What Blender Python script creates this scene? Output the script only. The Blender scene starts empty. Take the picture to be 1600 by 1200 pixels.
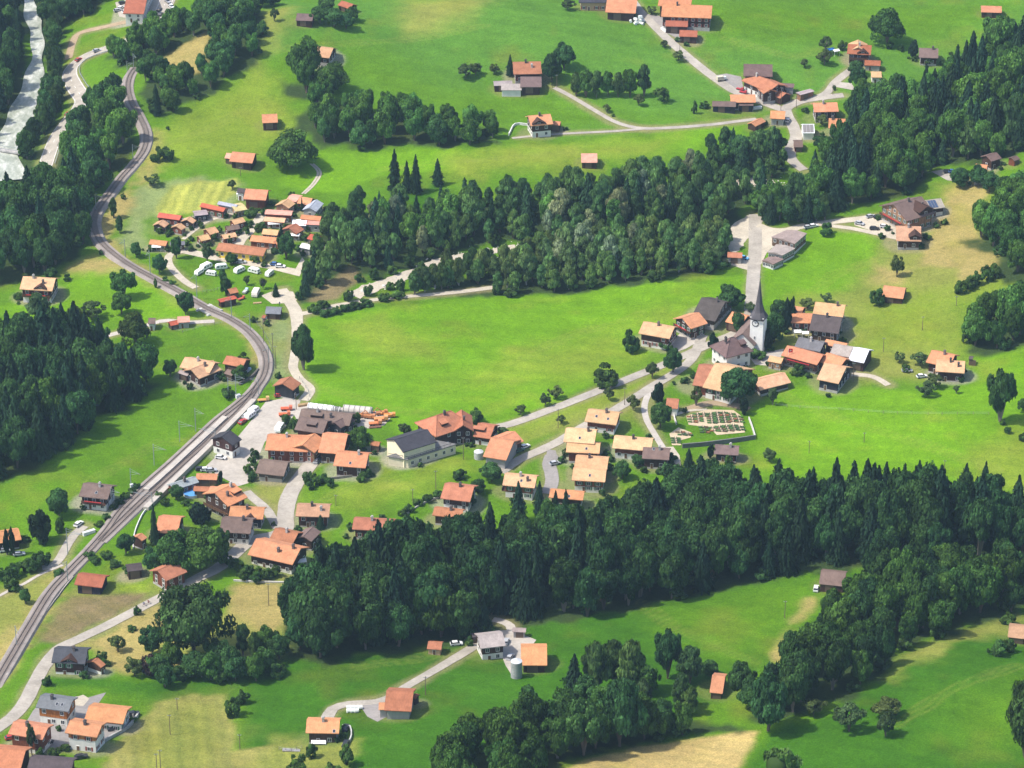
import bpy, bmesh, math, random
import numpy as np
from mathutils import Vector, Matrix, geometry
RND = random.Random(7)
NPR = np.random.default_rng(7)
S = bpy.context.scene
R = math.radians

# ------------------------------------------------------------------ camera, light, exposure
PITCH, DIST, HFOV = 27.0, 1150.0, 17.8
CAMH = DIST * math.sin(R(PITCH))
FPX = 800 / math.tan(R(HFOV / 2))
cam_d = bpy.data.cameras.new('camera')
cam = bpy.data.objects.new('camera', cam_d)
S.collection.objects.link(cam)
cam.location = (0, 0, CAMH)
cam.rotation_euler = (R(90 - PITCH), 0, 0)
cam_d.sensor_width = 36
cam_d.lens = 18 / math.tan(R(HFOV / 2))
cam_d.clip_start = 1
cam_d.clip_end = 12000
S.camera = cam

SUN_EL = 57.0
W = bpy.data.worlds.new('World')
S.world = W
W.use_nodes = True
wn = W.node_tree.nodes
bg = wn['Background']
sky = wn.new('ShaderNodeTexSky')
sky.sky_type = 'NISHITA'
sky.sun_disc = False
sky.sun_elevation = R(SUN_EL)
sky.sun_rotation = R(258)
sky.altitude = 800
sky.air_density = 0.8
sky.dust_density = 3.5
sky.ozone_density = 0.6
W.node_tree.links.new(sky.outputs[0], bg.inputs[0])
bg.inputs[1].default_value = 0.15
sun_d = bpy.data.lights.new('sun', 'SUN')
sun_d.energy = 3.0
sun_d.angle = R(2.6)
sun_d.color = (1.0, 0.945, 0.85)
sun = bpy.data.objects.new('sun', sun_d)
S.collection.objects.link(sun)
_v = Vector((1.0 * math.cos(R(SUN_EL)), 0.22 * math.cos(R(SUN_EL)), -math.sin(R(SUN_EL))))
sun.rotation_euler = _v.to_track_quat('-Z', 'Y').to_euler()
sun.location = (-300, 1000, 900)
S.view_settings.view_transform = 'Standard'
S.view_settings.look = 'None'
S.view_settings.exposure = 0.92
S.view_settings.gamma = 1
S.view_settings.use_curve_mapping = False
S.cycles.max_bounces = 5
S.cycles.diffuse_bounces = 3
S.cycles.glossy_bounces = 2
S.cycles.transmission_bounces = 2
S.cycles.volume_bounces = 0
S.cycles.use_denoising = True

# ------------------------------------------------------------------ terrain
CP, SP = math.cos(R(PITCH)), math.sin(R(PITCH))

def ray(u, v):
    a = (u - 800) / FPX
    b = (600 - v) / FPX
    return Vector((a, CP + b * SP, -SP + b * CP))

def at_z(u, v, z=0.0):
    d = ray(u, v)
    t = (z - CAMH) / d.z
    return Vector((d.x * t, d.y * t, z))

def proj(p):
    x, y, z = p[0], p[1], p[2] - CAMH
    f = y * CP - z * SP
    return 800 + FPX * x / f, 600 - FPX * (y * SP + z * CP) / f

def smooth(a, b, x):
    t = np.clip((x - a) / (b - a), 0, 1)
    return t * t * (3 - 2 * t)

def seg_dist(X, Y, pts):
    d = np.full(np.shape(X), 1e9)
    for (x1, y1), (x2, y2) in zip(pts[:-1], pts[1:]):
        dx, dy = x2 - x1, y2 - y1
        t = np.clip(((X - x1) * dx + (Y - y1) * dy) / (dx * dx + dy * dy + 1e-9), 0, 1)
        d = np.minimum(d, np.hypot(X - x1 - t * dx, Y - y1 - t * dy))
    return d

RIVER_PX = [(48, -30), (42, 25), (47, 50), (53, 75), (60, 100), (62, 128), (57, 155), (48, 182), (35, 205), (22, 228), (12, 250), (14, 275), (20, 300)]
RIVER_W = [(p.x, p.y) for p in (at_z(u, v, -9) for u, v in RIVER_PX)]
CREEK_PX = [(545, 470), (590, 452), (640, 432), (700, 408), (760, 394), (820, 384), (900, 368), (980, 345), (1060, 320), (1130, 296), (1180, 285), (1240, 292), (1300, 270)]
CREEK_W = [(p.x, p.y) for p in (at_z(u, v, 0) for u, v in CREEK_PX)]

def terrain_np(X, Y):
    X = np.asarray(X, float)
    Y = np.asarray(Y, float)
    z = 0.055 * np.clip(Y - 1130, 0, 900) + 0.05 * np.clip(Y - 1280, 0, 900)
    z = z + 0.10 * np.clip(880 - Y, 0, 500) + 0.05 * np.clip(800 - Y, 0, 500)
    z = z + 34 * np.exp(-(((X - 290) / 85) ** 2 + ((Y - 1140) / 120) ** 2))
    z = z + 9 * np.exp(-(((X + 115) / 50) ** 2 + ((Y - 1300) / 45) ** 2))
    z = z + 8 * np.exp(-(((X + 20) / 90) ** 2 + ((Y - 1330) / 40) ** 2))
    z = z + 7 * np.exp(-(((X - 130) / 40) ** 2 + ((Y - 805) / 35) ** 2))
    z = z - 10 * np.exp(-(seg_dist(X, Y, RIVER_W) / 26) ** 2)
    z = z - 1.6 * np.exp(-(seg_dist(X, Y, CREEK_W) / 12) ** 2)
    z = z + 1.3 * np.sin(X / 31 + 1.3) * np.sin(Y / 37) + 0.8 * np.sin(X / 17 + Y / 23) + 0.35 * np.sin(Y / 13 - X / 19 + 2)
    return z

def tz(x, y):
    return float(terrain_np(np.array([x]), np.array([y]))[0])

_cache = {}
def at(u, v):
    """point of the terrain seen at photo pixel (u, v)"""
    k = (u, v)
    if k in _cache:
        return _cache[k].copy()
    d = ray(u, v)
    z = 0.0
    for _ in range(30):
        t = (z - CAMH) / d.z
        zn = tz(d.x * t, d.y * t)
        if abs(zn - z) < 0.01:
            z = zn
            break
        z = z * 0.4 + zn * 0.6
    t = (z - CAMH) / d.z
    p = Vector((d.x * t, d.y * t, z))
    _cache[k] = p
    return p.copy()

def ppm(p):
    """photo pixels per metre at a point"""
    return FPX / (p[1] * CP - (p[2] - CAMH) * SP)

# ------------------------------------------------------------------ object helpers
COL = S.collection

def mesh_obj(name, me, parent=None, color=None, loc=None):
    o = bpy.data.objects.new(name, me)
    COL.objects.link(o)
    if parent is not None:
        o.parent = parent
    if color is not None:
        o.color = (color[0], color[1], color[2], 1)
    if loc is not None:
        o.location = loc
    return o

def tag(o, label=None, cat=None, group=None, kind=None):
    if label: o['label'] = label
    if cat: o['category'] = cat
    if group: o['group'] = group
    if kind: o['kind'] = kind
    return o

def empty(name, loc, rz=0.0):
    o = bpy.data.objects.new(name, None)
    COL.objects.link(o)
    o.empty_display_size = 0.2
    o.location = loc
    o.rotation_euler = (0, 0, rz)
    return o

class MB:
    """collects shapes into one mesh"""
    def __init__(s):
        s.v, s.f, s.m = [], [], []
    def add(s, vs, fs, mi=0):
        n = len(s.v)
        s.v += [tuple(p) for p in vs]
        s.f += [tuple(n + i for i in f) for f in fs]
        s.m += [mi] * len(fs)
        return s
    def box(s, x0, x1, y0, y1, z0, z1, mi=0):
        return s.add([(x0, y0, z0), (x1, y0, z0), (x1, y1, z0), (x0, y1, z0), (x0, y0, z1), (x1, y0, z1), (x1, y1, z1), (x0, y1, z1)],
                     [(3, 2, 1, 0), (4, 5, 6, 7), (0, 1, 5, 4), (1, 2, 6, 5), (2, 3, 7, 6), (3, 0, 4, 7)], mi)
    def prism(s, pts, x0, x1, mi=0):
        """outline pts (y, z) counter-clockwise seen from +x, extruded along x"""
        n = len(pts)
        vs = [(x0, a, b) for a, b in pts] + [(x1, a, b) for a, b in pts]
        fs = [tuple(reversed(range(n))), tuple(range(n, 2 * n))]
        fs += [(i, (i + 1) % n, n + (i + 1) % n, n + i) for i in range(n)]
        return s.add(vs, fs, mi)
    def tube(s, p, q, r0, r1=None, n=6, mi=0):
        p, q = Vector(p), Vector(q)
        r1 = r0 if r1 is None else r1
        d = (q - p).normalized()
        a = d.orthogonal().normalized()
        b = d.cross(a)
        vs = []
        for c, r in ((p, r0), (q, r1)):
            for i in range(n):
                t = 2 * math.pi * i / n
                vs.append(c + (a * math.cos(t) + b * math.sin(t)) * r)
        fs = [(i, (i + 1) % n, n + (i + 1) % n, n + i) for i in range(n)]
        fs += [tuple(reversed(range(n))), tuple(range(n, 2 * n))]
        return s.add(vs, fs, mi)
    def mesh(s, name, mats):
        me = bpy.data.meshes.new(name)
        me.from_pydata(s.v, [], s.f)
        for m in mats:
            me.materials.append(m)
        if len(mats) > 1:
            me.polygons.foreach_set('material_index', s.m)
        me.update()
        return me
    def build(s, name, mats, parent=None, color=None, loc=None):
        if not isinstance(mats, (list, tuple)):
            mats = [mats]
        return mesh_obj(name, s.mesh(name, mats), parent, color, loc)

# ------------------------------------------------------------------ materials
def material(name):
    m = bpy.data.materials.new(name)
    m.use_nodes = True
    nt = m.node_tree
    b = nt.nodes['Principled BSDF']
    return m, nt, b

def N(nt, t, **kw):
    n = nt.nodes.new(t)
    for k, v in kw.items():
        if k.startswith('i_'):
            n.inputs[k[2:].replace('_', ' ')].default_value = v
        else:
            setattr(n, k, v)
    return n

def mulcol(nt, a, b, fac=1.0):
    n = nt.nodes.new('ShaderNodeMix')
    n.data_type = 'RGBA'
    n.blend_type = 'MULTIPLY'
    n.inputs[0].default_value = fac
    nt.links.new(a, n.inputs[6])
    nt.links.new(b, n.inputs[7])
    return n.outputs[2]

def ramp(nt, src, stops):
    r = nt.nodes.new('ShaderNodeValToRGB')
    e = r.color_ramp.elements
    e[0].position, e[0].color = stops[0][0], (*stops[0][1], 1)
    e[1].position, e[1].color = stops[-1][0], (*stops[-1][1], 1)
    for p, c in stops[1:-1]:
        k = e.new(p)
        k.color = (*c, 1)
    nt.links.new(src, r.inputs[0])
    return r.outputs[0]

def grey(a):
    return (a, a, a)

def noise(nt, vec, scale, detail=3, rough=0.6):
    n = N(nt, 'ShaderNodeTexNoise')
    n.inputs['Scale'].default_value = scale
    n.inputs['Detail'].default_value = detail
    n.inputs['Roughness'].default_value = rough
    if vec is not None:
        nt.links.new(vec, n.inputs['Vector'])
    return n.outputs[0]

def mapped(nt, out, sc):
    m = N(nt, 'ShaderNodeMapping')
    m.inputs['Scale'].default_value = sc
    nt.links.new(out, m.inputs['Vector'])
    return m.outputs[0]

def bump(nt, b, h, strength, dist):
    n = N(nt, 'ShaderNodeBump')
    n.inputs['Strength'].default_value = strength
    n.inputs['Distance'].default_value = dist
    nt.links.new(h, n.inputs['Height'])
    nt.links.new(n.outputs[0], b.inputs['Normal'])

def tinted(name, rough=0.8, spec=0.25, lo=0.8, hi=1.18, scale=0.6, stretch=(1, 1, 1), fine=None, rnd=0.0, bumps=None):
    """surface coloured by the object's own colour, with wear"""
    m, nt, b = material(name)
    oi = N(nt, 'ShaderNodeObjectInfo')
    tc = N(nt, 'ShaderNodeTexCoord')
    c = oi.outputs['Color']
    add = N(nt, 'ShaderNodeVectorMath', operation='ADD')
    nt.links.new(tc.outputs['Object'], add.inputs[0])
    off = N(nt, 'ShaderNodeVectorMath', operation='SCALE')
    off.inputs[0].default_value = (37, 53, 71)
    nt.links.new(oi.outputs['Random'], off.inputs['Scale'])
    nt.links.new(off.outputs[0], add.inputs[1])
    vec = mapped(nt, add.outputs[0], stretch)
    n1 = noise(nt, vec, scale, 4, 0.65)
    c = mulcol(nt, c, ramp(nt, n1, [(0.3, grey(lo)), (0.7, grey(hi))]))
    if fine:
        n2 = noise(nt, mapped(nt, add.outputs[0], fine[1]), fine[0], 2)
        c = mulcol(nt, c, ramp(nt, n2, [(0.35, grey(fine[2])), (0.65, grey(fine[3]))]))
        if bumps:
            bump(nt, b, n2, bumps[0], bumps[1])
    nt.links.new(c, b.inputs['Base Color'])
    b.inputs['Roughness'].default_value = rough
    b.inputs['Specular IOR Level'].default_value = spec
    return m

M = {}
M['tile'] = tinted('roof_tiles', 0.8, 0.12, 0.78, 1.12, 0.45, (1, 1, 1), (2.6, (1.0, 0.5, 0.5), 0.90, 1.08), bumps=(0.4, 0.08))
M['wood'] = tinted('timber_boards', 0.8, 0.15, 0.7, 1.25, 0.5, (1, 1, 1), (3.0, (1, 1, 0.15), 0.75, 1.2))
M['plaster'] = tinted('plaster', 0.9, 0.15, 0.88, 1.06, 0.25, (1, 1, 1), (0.8, (1, 1, 0.3), 0.94, 1.03))
M['stone'] = tinted('stone_and_concrete', 0.9, 0.2, 0.75, 1.15, 0.4, (1, 1, 1), (3.0, (1, 1, 1), 0.85, 1.1), bumps=(0.5, 0.05))
M['paint'] = tinted('vehicle_paint', 0.35, 0.5, 0.96, 1.03, 0.5)
M['metal'] = tinted('painted_metal', 0.55, 0.4, 0.85, 1.1, 0.7)
M['cloth'] = tinted('cloth_and_tarp', 0.75, 0.2, 0.85, 1.08, 0.8)
m, nt, b = material('window_glass')
b.inputs['Base Color'].default_value = (0.025, 0.03, 0.04, 1)
b.inputs['Roughness'].default_value = 0.12
M['glass'] = m
m, nt, b = material('white_joinery')
b.inputs['Base Color'].default_value = (0.72, 0.71, 0.68, 1)
b.inputs['Roughness'].default_value = 0.6
M['white'] = m
m, nt, b = material('black_rubber')
b.inputs['Base Color'].default_value = (0.02, 0.02, 0.022, 1)
b.inputs['Roughness'].default_value = 0.9
M['rubber'] = m
m, nt, b = material('rail_steel')
b.inputs['Base Color'].default_value = (0.16, 0.13, 0.115, 1)
b.inputs['Metallic'].default_value = 0.4
b.inputs['Roughness'].default_value = 0.5
M['steel'] = m
m, nt, b = material('galvanised_steel')
b.inputs['Base Color'].default_value = (0.30, 0.34, 0.35, 1)
b.inputs['Metallic'].default_value = 0.3
b.inputs['Roughness'].default_value = 0.55
M['galv'] = m

def world_surface(name, base, lo, hi, s1, s2, rough=0.9, bstr=0.3, bdist=0.05, spec=0.15):
    m, nt, b = material(name)
    g = N(nt, 'ShaderNodeNewGeometry')
    n1 = noise(nt, g.outputs['Position'], s1, 6, 0.72)
    n2 = noise(nt, g.outputs['Position'], s2, 3)
    rgb = N(nt, 'ShaderNodeRGB')
    rgb.outputs[0].default_value = (*base, 1)
    c = mulcol(nt, rgb.outputs[0], ramp(nt, n1, [(0.3, grey(lo)), (0.7, grey(hi))]))
    c = mulcol(nt, c, ramp(nt, n2, [(0.3, grey(0.88)), (0.7, grey(1.1))]))
    nt.links.new(c, b.inputs['Base Color'])
    b.inputs['Roughness'].default_value = rough
    b.inputs['Specular IOR Level'].default_value = spec
    bump(nt, b, n2, bstr, bdist)
    return m

M['asphalt'] = world_surface('weathered_asphalt', (0.36, 0.325, 0.275), 0.74, 1.2, 0.16, 1.4)
M['asphalt_dark'] = world_surface('grey_asphalt', (0.27, 0.25, 0.235), 0.8, 1.15, 0.1, 1.0)
M['gravel'] = world_surface('pale_gravel', (0.47, 0.415, 0.325), 0.8, 1.12, 0.2, 1.6, bstr=0.6)
M['dirt'] = world_surface('packed_earth', (0.33, 0.25, 0.16), 0.75, 1.2, 0.2, 1.4, bstr=0.6)
M['ballast'] = world_surface('railway_ballast', (0.27, 0.235, 0.21), 0.75, 1.25, 0.15, 2.2, bstr=0.8)
M['yard'] = world_surface('yard_surface', (0.41, 0.37, 0.32), 0.82, 1.15, 0.1, 0.9)
M['cemetery'] = world_surface('beige_gravel', (0.52, 0.42, 0.28), 0.82, 1.12, 0.3, 1.8, bstr=0.5)
M['concrete'] = world_surface('pale_concrete', (0.44, 0.40, 0.35), 0.88, 1.1, 0.2, 1.5)
M['sleeper'] = world_surface('sleeper_timber', (0.17, 0.135, 0.115), 0.8, 1.2, 0.8, 3.0)
# river
m, nt, b = material('glacial_water')
g = N(nt, 'ShaderNodeNewGeometry')
n1 = noise(nt, mapped(nt, g.outputs['Position'], (1, 0.45, 1)), 0.30, 6, 0.7)
c = ramp(nt, n1, [(0.34, (0.24, 0.265, 0.205)), (0.50, (0.37, 0.39, 0.32)), (0.64, (0.60, 0.60, 0.54))])
nt.links.new(c, b.inputs['Base Color'])
b.inputs['Roughness'].default_value = 0.35
bump(nt, b, n1, 0.8, 0.5)
M['water'] = m

# foliage: the crown's own colour, leaf by leaf variation
def foliage_mat(name, translucent=0.25):
    m, nt, b = material(name)
    oi = N(nt, 'ShaderNodeObjectInfo')
    a = N(nt, 'ShaderNodeAttribute', attribute_name='tint')
    mu = N(nt, 'ShaderNodeVectorMath', operation='SCALE')
    nt.links.new(oi.outputs['Color'], mu.inputs[0])
    nt.links.new(a.outputs['Fac'], mu.inputs['Scale'])
    nt.links.new(mu.outputs[0], b.inputs['Base Color'])
    b.inputs['Roughness'].default_value = 0.75
    b.inputs['Specular IOR Level'].default_value = 0.12
    tr = N(nt, 'ShaderNodeBsdfTranslucent')
    sc = N(nt, 'ShaderNodeVectorMath', operation='MULTIPLY')
    sc.inputs[1].default_value = (1.2, 1.25, 0.6)
    nt.links.new(mu.outputs[0], sc.inputs[0])
    nt.links.new(sc.outputs[0], tr.inputs[0])
    mx = N(nt, 'ShaderNodeMixShader')
    mx.inputs[0].default_value = translucent
    nt.links.new(b.outputs[0], mx.inputs[1])
    nt.links.new(tr.outputs[0], mx.inputs[2])
    nt.links.new(mx.outputs[0], nt.nodes['Material Output'].inputs[0])
    return m
M['leaf'] = foliage_mat('leaves')
M['needle'] = foliage_mat('needles', 0.08)
M['bark'] = tinted('bark', 0.9, 0.1, 0.7, 1.25, 2.0, (1, 1, 0.3))

# ------------------------------------------------------------------ woods (where trunks stand, in photo pixels)
SPR, BEE, ASH, ALD, WIL, MAP, BIR = 'spruce_tree', 'beech_tree', 'ash_tree', 'alder_tree', 'willow_tree', 'maple_tree', 'birch_tree'
# name, polygon, spacing m, species mix, height range
WOODS = [
 ('the broad wood below the village', [(440,992),(490,925),(560,897),(640,880),(700,866),(790,862),(880,858),(960,838),(1030,806),(1085,778),(1120,776),(1170,802),(1300,802),(1440,796),(1540,812),(1620,836),(1620,885),(1500,880),(1400,892),(1320,886),(1252,892),(1100,924),(950,962),(850,972),(740,998),(640,1018),(520,1033),(450,1028)],
   7.6, [(SPR,.40),(BEE,.42),(MAP,.18)], (15,24)),
 ('the wooded slope right of the grey-roofed hut', [(1335,935),(1360,905),(1420,900),(1620,886),(1620,945),(1500,982),(1400,1022),(1375,1060),(1335,1082),(1290,1108),(1205,1136),(1178,1120),(1215,1065),(1262,1035),(1285,985)],
   8.6, [(BEE,.5),(MAP,.4),(SPR,.1)], (14,20)),
 ('the wood along the left edge', [(-20,565),(60,545),(130,548),(180,585),(236,604),(196,632),(140,660),(100,702),(60,735),(-20,765)],
   7.8, [(BEE,.5),(SPR,.28),(MAP,.22)], (17,24)),
 ('the wood left of the railway curve', [(-20,335),(60,312),(108,300),(165,285),(140,335),(132,372),(128,400),(60,436),(-20,458)],
   8.6, [(BEE,.62),(SPR,.12),(MAP,.26)], (16,23)),
 ('the trees between main road and railway', [(128,185),(190,140),(206,175),(214,225),(200,256),(160,284),(100,298),(78,262),(95,225)],
   9.0, [(BEE,.5),(MAP,.5)], (13,19)),
 ('the wood beyond the river', [(-30,0),(36,40),(44,105),(46,150),(26,200),(-6,232),(-40,240)],
   7.5, [(SPR,.5),(BEE,.5)], (14,20)),
 ('the trees between river and main road', [(60,20),(95,50),(98,112),(106,150),(86,190),(66,230),(50,268),(28,292),(30,262),(52,215),(68,170),(74,125),(66,90)],
   7.2, [(BEE,.45),(ALD,.4),(SPR,.15)], (12,17)),
 ('the wood at the top left corner', [(-30,-10),(40,50),(80,46),(150,18),(168,-12),(170,-60),(-30,-60)],
   8, [(SPR,.35),(BEE,.65)], (14,20)),
 ('the wooded knoll above the railway', [(172,92),(206,72),(225,56),(262,44),(300,24),(400,16),(412,60),(402,96),(330,146),(285,166),(255,190),(236,172),(220,116),(200,104)],
   7.6, [(BEE,.5),(MAP,.35),(SPR,.15)], (9,15)),
 ('the copse below the upper pasture', [(440,145),(490,158),(468,205),(500,231),(560,234),(640,229),(720,227),(785,226),(765,204),(700,196),(640,180),(560,178),(520,166),(490,132),(460,124)],
   8.6, [(MAP,.45),(BEE,.4),(WIL,.15)], (12,18)),
 ('the wood along the stream', [(466,476),(476,430),(490,385),(520,352),(560,334),(625,326),(640,345),(690,330),(760,318),(830,312),(900,302),(1000,288),(1080,276),(1110,242),(1180,236),(1222,242),(1236,268),(1170,328),(1160,356),(1100,360),(900,376),(830,384),(780,380),(700,398),(640,422),(600,436),(568,428),(530,432),(500,462)],
   7.3, [(ASH,.44),(ALD,.24),(SPR,.10),(WIL,.09),(MAP,.13)], (10,17)),
 ('the belt of trees above the big meadow', [(648,468),(650,458),(720,441),(800,418),(830,396),(900,382),(1000,374),(1110,366),(1150,364),(1140,398),(1120,428),(1000,442),(800,459)],
   6.2, [(ASH,.46),(BIR,.34),(WIL,.20)], (10,16)),
 ('the wood in the upper right corner', [(1200,350),(1190,330),(1225,322),(1262,318),(1268,268),(1285,235),(1300,205),(1335,172),(1440,158),(1490,120),(1530,88),(1625,66),(1625,228),(1540,252),(1450,262),(1440,292),(1350,322),(1265,342)],
   8.4, [(SPR,.5),(BEE,.3),(ALD,.2)], (13,21)),
 ('the wood edge above the dry slope', [(1512,388),(1560,390),(1572,440),(1625,452),(1625,300),(1560,320),(1530,345)],
   8.2, [(BEE,.6),(MAP,.4)], (14,20)),
 ('the tree group left of the right meadow edge', [(1504,552),(1540,556),(1600,536),(1625,515),(1610,480),(1550,492),(1520,520)],
   8.0, [(BEE,.6),(MAP,.4)], (13,19)),
 ('the trees along the bottom edge', [(655,1225),(690,1190),(750,1160),(800,1150),(860,1128),(930,1130),(1000,1138),(1080,1130),(1130,1134),(1172,1138),(1090,1148),(1000,1160),(900,1184),(860,1206),(840,1235)],
   8.2, [(BEE,.5),(MAP,.4),(BIR,.1)], (13,19)),
]
# ------------------------------------------------------------------ fields: polygon, albedo, edge softness m
F = {'lush': (0.116, 0.248, 0.006), 'green': (0.084, 0.186, 0.007), 'deep': (0.040, 0.122, 0.006), 'pasture': (0.165, 0.240, 0.020),
     'olive': (0.200, 0.222, 0.045), 'dry': (0.300, 0.245, 0.085), 'hay': (0.262, 0.245, 0.072), 'swathed': (0.285, 0.305, 0.065), 'tan': (0.420, 0.320, 0.125),
     'earth': (0.190, 0.150, 0.075), 'floor': (0.035, 0.060, 0.018), 'sage': (0.190, 0.240, 0.085), 'hazed': (0.080, 0.190, 0.020)}  # the bluish top meadow green has distance haze mixed into its colour
FIELDS = [
 ([(-60,640),(80,560),(330,480),(420,520),(420,560),(400,600),(330,670),(240,740),(160,830),(100,890),(-60,960)], 'green', 8),
 ([(-60,930),(60,900),(110,870),(60,990),(10,1060),(-60,1080)], 'olive', 5),
 ([(0,1010),(40,960),(90,890),(100,900),(60,990),(20,1050),(-40,1100),(-40,1050)], 'dry', 4),
 ([(60,985),(120,925),(180,925),(240,922),(230,940),(150,975),(90,1005),(50,1008)], 'earth', 3),
 ([(120,925),(260,905),(250,930),(225,925)], 'pasture', 3),
 ([(110,1010),(220,950),(300,925),(300,1050),(200,1055),(170,1040),(140,1010)], 'dry', 4),
 ([(355,915),(470,908),(450,960),(440,1010),(420,1055),(300,1060),(340,990)], 'dry', 4),
 ([(0,1090),(60,1000),(90,1010),(40,1080),(0,1140)], 'green', 2),
 ([(70,1062),(240,1055),(640,1020),(860,965),(1100,920),(1290,900),(1400,895),(1350,960),(1220,1010),(1190,1050),(1120,1100),(900,1160),(700,1230),(380,1220),(370,1100),(240,1098),(160,1080)], 'deep', 4),
 ([(1000,950),(1110,930),(1280,905),(1290,960),(1260,1000),(1210,1030),(1140,1040),(1060,1010)], 'green', 14),
 ([(1208,1034),(1212,1000),(1232,970),(1268,935),(1276,940),(1240,978),(1224,1005),(1220,1034)], 'dry', 2.5),
 ([(244,1098),(300,1086),(352,1086),(370,1130),(366,1172),(470,1158),(480,1195),(460,1240),(120,1240),(170,1175),(215,1130)], 'hay', 1.5),
 ([(250,1110),(300,1096),(345,1096),(355,1150),(340,1220),(180,1220)], 'olive', 12),
 ([(430,1155),(560,1160),(540,1200),(480,1215),(400,1215)], 'olive', 4),
 ([(850,1215),(900,1192),(1000,1166),(1100,1150),(1192,1140),(1170,1180),(1150,1220)], 'tan', 1.5),
 ([(1150,1220),(1192,1142),(1260,1125),(1390,1060),(1400,1022),(1500,985),(1640,930),(1640,1240)], 'deep', 3),
 ([(1400,1022),(1500,985),(1590,960),(1600,985),(1500,1005),(1420,1045),(1390,1060)], 'olive', 5),
 ([(1500,1090),(1600,1060),(1640,1130),(1560,1180),(1480,1160)], 'green', 16),
 ([(455,500),(520,490),(640,478),(800,458),(1000,442),(1120,430),(1172,430),(1176,470),(1090,505),(1000,560),(940,600),(840,640),(760,668),(640,690),(590,640),(480,625),(465,575)], 'lush', 1.5),
 ([(530,505),(600,500),(680,530),(690,560),(600,560),(540,540)], 'pasture', 9),
 ([(700,600),(940,595),(990,555),(960,520),(1060,500),(1040,480),(800,560)], 'pasture', 14),
 ([(1190,362),(1260,352),(1370,362),(1372,420),(1300,470),(1225,475),(1190,480)], 'lush', 2),
 ([(1190,540),(1230,470),(1330,455),(1380,380),(1440,380),(1470,290),(1540,280),(1560,390),(1570,440),(1500,470),(1500,560),(1440,590),(1320,590)], 'olive', 8),
 ([(1340,470),(1480,450),(1600,430),(1500,480),(1500,555),(1420,545),(1330,560)], 'pasture', 14),
 ([(1435,415),(1440,375),(1475,300),(1490,288),(1550,285),(1520,330),(1560,395),(1562,412),(1500,440),(1495,418)], 'dry', 3),
 ([(1365,405),(1385,425),(1420,425),(1440,412),(1430,420),(1400,440),(1380,438)], 'dry', 5),
 ([(1180,610),(1250,605),(1420,612),(1520,600),(1500,565),(1620,540),(1620,760),(1440,750),(1330,745),(1190,745),(1170,700)], 'lush', 2),
 ([(1520,700),(1600,660),(1640,690),(1640,770),(1560,765),(1500,735)], 'pasture', 6),
 ([(780,668),(860,640),(1000,586),(1060,566),(1010,640),(930,660),(880,665),(790,715)], 'pasture', 2.5),
 ([(800,690),(900,650),(1010,612),(1000,650),(860,680)], 'olive', 10),
 ([(450,765),(480,745),(600,732),(740,700),(760,715),(742,760),(640,800),(520,800),(460,850),(445,820)], 'green', 2),
 ([(470,780),(640,740),(720,720),(700,760),(560,790)], 'pasture', 12),
 ([(400,760),(455,735),(450,780),(440,812),(425,800),(405,780)], 'olive', 2),
 ([(195,330),(215,290),(300,280),(360,278),(385,300),(360,325),(310,325),(250,345),(235,330),(225,390),(205,400),(180,375)], 'sage', 3),
 ([(262,290),(368,279),(372,300),(330,330),(252,338),(246,325)], 'swathed', 1.2),
 ([(150,345),(180,310),(205,290),(200,340),(175,370),(200,400),(240,425),(330,480),(380,505),(410,540),(425,580),(405,595),(395,550),(370,520),(300,480),(200,425),(160,390)], 'dry', 3),
 ([(100,418),(150,396),(195,420),(290,470),(300,500),(240,480),(190,430),(110,440)], 'dry', 6),
 ([(395,500),(420,490),(450,498),(462,530),(455,580),(430,600),(425,560)], 'sage', 2),
 ([(215,290),(225,240),(240,200),(260,205),(255,260),(235,285)], 'dry', 4),
 ([(252,88),(320,50),(325,75),(285,112),(268,106)], 'dry', 2),
 ([(440,0),(1640,-20),(1640,90),(1480,110),(1340,160),(1240,170),(1180,190),(860,215),(760,190),(560,150),(520,120),(500,60),(420,90),(400,20)], 'hazed', 8),
 ([(500,70),(560,60),(700,140),(860,130),(1000,180),(1120,190),(860,212),(700,190),(540,130)], 'green', 18),
 ([(640,0),(760,0),(720,30),(680,45),(640,50),(620,25)], 'olive', 12),
 ([(940,0),(1600,0),(1500,60),(1200,70),(1020,50)], 'green', 20),
 ([(490,235),(780,232),(1000,212),(1180,192),(1080,232),(900,250),(700,270),(600,265),(540,300),(490,300),(440,290)], 'lush', 3),
 ([(700,245),(900,225),(1060,210),(1040,235),(880,262),(720,268)], 'pasture', 8),
 ([(250,200),(300,165),(400,100),(440,140),(465,205),(420,240),(340,240),(250,262)], 'pasture', 10),
 ([(400,20),(460,10),(450,40),(400,100),(400,60)], 'olive', 8),
 ([(96,90),(100,50),(150,20),(225,5),(240,30),(170,70),(118,92)], 'green', 4),
 ([(620,300),(690,290),(680,330),(640,340)], 'green', 4),
 ([(-10,285),(34,283),(16,330),(-20,335)], 'pasture', 3),
 ([(0,480),(110,430),(200,425),(290,470),(330,500),(240,505),(120,500),(40,500)], 'lush', 6),
 ([(485,470),(505,448),(548,420),(560,436),(530,462),(500,472)], 'earth', 2),
]
# ------------------------------------------------------------------ ground sheet
def poly_sd(X, Y, poly):
    """signed distance to polygon, positive inside"""
    pts = poly + [poly[0]]
    d = seg_dist(X, Y, pts)
    ins = np.zeros(X.shape, bool)
    for (x1, y1), (x2, y2) in zip(pts[:-1], pts[1:]):
        c = ((y1 > Y) != (y2 > Y))
        xi = (x2 - x1) * (Y - y1) / ((y2 - y1) if abs(y2 - y1) > 1e-9 else 1e-9) + x1
        ins ^= c & (X < xi)
    return np.where(ins, d, -d)

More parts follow.
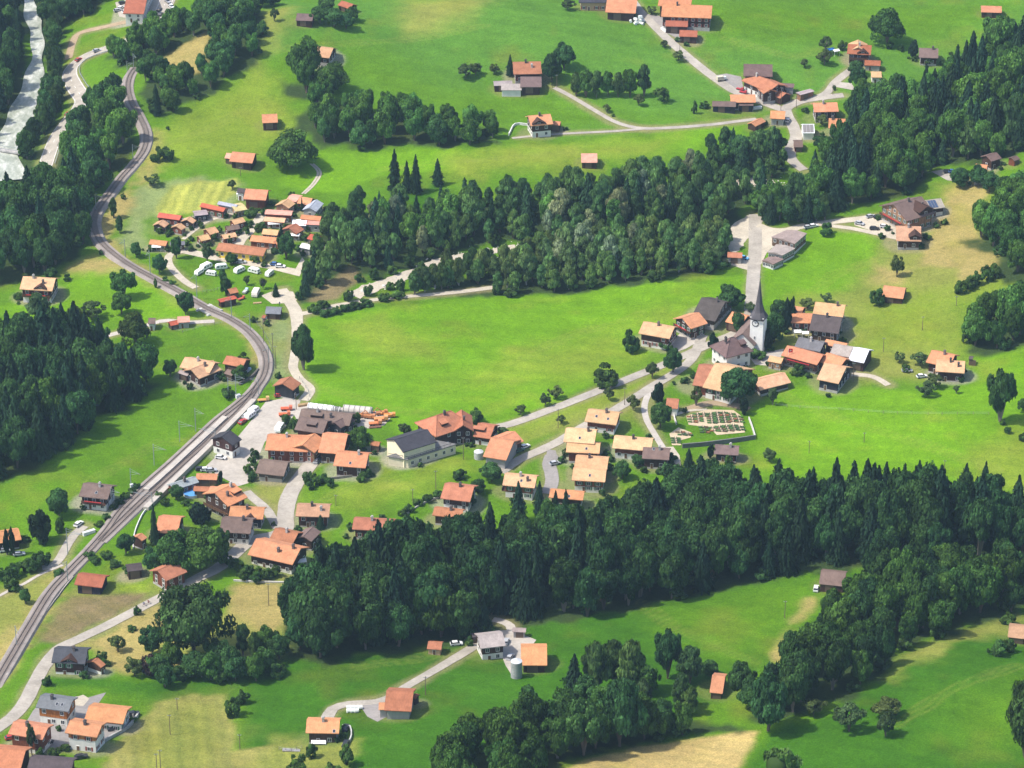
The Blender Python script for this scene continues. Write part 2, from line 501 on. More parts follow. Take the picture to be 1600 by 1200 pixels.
def wpoly(px):
    return [(p.x, p.y) for p in (at(u, v) for u, v in px)]

def axis(a, b, step, far):
    c = list(np.arange(a, b + 0.01, step))
    s, p, lo = step, a, []
    while p > -far + a:
        s *= 1.35
        p -= s
        lo.append(p)
    s, p, hi = step, b, []
    while p < far + b:
        s *= 1.35
        p += s
        hi.append(p)
    return np.array(lo[::-1] + c + hi)

gx = axis(-265, 265, 1.25, 1800)
gy = axis(735, 1480, 1.25, 1500)
gy = gy[gy > 150]
GX, GY = np.meshgrid(gx, gy)
GZ = terrain_np(GX, GY)
nx, ny = len(gx), len(gy)

def vnoise(X, Y, sc, seed):
    """smooth value noise in -1..1"""
    r = np.random.default_rng(seed)
    T = r.uniform(-1, 1, (128, 128))
    x, y = X / sc, Y / sc
    xi, yi = np.floor(x).astype(int), np.floor(y).astype(int)
    fx, fy = x - xi, y - yi
    fx, fy = fx * fx * (3 - 2 * fx), fy * fy * (3 - 2 * fy)
    g = lambda a, b: T[b % 128, a % 128]
    return (g(xi, yi) * (1 - fx) + g(xi + 1, yi) * fx) * (1 - fy) + (g(xi, yi + 1) * (1 - fx) + g(xi + 1, yi + 1) * fx) * fy

EDGE = vnoise(GX, GY, 9, 1) * 1.4 + vnoise(GX, GY, 3.1, 2) * 0.8
CLR = np.empty(GX.shape + (3,))
CLR[:] = F['green']

def lay(poly, colr, soft, wob=1.0):
    xs, ys = [p[0] for p in poly], [p[1] for p in poly]
    i0, i1 = np.searchsorted(gx, min(xs) - 25), np.searchsorted(gx, max(xs) + 25)
    j0, j1 = np.searchsorted(gy, min(ys) - 25), np.searchsorted(gy, max(ys) + 25)
    if i1 <= i0 or j1 <= j0:
        return
    sl = (slice(j0, j1), slice(i0, i1))
    sd = poly_sd(GX[sl], GY[sl], poly) + EDGE[sl] * wob * min(2.5, 0.3 + soft * 0.5)
    a = np.clip(sd / (2 * soft) + 0.5, 0, 1)
    a = (a * a * (3 - 2 * a))[..., None]
    CLR[sl] = CLR[sl] * (1 - a) + np.array(colr) * a

for px, key, soft in FIELDS:
    lay(wpoly(px), F[key], soft)
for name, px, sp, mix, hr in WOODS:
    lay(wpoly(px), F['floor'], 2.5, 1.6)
lay(wpoly([(252,90),(322,48),(328,78),(314,112),(286,122),(264,112)]), F['dry'], 2)
lay(wpoly([(610,296),(690,286),(676,326),(634,334)]), F['deep'], 4)
lay(wpoly([(1226,180),(1262,180),(1262,270),(1224,262)]), F['green'], 2)
lay(wpoly([(1190,330),(1225,322),(1300,318),(1380,318),(1470,300),(1470,330),(1340,344),(1200,352)]), F['green'], 3)
lay(wpoly([(485,470),(505,446),(548,418),(562,432),(530,462),(500,474)]), F['earth'], 2)
lay(wpoly([(240,1010),(300,1000),(350,960),(420,1000),(430,1030),(380,1020),(300,1044)]), F['olive'], 5)
# natural mottling: drier and fresher patches, mowing swaths
v1 = vnoise(GX, GY, 38, 5) * 0.6 + vnoise(GX, GY, 13, 6) * 0.4
v2 = vnoise(GX, GY, 5.0, 7) * 0.6 + vnoise(GX, GY, 1.9, 8) * 0.55
v3 = vnoise(GX + 0.45 * GY, GY * 0.25, 7.0, 9)
dryp = np.clip(vnoise(GX, GY, 21, 11) * 0.7 + vnoise(GX, GY, 6, 12) * 0.5 - 0.25, 0, 1)[..., None]
CLR = CLR * (1 + 0.13 * v1 + 0.13 * v2 + 0.07 * v3)[..., None]
CLR = CLR * (1 - dryp * 0.55) + CLR[..., 1:2] * np.array([0.92, 0.94, 0.14]) * dryp * 0.55

def swath(px, ang, per, amp):
    poly = wpoly(px)
    sd = poly_sd(GX, GY, poly)
    c, s = math.cos(R(ang)), math.sin(R(ang))
    ph = GX * c + GY * s + vnoise(GX, GY, 16, 21) * 1.2
    w = np.sin(ph * 2 * math.pi / per) * 0.6 + np.sin(ph * 2 * math.pi / (per * 2.7) + 1) * 0.4
    a = np.clip(sd / 2, 0, 1)
    CLR[...] = CLR * (1 + (a * w * amp)[..., None] * np.array([1.15, 0.9, 0.8]))
swath(FIELDS[[f[1] for f in FIELDS].index('hay', 11)][0], -8, 4.6, 0.20) if False else None
for px_, an_ in (([(0,1010),(370,1098),(640,1020),(860,965),(1100,920),(1290,900),(1220,1010),(1120,1100),(900,1160),(700,1230),(380,1220)], 65), ([(1150,1220),(1192,1142),(1390,1060),(1500,985),(1640,930),(1640,1240)], 60),
                 ([(-60,640),(80,560),(330,480),(420,560),(330,670),(160,830),(-60,960)], 30), ([(600,0),(1600,0),(1400,100),(1180,190),(860,215),(560,150)], 78), ([(450,765),(600,732),(740,700),(742,760),(520,800),(460,850)], 70)):
    swath(px_, an_, 8.5, 0.075)
swath([(262,290),(368,279),(372,300),(330,330),(252,338),(246,325)], -8, 4.2, 0.26)
swath([(244,1098),(300,1086),(352,1086),(370,1130),(366,1172),(470,1158),(480,1195),(460,1240),(120,1240)], 10, 4.4, 0.17)
swath([(850,1215),(1000,1166),(1192,1140),(1150,1220)], 70, 5.0, 0.10)
swath([(60,985),(120,925),(240,922),(230,940),(90,1005)], 40, 3.2, 0.13)
swath([(455,500),(640,478),(1000,442),(1172,430),(1176,470),(1000,560),(760,668),(590,640),(465,575)], 82, 9.0, 0.085)
swath([(1180,610),(1420,612),(1620,540),(1620,760),(1330,745),(1190,745)], 75, 8.0, 0.08)
# faint cattle paths along the contour lines of the steeper slopes
slope = np.hypot(*np.gradient(GZ, 1.25))
ter = np.abs(((GZ + vnoise(GX, GY, 14, 41) * 0.5) / 1.5) % 1.0 - 0.5) * 2
wgt = np.clip((slope - .10) / .2, 0, 1) * np.clip(1 - ter / .22, 0, 1) * np.clip(vnoise(GX, GY, 30, 42) + .45, 0, 1)
CLR = CLR * (1 - wgt[..., None] * np.array([.06, .15, .1]))
# trodden and driven lines
for px in [[(1000,940),(1060,985),(1120,1010),(1180,1035)],[(1225,1030),(1232,985),(1262,950),(1285,930)],[(1320,492),(1400,480),(1470,466),(1500,455)],[(480,600),(620,640),(720,650)],[(1190,600),(1300,650),(1460,700),(1560,735)],
           [(400,640),(330,690),(250,690),(130,760)],[(420,80),(520,70),(640,60),(760,40)],[(640,760),(560,750),(470,800)],[(820,560),(900,520),(1000,490)],[(560,1040),(660,1030),(740,1012)],[(1240,480),(1300,430),(1380,400)],
           [(1400,1130),(1480,1080),(1590,1040)],[(600,265),(760,250),(900,238)],[(250,230),(330,200),(400,160)],[(1130,60),(1240,90),(1330,70)]]:
    C_ = [(p.x, p.y) for p in (at(u, v) for u, v in px)]
    d_ = np.abs(seg_dist(GX, GY, C_) + vnoise(GX, GY, 11, 43) * 1.2)
    for off in (0.0, 1.7):
        a_ = np.clip(1 - np.abs(d_ - off) / .8, 0, 1) * .30
        CLR = CLR * (1 - a_[..., None]) + a_[..., None] * np.array(F['olive']) * 1.1
CLR = np.clip(CLR, 0.004, 0.8)

gm, nt, b = material('meadow_and_soil')
ca = N(nt, 'ShaderNodeAttribute', attribute_name='field')
g = N(nt, 'ShaderNodeNewGeometry')
n1 = noise(nt, g.outputs['Position'], 0.55, 5, 0.7)
n2 = noise(nt, g.outputs['Position'], 2.2, 3)
c = mulcol(nt, ca.outputs['Color'], ramp(nt, n1, [(0.3, (0.80, 0.84, 0.8)), (0.7, (1.17, 1.13, 1.1))]))
c = mulcol(nt, c, ramp(nt, n2, [(0.3, grey(0.74)), (0.7, grey(1.22))]))
nt.links.new(c, b.inputs['Base Color'])
b.inputs['Roughness'].default_value = 0.95
b.inputs['Specular IOR Level'].default_value = 0.05
bump(nt, b, n1, 0.9, 0.5)

me = bpy.data.meshes.new('ground')
idx = np.arange(nx * ny).reshape(ny, nx)
q = np.stack([idx[:-1, :-1], idx[:-1, 1:], idx[1:, 1:], idx[1:, :-1]], -1).reshape(-1, 4)
me.vertices.add(nx * ny)
me.vertices.foreach_set('co', np.stack([GX, GY, GZ], -1).astype(np.float32).ravel())
me.loops.add(q.size)
me.loops.foreach_set('vertex_index', q.astype(np.int32).ravel())
me.polygons.add(len(q))
me.polygons.foreach_set('loop_start', np.arange(0, q.size, 4, dtype=np.int32))
me.update(calc_edges=True)
me.validate()
at_ = me.attributes.new('field', 'FLOAT_COLOR', 'POINT')
me.polygons.foreach_set('use_smooth', np.ones(len(q), bool))
me.materials.append(gm)
ground = mesh_obj('ground', me)
tag(ground, 'rolling green meadows and hay fields of the valley', kind='structure')
del q

# ------------------------------------------------------------------ roads and tracks draped on the ground
def spline(pts, step=2.0):
    P = [np.array((p[0], p[1]), float) for p in pts]
    P = [2 * P[0] - P[1]] + P + [2 * P[-1] - P[-2]]
    out = []
    for i in range(1, len(P) - 2):
        a, b_, c_, d = P[i - 1], P[i], P[i + 1], P[i + 2]
        n = max(2, int(np.linalg.norm(c_ - b_) / step))
        for k in range(n):
            t = k / n
            out.append(0.5 * ((2 * b_) + (-a + c_) * t + (2 * a - 5 * b_ + 4 * c_ - d) * t * t + (-a + 3 * b_ - 3 * c_ + d) * t ** 3))
    out.append(P[-2])
    return np.array(out)

def normals2(C):
    T = np.gradient(C, axis=0)
    T /= np.linalg.norm(T, axis=1)[:, None] + 1e-9
    return np.stack([-T[:, 1], T[:, 0]], 1)

def strip(name, px, width, mat, lift=0.10, label=None, cols=4, wob=0.06, step=2.0, kind='structure', verge=None):
    C = spline([(p.x, p.y) for p in (at(u, v) for u, v in px)], step)
    Nn = normals2(C)
    n = len(C)
    w = np.full(n, width / 2.0) if not isinstance(width, (list, tuple)) else np.interp(np.linspace(0, 1, n), np.linspace(0, 1, len(width)), np.array(width) / 2.0)
    vs = []
    ks = np.linspace(-1, 1, cols + 1)
    for i in range(n):
        for k in ks:
            ww = w[i] * (1 + wob * (RND.random() - 0.5) * (abs(k) > 0.99))
            vs.append((C[i, 0] + Nn[i, 0] * k * ww, C[i, 1] + Nn[i, 1] * k * ww))
    V = np.array(vs)
    Z = terrain_np(V[:, 0], V[:, 1]) + lift
    c1 = cols + 1
    # edges turned down into the soil so the road has a body
    Z[0::c1] -= 0.02
    vs = np.column_stack([V, Z]).tolist()
    fs = [(i * c1 + k, (i + 1) * c1 + k, (i + 1) * c1 + k + 1, i * c1 + k + 1) for i in range(n - 1) for k in range(cols)]
    fs = [tuple(reversed(f)) for f in fs]
    mb = MB()
    mb.add(vs, fs)
    o = mb.build(name, mat)
    tag(o, label, kind=kind)
    return o, C, Nn

def area(name, px, mat, lift=0.08, label=None, grid=2.5):
    P = wpoly(px)
    xs, ys = [p[0] for p in P], [p[1] for p in P]
    pts = [Vector(p) for p in P]
    m = len(pts)
    edges = [(i, (i + 1) % m) for i in range(m)]
    X, Y = np.meshgrid(np.arange(min(xs), max(xs), grid), np.arange(min(ys), max(ys), grid))
    sd = poly_sd(X, Y, P)
    for x, y in zip(X[sd > 0.6], Y[sd > 0.6]):
        pts.append(Vector((x, y)))
    vo, eo, fo, *_ = geometry.delaunay_2d_cdt(pts, edges, [], 1, 1e-4)
    vs = [(v.x, v.y, tz(v.x, v.y) + lift) for v in vo]
    mb = MB()
    mb.add(vs, [tuple(f) for f in fo])
    o = mb.build(name, mat)
    bm = bmesh.new()
    bm.from_mesh(o.data)
    bmesh.ops.recalc_face_normals(bm, faces=bm.faces)
    if bm.faces and sum(f.normal.z for f in bm.faces) < 0:
        bmesh.ops.reverse_faces(bm, faces=bm.faces)
    bm.to_mesh(o.data)
    bm.free()
    tag(o, label, kind='structure')
    return o

# big yards first (lower), roads above them
area('station_yard', [(415,628),(445,622),(470,626),(460,648),(446,668),(430,680),(414,690),(405,712),(396,735),(388,755),(372,760),(345,745),(322,738),(322,728),(346,706),(374,680),(397,652)], M['yard'], 0.07, 'sandy grey station forecourt beside the platforms')
area('works_yard', [(455,640),(475,630),(560,640),(618,645),(600,665),(560,672),(470,668)], M['yard'], 0.075, 'gravel works yard behind the dark roofed depot')
area('inn_yard', [(1335,343),(1372,336),(1412,344),(1440,368),(1420,382),(1398,374),(1372,364),(1335,352)], M['gravel'], 0.07, 'pale gravel car park in front of the big inn')
area('stockyard', [(1136,412),(1150,405),(1174,398),(1178,372),(1168,350),(1182,338),(1192,360),(1225,362),(1215,378),(1198,395),(1190,412),(1176,424),(1160,420)], M['gravel'], 0.07, 'pale gravel place where the wood, road and long building meet')
area('farm_yard', [(1118,118),(1135,115),(1158,120),(1162,140),(1180,150),(1166,152),(1146,141)], M['asphalt_dark'], 0.07, 'grey yard in front of the red farmhouse with the tractor')
area('upper_farm_yard', [(992,8),(1012,22),(1036,26),(1060,44),(1098,40),(1092,46),(1062,62),(1050,56),(1024,42)], M['asphalt_dark'], 0.07, 'grey yard between the two upper farms')
area('builders_yard', [(52,1110),(66,1096),(112,1100),(118,1088),(138,1090),(166,1082),(150,1105),(205,1115),(218,1113),(200,1138),(150,1168),(110,1162),(80,1170),(62,1150),(40,1130)], M['asphalt_dark'], 0.07, 'paved court between the four new houses')
area('sand_patch', [(112,1092),(130,1086),(140,1092),(130,1104),(114,1102)], M['gravel'], 0.12, 'heap of pale sand beside the slate-roofed house')
area('holiday_park_lane', [(282,395),(300,390),(338,398),(380,405),(462,420),(472,402),(478,410),(468,432),(420,420),(380,414),(330,406)], M['gravel'], 0.07, 'pale gravel lane in front of the yellow building')
area('gravel_place', [(408,462),(432,453),(458,456),(464,468),(452,482),(444,474),(425,475)], M['gravel'], 0.07, 'pale gravel turning place by the grey shed')
area('church_square', [(1176,548),(1200,550),(1225,545),(1222,556),(1206,572),(1180,570),(1172,560)], M['yard'], 0.07, 'paved little square below the church')
area('chalet_forecourt', [(1044,535),(1062,522),(1096,520),(1104,526),(1072,545),(1052,552)], M['yard'], 0.07, 'paved forecourt of the dark timber house')
area('village_court', [(1020,700),(1052,698),(1062,712),(1064,728),(1048,722)], M['gravel'], 0.07, 'pale gravel court right of the brown-roofed house')
area('upper_court', [(745,1000),(775,985),(800,985),(838,1000),(815,1030),(800,1056),(790,1040),(780,1015),(760,1010)], M['yard'], 0.07, 'gravel court between the pale barn and the silo')
area('lower_court', [(548,1100),(572,1098),(602,1092),(608,1118),(590,1128),(574,1120),(566,1108)], M['asphalt_dark'], 0.07, 'grey court before the red barn with the green gate')
area('car_park', [(1455,268),(1480,264),(1512,274),(1508,284),(1480,282)], M['asphalt'], 0.07, 'small car park at the wood edge')
area('timber_place', [(768,102),(770,128)] and [(1306,128),(1330,130),(1338,142),(1306,136)], M['yard'], 0.07, 'small grey yard beside the lane to the upper chalet')
area('parking_court', [(855,702),(868,704),(872,716),(862,738),(850,736)], M['asphalt_dark'], 0.075, 'dark asphalt parking place in front of the peach-roofed houses')
area('top_car_park', [(180,4),(204,-2),(240,-6),(276,-4),(262,26),(238,30),(214,32),(186,26)], M['asphalt'], 0.07, 'asphalt car park round the building at the top edge')

STRIPS = {}
for nm, px, w, mt, lf, lb in [
 ('main_road', [(268,-20),(255,12),(240,30),(216,54),(188,70),(150,82),(128,92),(112,106),(109,120),(118,138),(128,154),(122,168),(108,185),(92,206),(80,232),(70,262)], 6.6, 'asphalt', 0.14, 'grey two-lane valley road curving down beside the river'),
 ('farm_track', [(214,31),(190,36),(160,43),(124,52),(114,66),(107,92)], 3.4, 'dirt', 0.10, 'brown earth track curving through the top left meadow'),
 ('upper_farm_road', [(980,-10),(1000,18),(1022,40),(1045,63),(1082,95),(1122,126),(1152,145),(1186,158),(1222,171)], 4.2, 'asphalt', 0.12, 'pale farm road running down from the upper farms'),
 ('hamlet_lane', [(1318,149),(1280,153),(1248,159),(1228,170),(1231,183),(1239,197),(1244,214),(1236,231),(1234,245),(1243,256),(1256,266)], [4, 4.4, 5, 5, 5, 5, 5, 4.5], 'asphalt', 0.13, 'grey lane winding through the upper hamlet'),
 ('chalet_drive', [(1244,160),(1278,152),(1293,144),(1303,131),(1318,118),(1334,107)], 3.6, 'asphalt', 0.11, 'narrow lane rising to the upper chalet'),
 ('field_track', [(866,137),(884,146),(905,158),(935,176),(960,190),(985,198),(1012,201),(1060,199),(1110,195),(1150,190),(1182,186)], 2.2, 'asphalt', 0.10, 'narrow pale track crossing the upper pasture'),
 ('pasture_path', [(1010,201),(960,205),(900,208),(850,211),(800,216)], 1.7, 'asphalt', 0.10, 'thin path from the red-roofed house along the pasture'),
 ('church_road', [(1180,335),(1180,360),(1180,385),(1178,420),(1176,450),(1174,475),(1170,500),(1150,520),(1118,534),(1080,551),(1046,566),(1000,585),(950,605),(900,625),(850,644),(800,662),(772,668),(750,672)], [5, 5, 5, 4.6, 4.2, 4.2, 4.2, 4.2], 'asphalt', 0.12, 'pale road running past the church down to the school'),
 ('village_lane', [(1098,524),(1080,562),(1046,588),(1022,602),(994,620),(958,642),(916,664),(876,688),(846,703),(812,718),(782,738)], 3.8, 'asphalt', 0.12, 'pale lane climbing past the peach-roofed houses to the church'),
 ('cemetery_path', [(1030,598),(1014,615),(1007,635),(1010,655),(1020,674),(1036,700)], 2.2, 'concrete', 0.11, 'curved pale footpath below the round dark tree'),
 ('cul_de_sac', [(862,712),(858,726),(862,742),(862,756),(856,772)], 4.6, 'asphalt_dark', 0.14, 'dark asphalt cul-de-sac beside the peach-roofed houses'),
 ('gravel_road', [(440,452),(452,470),(462,488),(464,508),(463,535),(460,560),(458,575),(468,592),(482,604),(484,612),(474,626)], [4, 4.6, 5, 4, 3.4, 3.4, 3.4, 3.6, 4], 'gravel', 0.11, 'pale gravel road along the left edge of the big meadow'),
 ('wood_edge_path', [(462,492),(490,487),(530,477),(575,470),(640,463),(700,458),(780,448)], 2.8, 'gravel', 0.11, 'pale gravel path between wood and big meadow'),
 ('village_street', [(492,716),(480,732),(468,748),(457,765),(449,785),(446,808),(446,826),(430,836),(408,840),(386,848),(364,868),(340,888),(316,900),(290,914),(258,930),(220,950),(170,976),(120,1000),(92,1014),(70,1040),(54,1068),(40,1096),(20,1120),(-10,1142)], [5.6, 5.8, 5.2, 4.6, 4.2, 4.2, 4.2, 4.4, 4.6], 'asphalt', 0.13, 'grey village street winding down to the lower left corner'),
 ('house_drive', [(384,768),(400,782),(414,794),(424,808),(434,826)], 3.4, 'asphalt', 0.11, 'narrow lane curving behind the orange-roofed houses'),
 ('crossing_lane', [(132,822),(116,836),(104,854),(94,872),(82,884),(66,888)], 3.2, 'asphalt', 0.11, 'pale lane from the brown-roofed house to the crossing'),
 ('meadow_path', [(98,883),(64,897),(38,912),(10,925),(-10,936)], 1.3, 'concrete', 0.09, 'thin path through the meadow left of the railway'),
 ('barn_drive', [(768,997),(745,1008),(712,1028),(680,1047),(640,1070),(604,1092),(575,1098),(545,1100),(520,1108),(511,1122)], [3.6, 3.6, 3.2, 3.2, 3.2, 4], 'asphalt', 0.12, 'pale drive linking the pale barn and the red barn'),
 ('barn_track', [(800,990),(797,978),(784,971),(770,968)], 3.0, 'concrete', 0.10, 'concrete track rising into the dark wood'),
 ('camp_lane', [(410,334),(402,346),(392,360),(378,374),(368,392)], 4.0, 'gravel', 0.11, 'pale gravel lane between the holiday chalets'),
 ('camp_path', [(372,332),(345,339),(322,347),(304,360),(286,374)], 1.8, 'gravel', 0.10, 'thin gravel path between the holiday chalets'),
 ('caravan_path', [(290,392),(266,398),(264,412),(276,428),(292,442),(306,450)], 3.0, 'gravel', 0.11, 'pale gravel path around the caravan lawn'),
 ('underpass_lane', [(160,527),(186,520),(214,515),(240,505),(262,501),(290,504),(335,502)], 2.8, 'concrete', 0.10, 'pale lane leading under the railway'),
 ('inn_road', [(1182,352),(1205,360),(1230,360),(1256,353),(1300,347),(1345,342),(1370,338)], 4.2, 'gravel', 0.12, 'pale gravel road to the big inn'),
 ('inn_drive', [(1298,353),(1330,357),(1360,363),(1400,372)], 2.6, 'gravel', 0.11, 'lower edge drive to the inn'),
 ('hillside_path', [(1330,585),(1356,587),(1372,592),(1388,602)], 2.6, 'gravel', 0.10, 'short pale path behind the white tin roof'),
 ('garden_path', [(1050,650),(1076,642),(1105,640)], 1.4, 'gravel', 0.10, 'thin gravel path at the cemetery gate'),
 ('rear_lane', [(1075,640),(1110,630),(1150,634),(1170,640)], 3.6, 'dirt', 0.09, 'tan earth lane above the cemetery'),
]:
    STRIPS[nm] = strip(nm, px, w, M[mt], lf, lb)
# twin wheel track above the holiday park
for k, dx in enumerate((-2.2, 2.2)):
    strip('wheel_track', [(487 + dx,256),(496 + dx,264),(499 + dx,272),(494 + dx,282),(486 + dx,292),(474 + dx,303)], 0.9, M['gravel'], 0.10, 'one of two pale wheel tracks above the holiday park')
# road edge: pale kerb strips and centre dashes on the valley road
_, C, Nn = STRIPS['main_road']
mb = MB()
for s in (-1, 1):
    vs = []
    for i in range(len(C)):
        for k in (2.85, 3.03):
            x, y = C[i] + Nn[i] * s * k
            vs.append((x, y, tz(x, y) + 0.19))
    mb.add(vs, [(2 * i, 2 * i + 1, 2 * i + 3, 2 * i + 2) for i in range(len(C) - 1)])
for i in range(0, len(C) - 2, 4):
    vs = []
    for j in (i, i + 1):
        for k in (-0.09, 0.09):
            x, y = C[j] + Nn[j] * k
            vs.append((x, y, tz(x, y) + 0.19))
    mb.add(vs, [(0, 1, 3, 2)])
o = mb.build('road_markings', M['white'])
tag(o, 'white edge and centre lines of the valley road', kind='structure')
# crash barrier on the river side
mb = MB()
for i in range(10, len(C) - 1):
    a, b2 = C[i] - Nn[i] * -4.2, C[i + 1] - Nn[i + 1] * -4.2
    if True:
        mb.tube((a[0], a[1], tz(*a) + 0.8), (b2[0], b2[1], tz(*b2) + 0.8), 0.16, n=4)
    if i % 3 == 0:
        mb.tube((a[0], a[1], tz(*a) - 0.2), (a[0], a[1], tz(*a) + 0.9), 0.07, n=4)
o = mb.build('crash_barrier', M['galv'])
tag(o, 'steel crash barrier along the valley road', 'barrier')

def worn(C, half, colr, k):
    """worn soil beside roads and around buildings"""
    x0, x1, y0, y1 = C[:, 0].min() - 12, C[:, 0].max() + 12, C[:, 1].min() - 12, C[:, 1].max() + 12
    i0, i1, j0, j1 = np.searchsorted(gx, x0), np.searchsorted(gx, x1), np.searchsorted(gy, y0), np.searchsorted(gy, y1)
    sl = (slice(j0, j1), slice(i0, i1))
    if i1 <= i0 or j1 <= j0:
        return
    d = seg_dist(GX[sl], GY[sl], [tuple(p) for p in C]) - half + EDGE[sl] * .55
    a = (np.clip(1 - d / 2.2, 0, 1) * k)[..., None]
    CLR[sl] = CLR[sl] * (1 - a) + a * np.array(colr)
for nm_, (o_, C_, N_) in STRIPS.items():
    worn(C_[::2], max(abs(v.co.x) for v in o_.data.vertices[:1]) * 0 + {'main_road': 3.9, 'meadow_path': .6, 'pasture_path': .8}.get(nm_, 2.0), (0.24, 0.21, 0.10), .65)

# ------------------------------------------------------------------ river, stream bed
C = spline(RIVER_W, 2.5)
Nn = normals2(C)
zs = terrain_np(C[:, 0], C[:, 1]) + 0.9
mb = MB()
vs = []
cols = 8
for i in range(len(C)):
    w = 2.7 + 0.6 * math.sin(i * 0.21) + 0.6 * math.sin(i * 0.57) + 2.6 * smooth(0.45, 0.8, i / len(C))
    for k in np.linspace(-1, 1, cols + 1):
        x, y = C[i] + Nn[i] * k * w
        vs.append((x, y, max(zs[i], tz(x, y) + 0.12 if abs(k) < 0.99 else zs[i])))
c1 = cols + 1
mb.add(vs, [(i * c1 + k, i * c1 + k + 1, (i + 1) * c1 + k + 1, (i + 1) * c1 + k) for i in range(len(C) - 1) for k in range(cols)])
o = mb.build('river', M['water'])
tag(o, 'milky green mountain river with white rapids', kind='structure')
strip('stream_bed', [(552,462),(575,452),(610,441),(650,425),(690,408),(730,400),(780,391),(806,386)], [6.5, 6.5, 5.5, 4.5, 4, 3.5, 3], M['gravel'], 0.12, 'pale gravel bed of the side stream', wob=0.5)
strip('stream_bed', [(1068,318),(1100,302),(1132,292),(1175,284),(1225,292),(1250,286)], [5, 6, 7, 6, 4], M['gravel'], 0.12, 'pale gravel bed of the side stream among the trees', wob=0.5)
strip('stream_bed', [(1130,400),(1150,372),(1165,352),(1180,340)], [6, 9, 11, 7], M['gravel'], 0.09, 'pale gravel bank beside the church road', wob=0.4)

# stones and boulders of the stream bed
rock_me = []
for k in range(4):
    bm = bmesh.new()
    bmesh.ops.create_icosphere(bm, subdivisions=2, radius=1)
    for v in bm.verts:
        v.co *= 0.8 + 0.4 * RND.random()
        v.co.z *= 0.65
    me = bpy.data.meshes.new('boulder')
    bm.to_mesh(me)
    bm.free()
    me.materials.append(M['stone'])
    rock_me.append(me)
mb = MB()
for i in range(420):
    u, v = RND.choice([(RND.uniform(555, 700), 0), (RND.uniform(700, 830), 0), (RND.uniform(1070, 1240), 1)]) 
    if v == 0:
        vv = np.interp(u, [555, 610, 690, 780, 840], [461, 441, 408, 391, 380]) + RND.gauss(0, 5)
    else:
        vv = np.interp(u, [1068, 1132, 1175, 1240], [318, 292, 284, 290]) + RND.gauss(0, 5)
    p = at(u, vv)
    r = RND.uniform(0.15, 0.5)
    vs = [(p.x + a * r, p.y + b2 * r, p.z + c * r * 0.7) for a, b2, c in ((1, 0, 0), (.3, .9, 0), (-.8, .5, 0), (-.7, -.7, 0), (.4, -.9, 0), (.1, .1, 1))]
    mb.add(vs, [(0, 1, 5), (1, 2, 5), (2, 3, 5), (3, 4, 5), (4, 0, 5)])
o = mb.build('stones', M['stone'], color=(0.5, 0.48, 0.44))
tag(o, 'pale stones strewn over the stream bed', kind='stuff')
for u, v, r in [(568, 455, 1.3), (600, 447, 1.0), (622, 440, .9), (548, 462, 1.4), (664, 422, .9), (1122, 300, 1.2), (1200, 288, 1.0)]:
    o = mesh_obj('boulder', rock_me[RND.randrange(4)], None, (0.5, 0.48, 0.43), at(u, v))
    o.scale = (r, r, r)
    o.rotation_euler = (0, 0, RND.random() * 6)
    tag(o, 'pale boulder lying in the gravel stream bed', 'boulder', 'boulders in the stream bed')

# ------------------------------------------------------------------ railway
TRACK_A = [(212,106),(203,122),(200,140),(206,162),(220,188),(229,212),(225,236),(208,260),(190,280),(172,304),(153,330),(147,352),(156,378),(176,398),(204,417),(240,437),(282,460),(324,484),(360,500),(390,521),(409,546),(416,568),(411,592),(394,614),(372,634),(340,660),(304,694),(268,727),(232,758),(205,784),(186,804),(166,832),(140,862),(107,897),(76,934),(44,984),(16,1032),(-12,1078)]
TRACK_B = [(405,600),(392,622),(372,646),(346,671),(320,698),(290,725),(258,754),(228,780),(203,803),(176,829),(156,848)]

def track_line(px, step=1.5):
    C = spline([(p.x, p.y) for p in (at(u, v) for u, v in px)], step)
    z = terrain_np(C[:, 0], C[:, 1])
    k = np.ones(25) / 25
    zp = np.pad(z, 12, mode='edge')
    return C, np.convolve(zp, k, 'valid') + 0.75

def sweep(mb, C, Z, off, prof, mi=0):
    """profile (lateral, dz) swept along the line"""
    Nn = normals2(C)
    m = len(prof)
    vs = []
    for i in range(len(C)):
        for l, dz in prof:
            x, y = C[i] + Nn[i] * (off + l)
            vs.append((x, y, Z[i] + dz))
    fs = [(i * m + k, i * m + k + 1, (i + 1) * m + k + 1, (i + 1) * m + k) for i in range(len(C) - 1) for k in range(m - 1)]
    mb.add(vs, fs, mi)

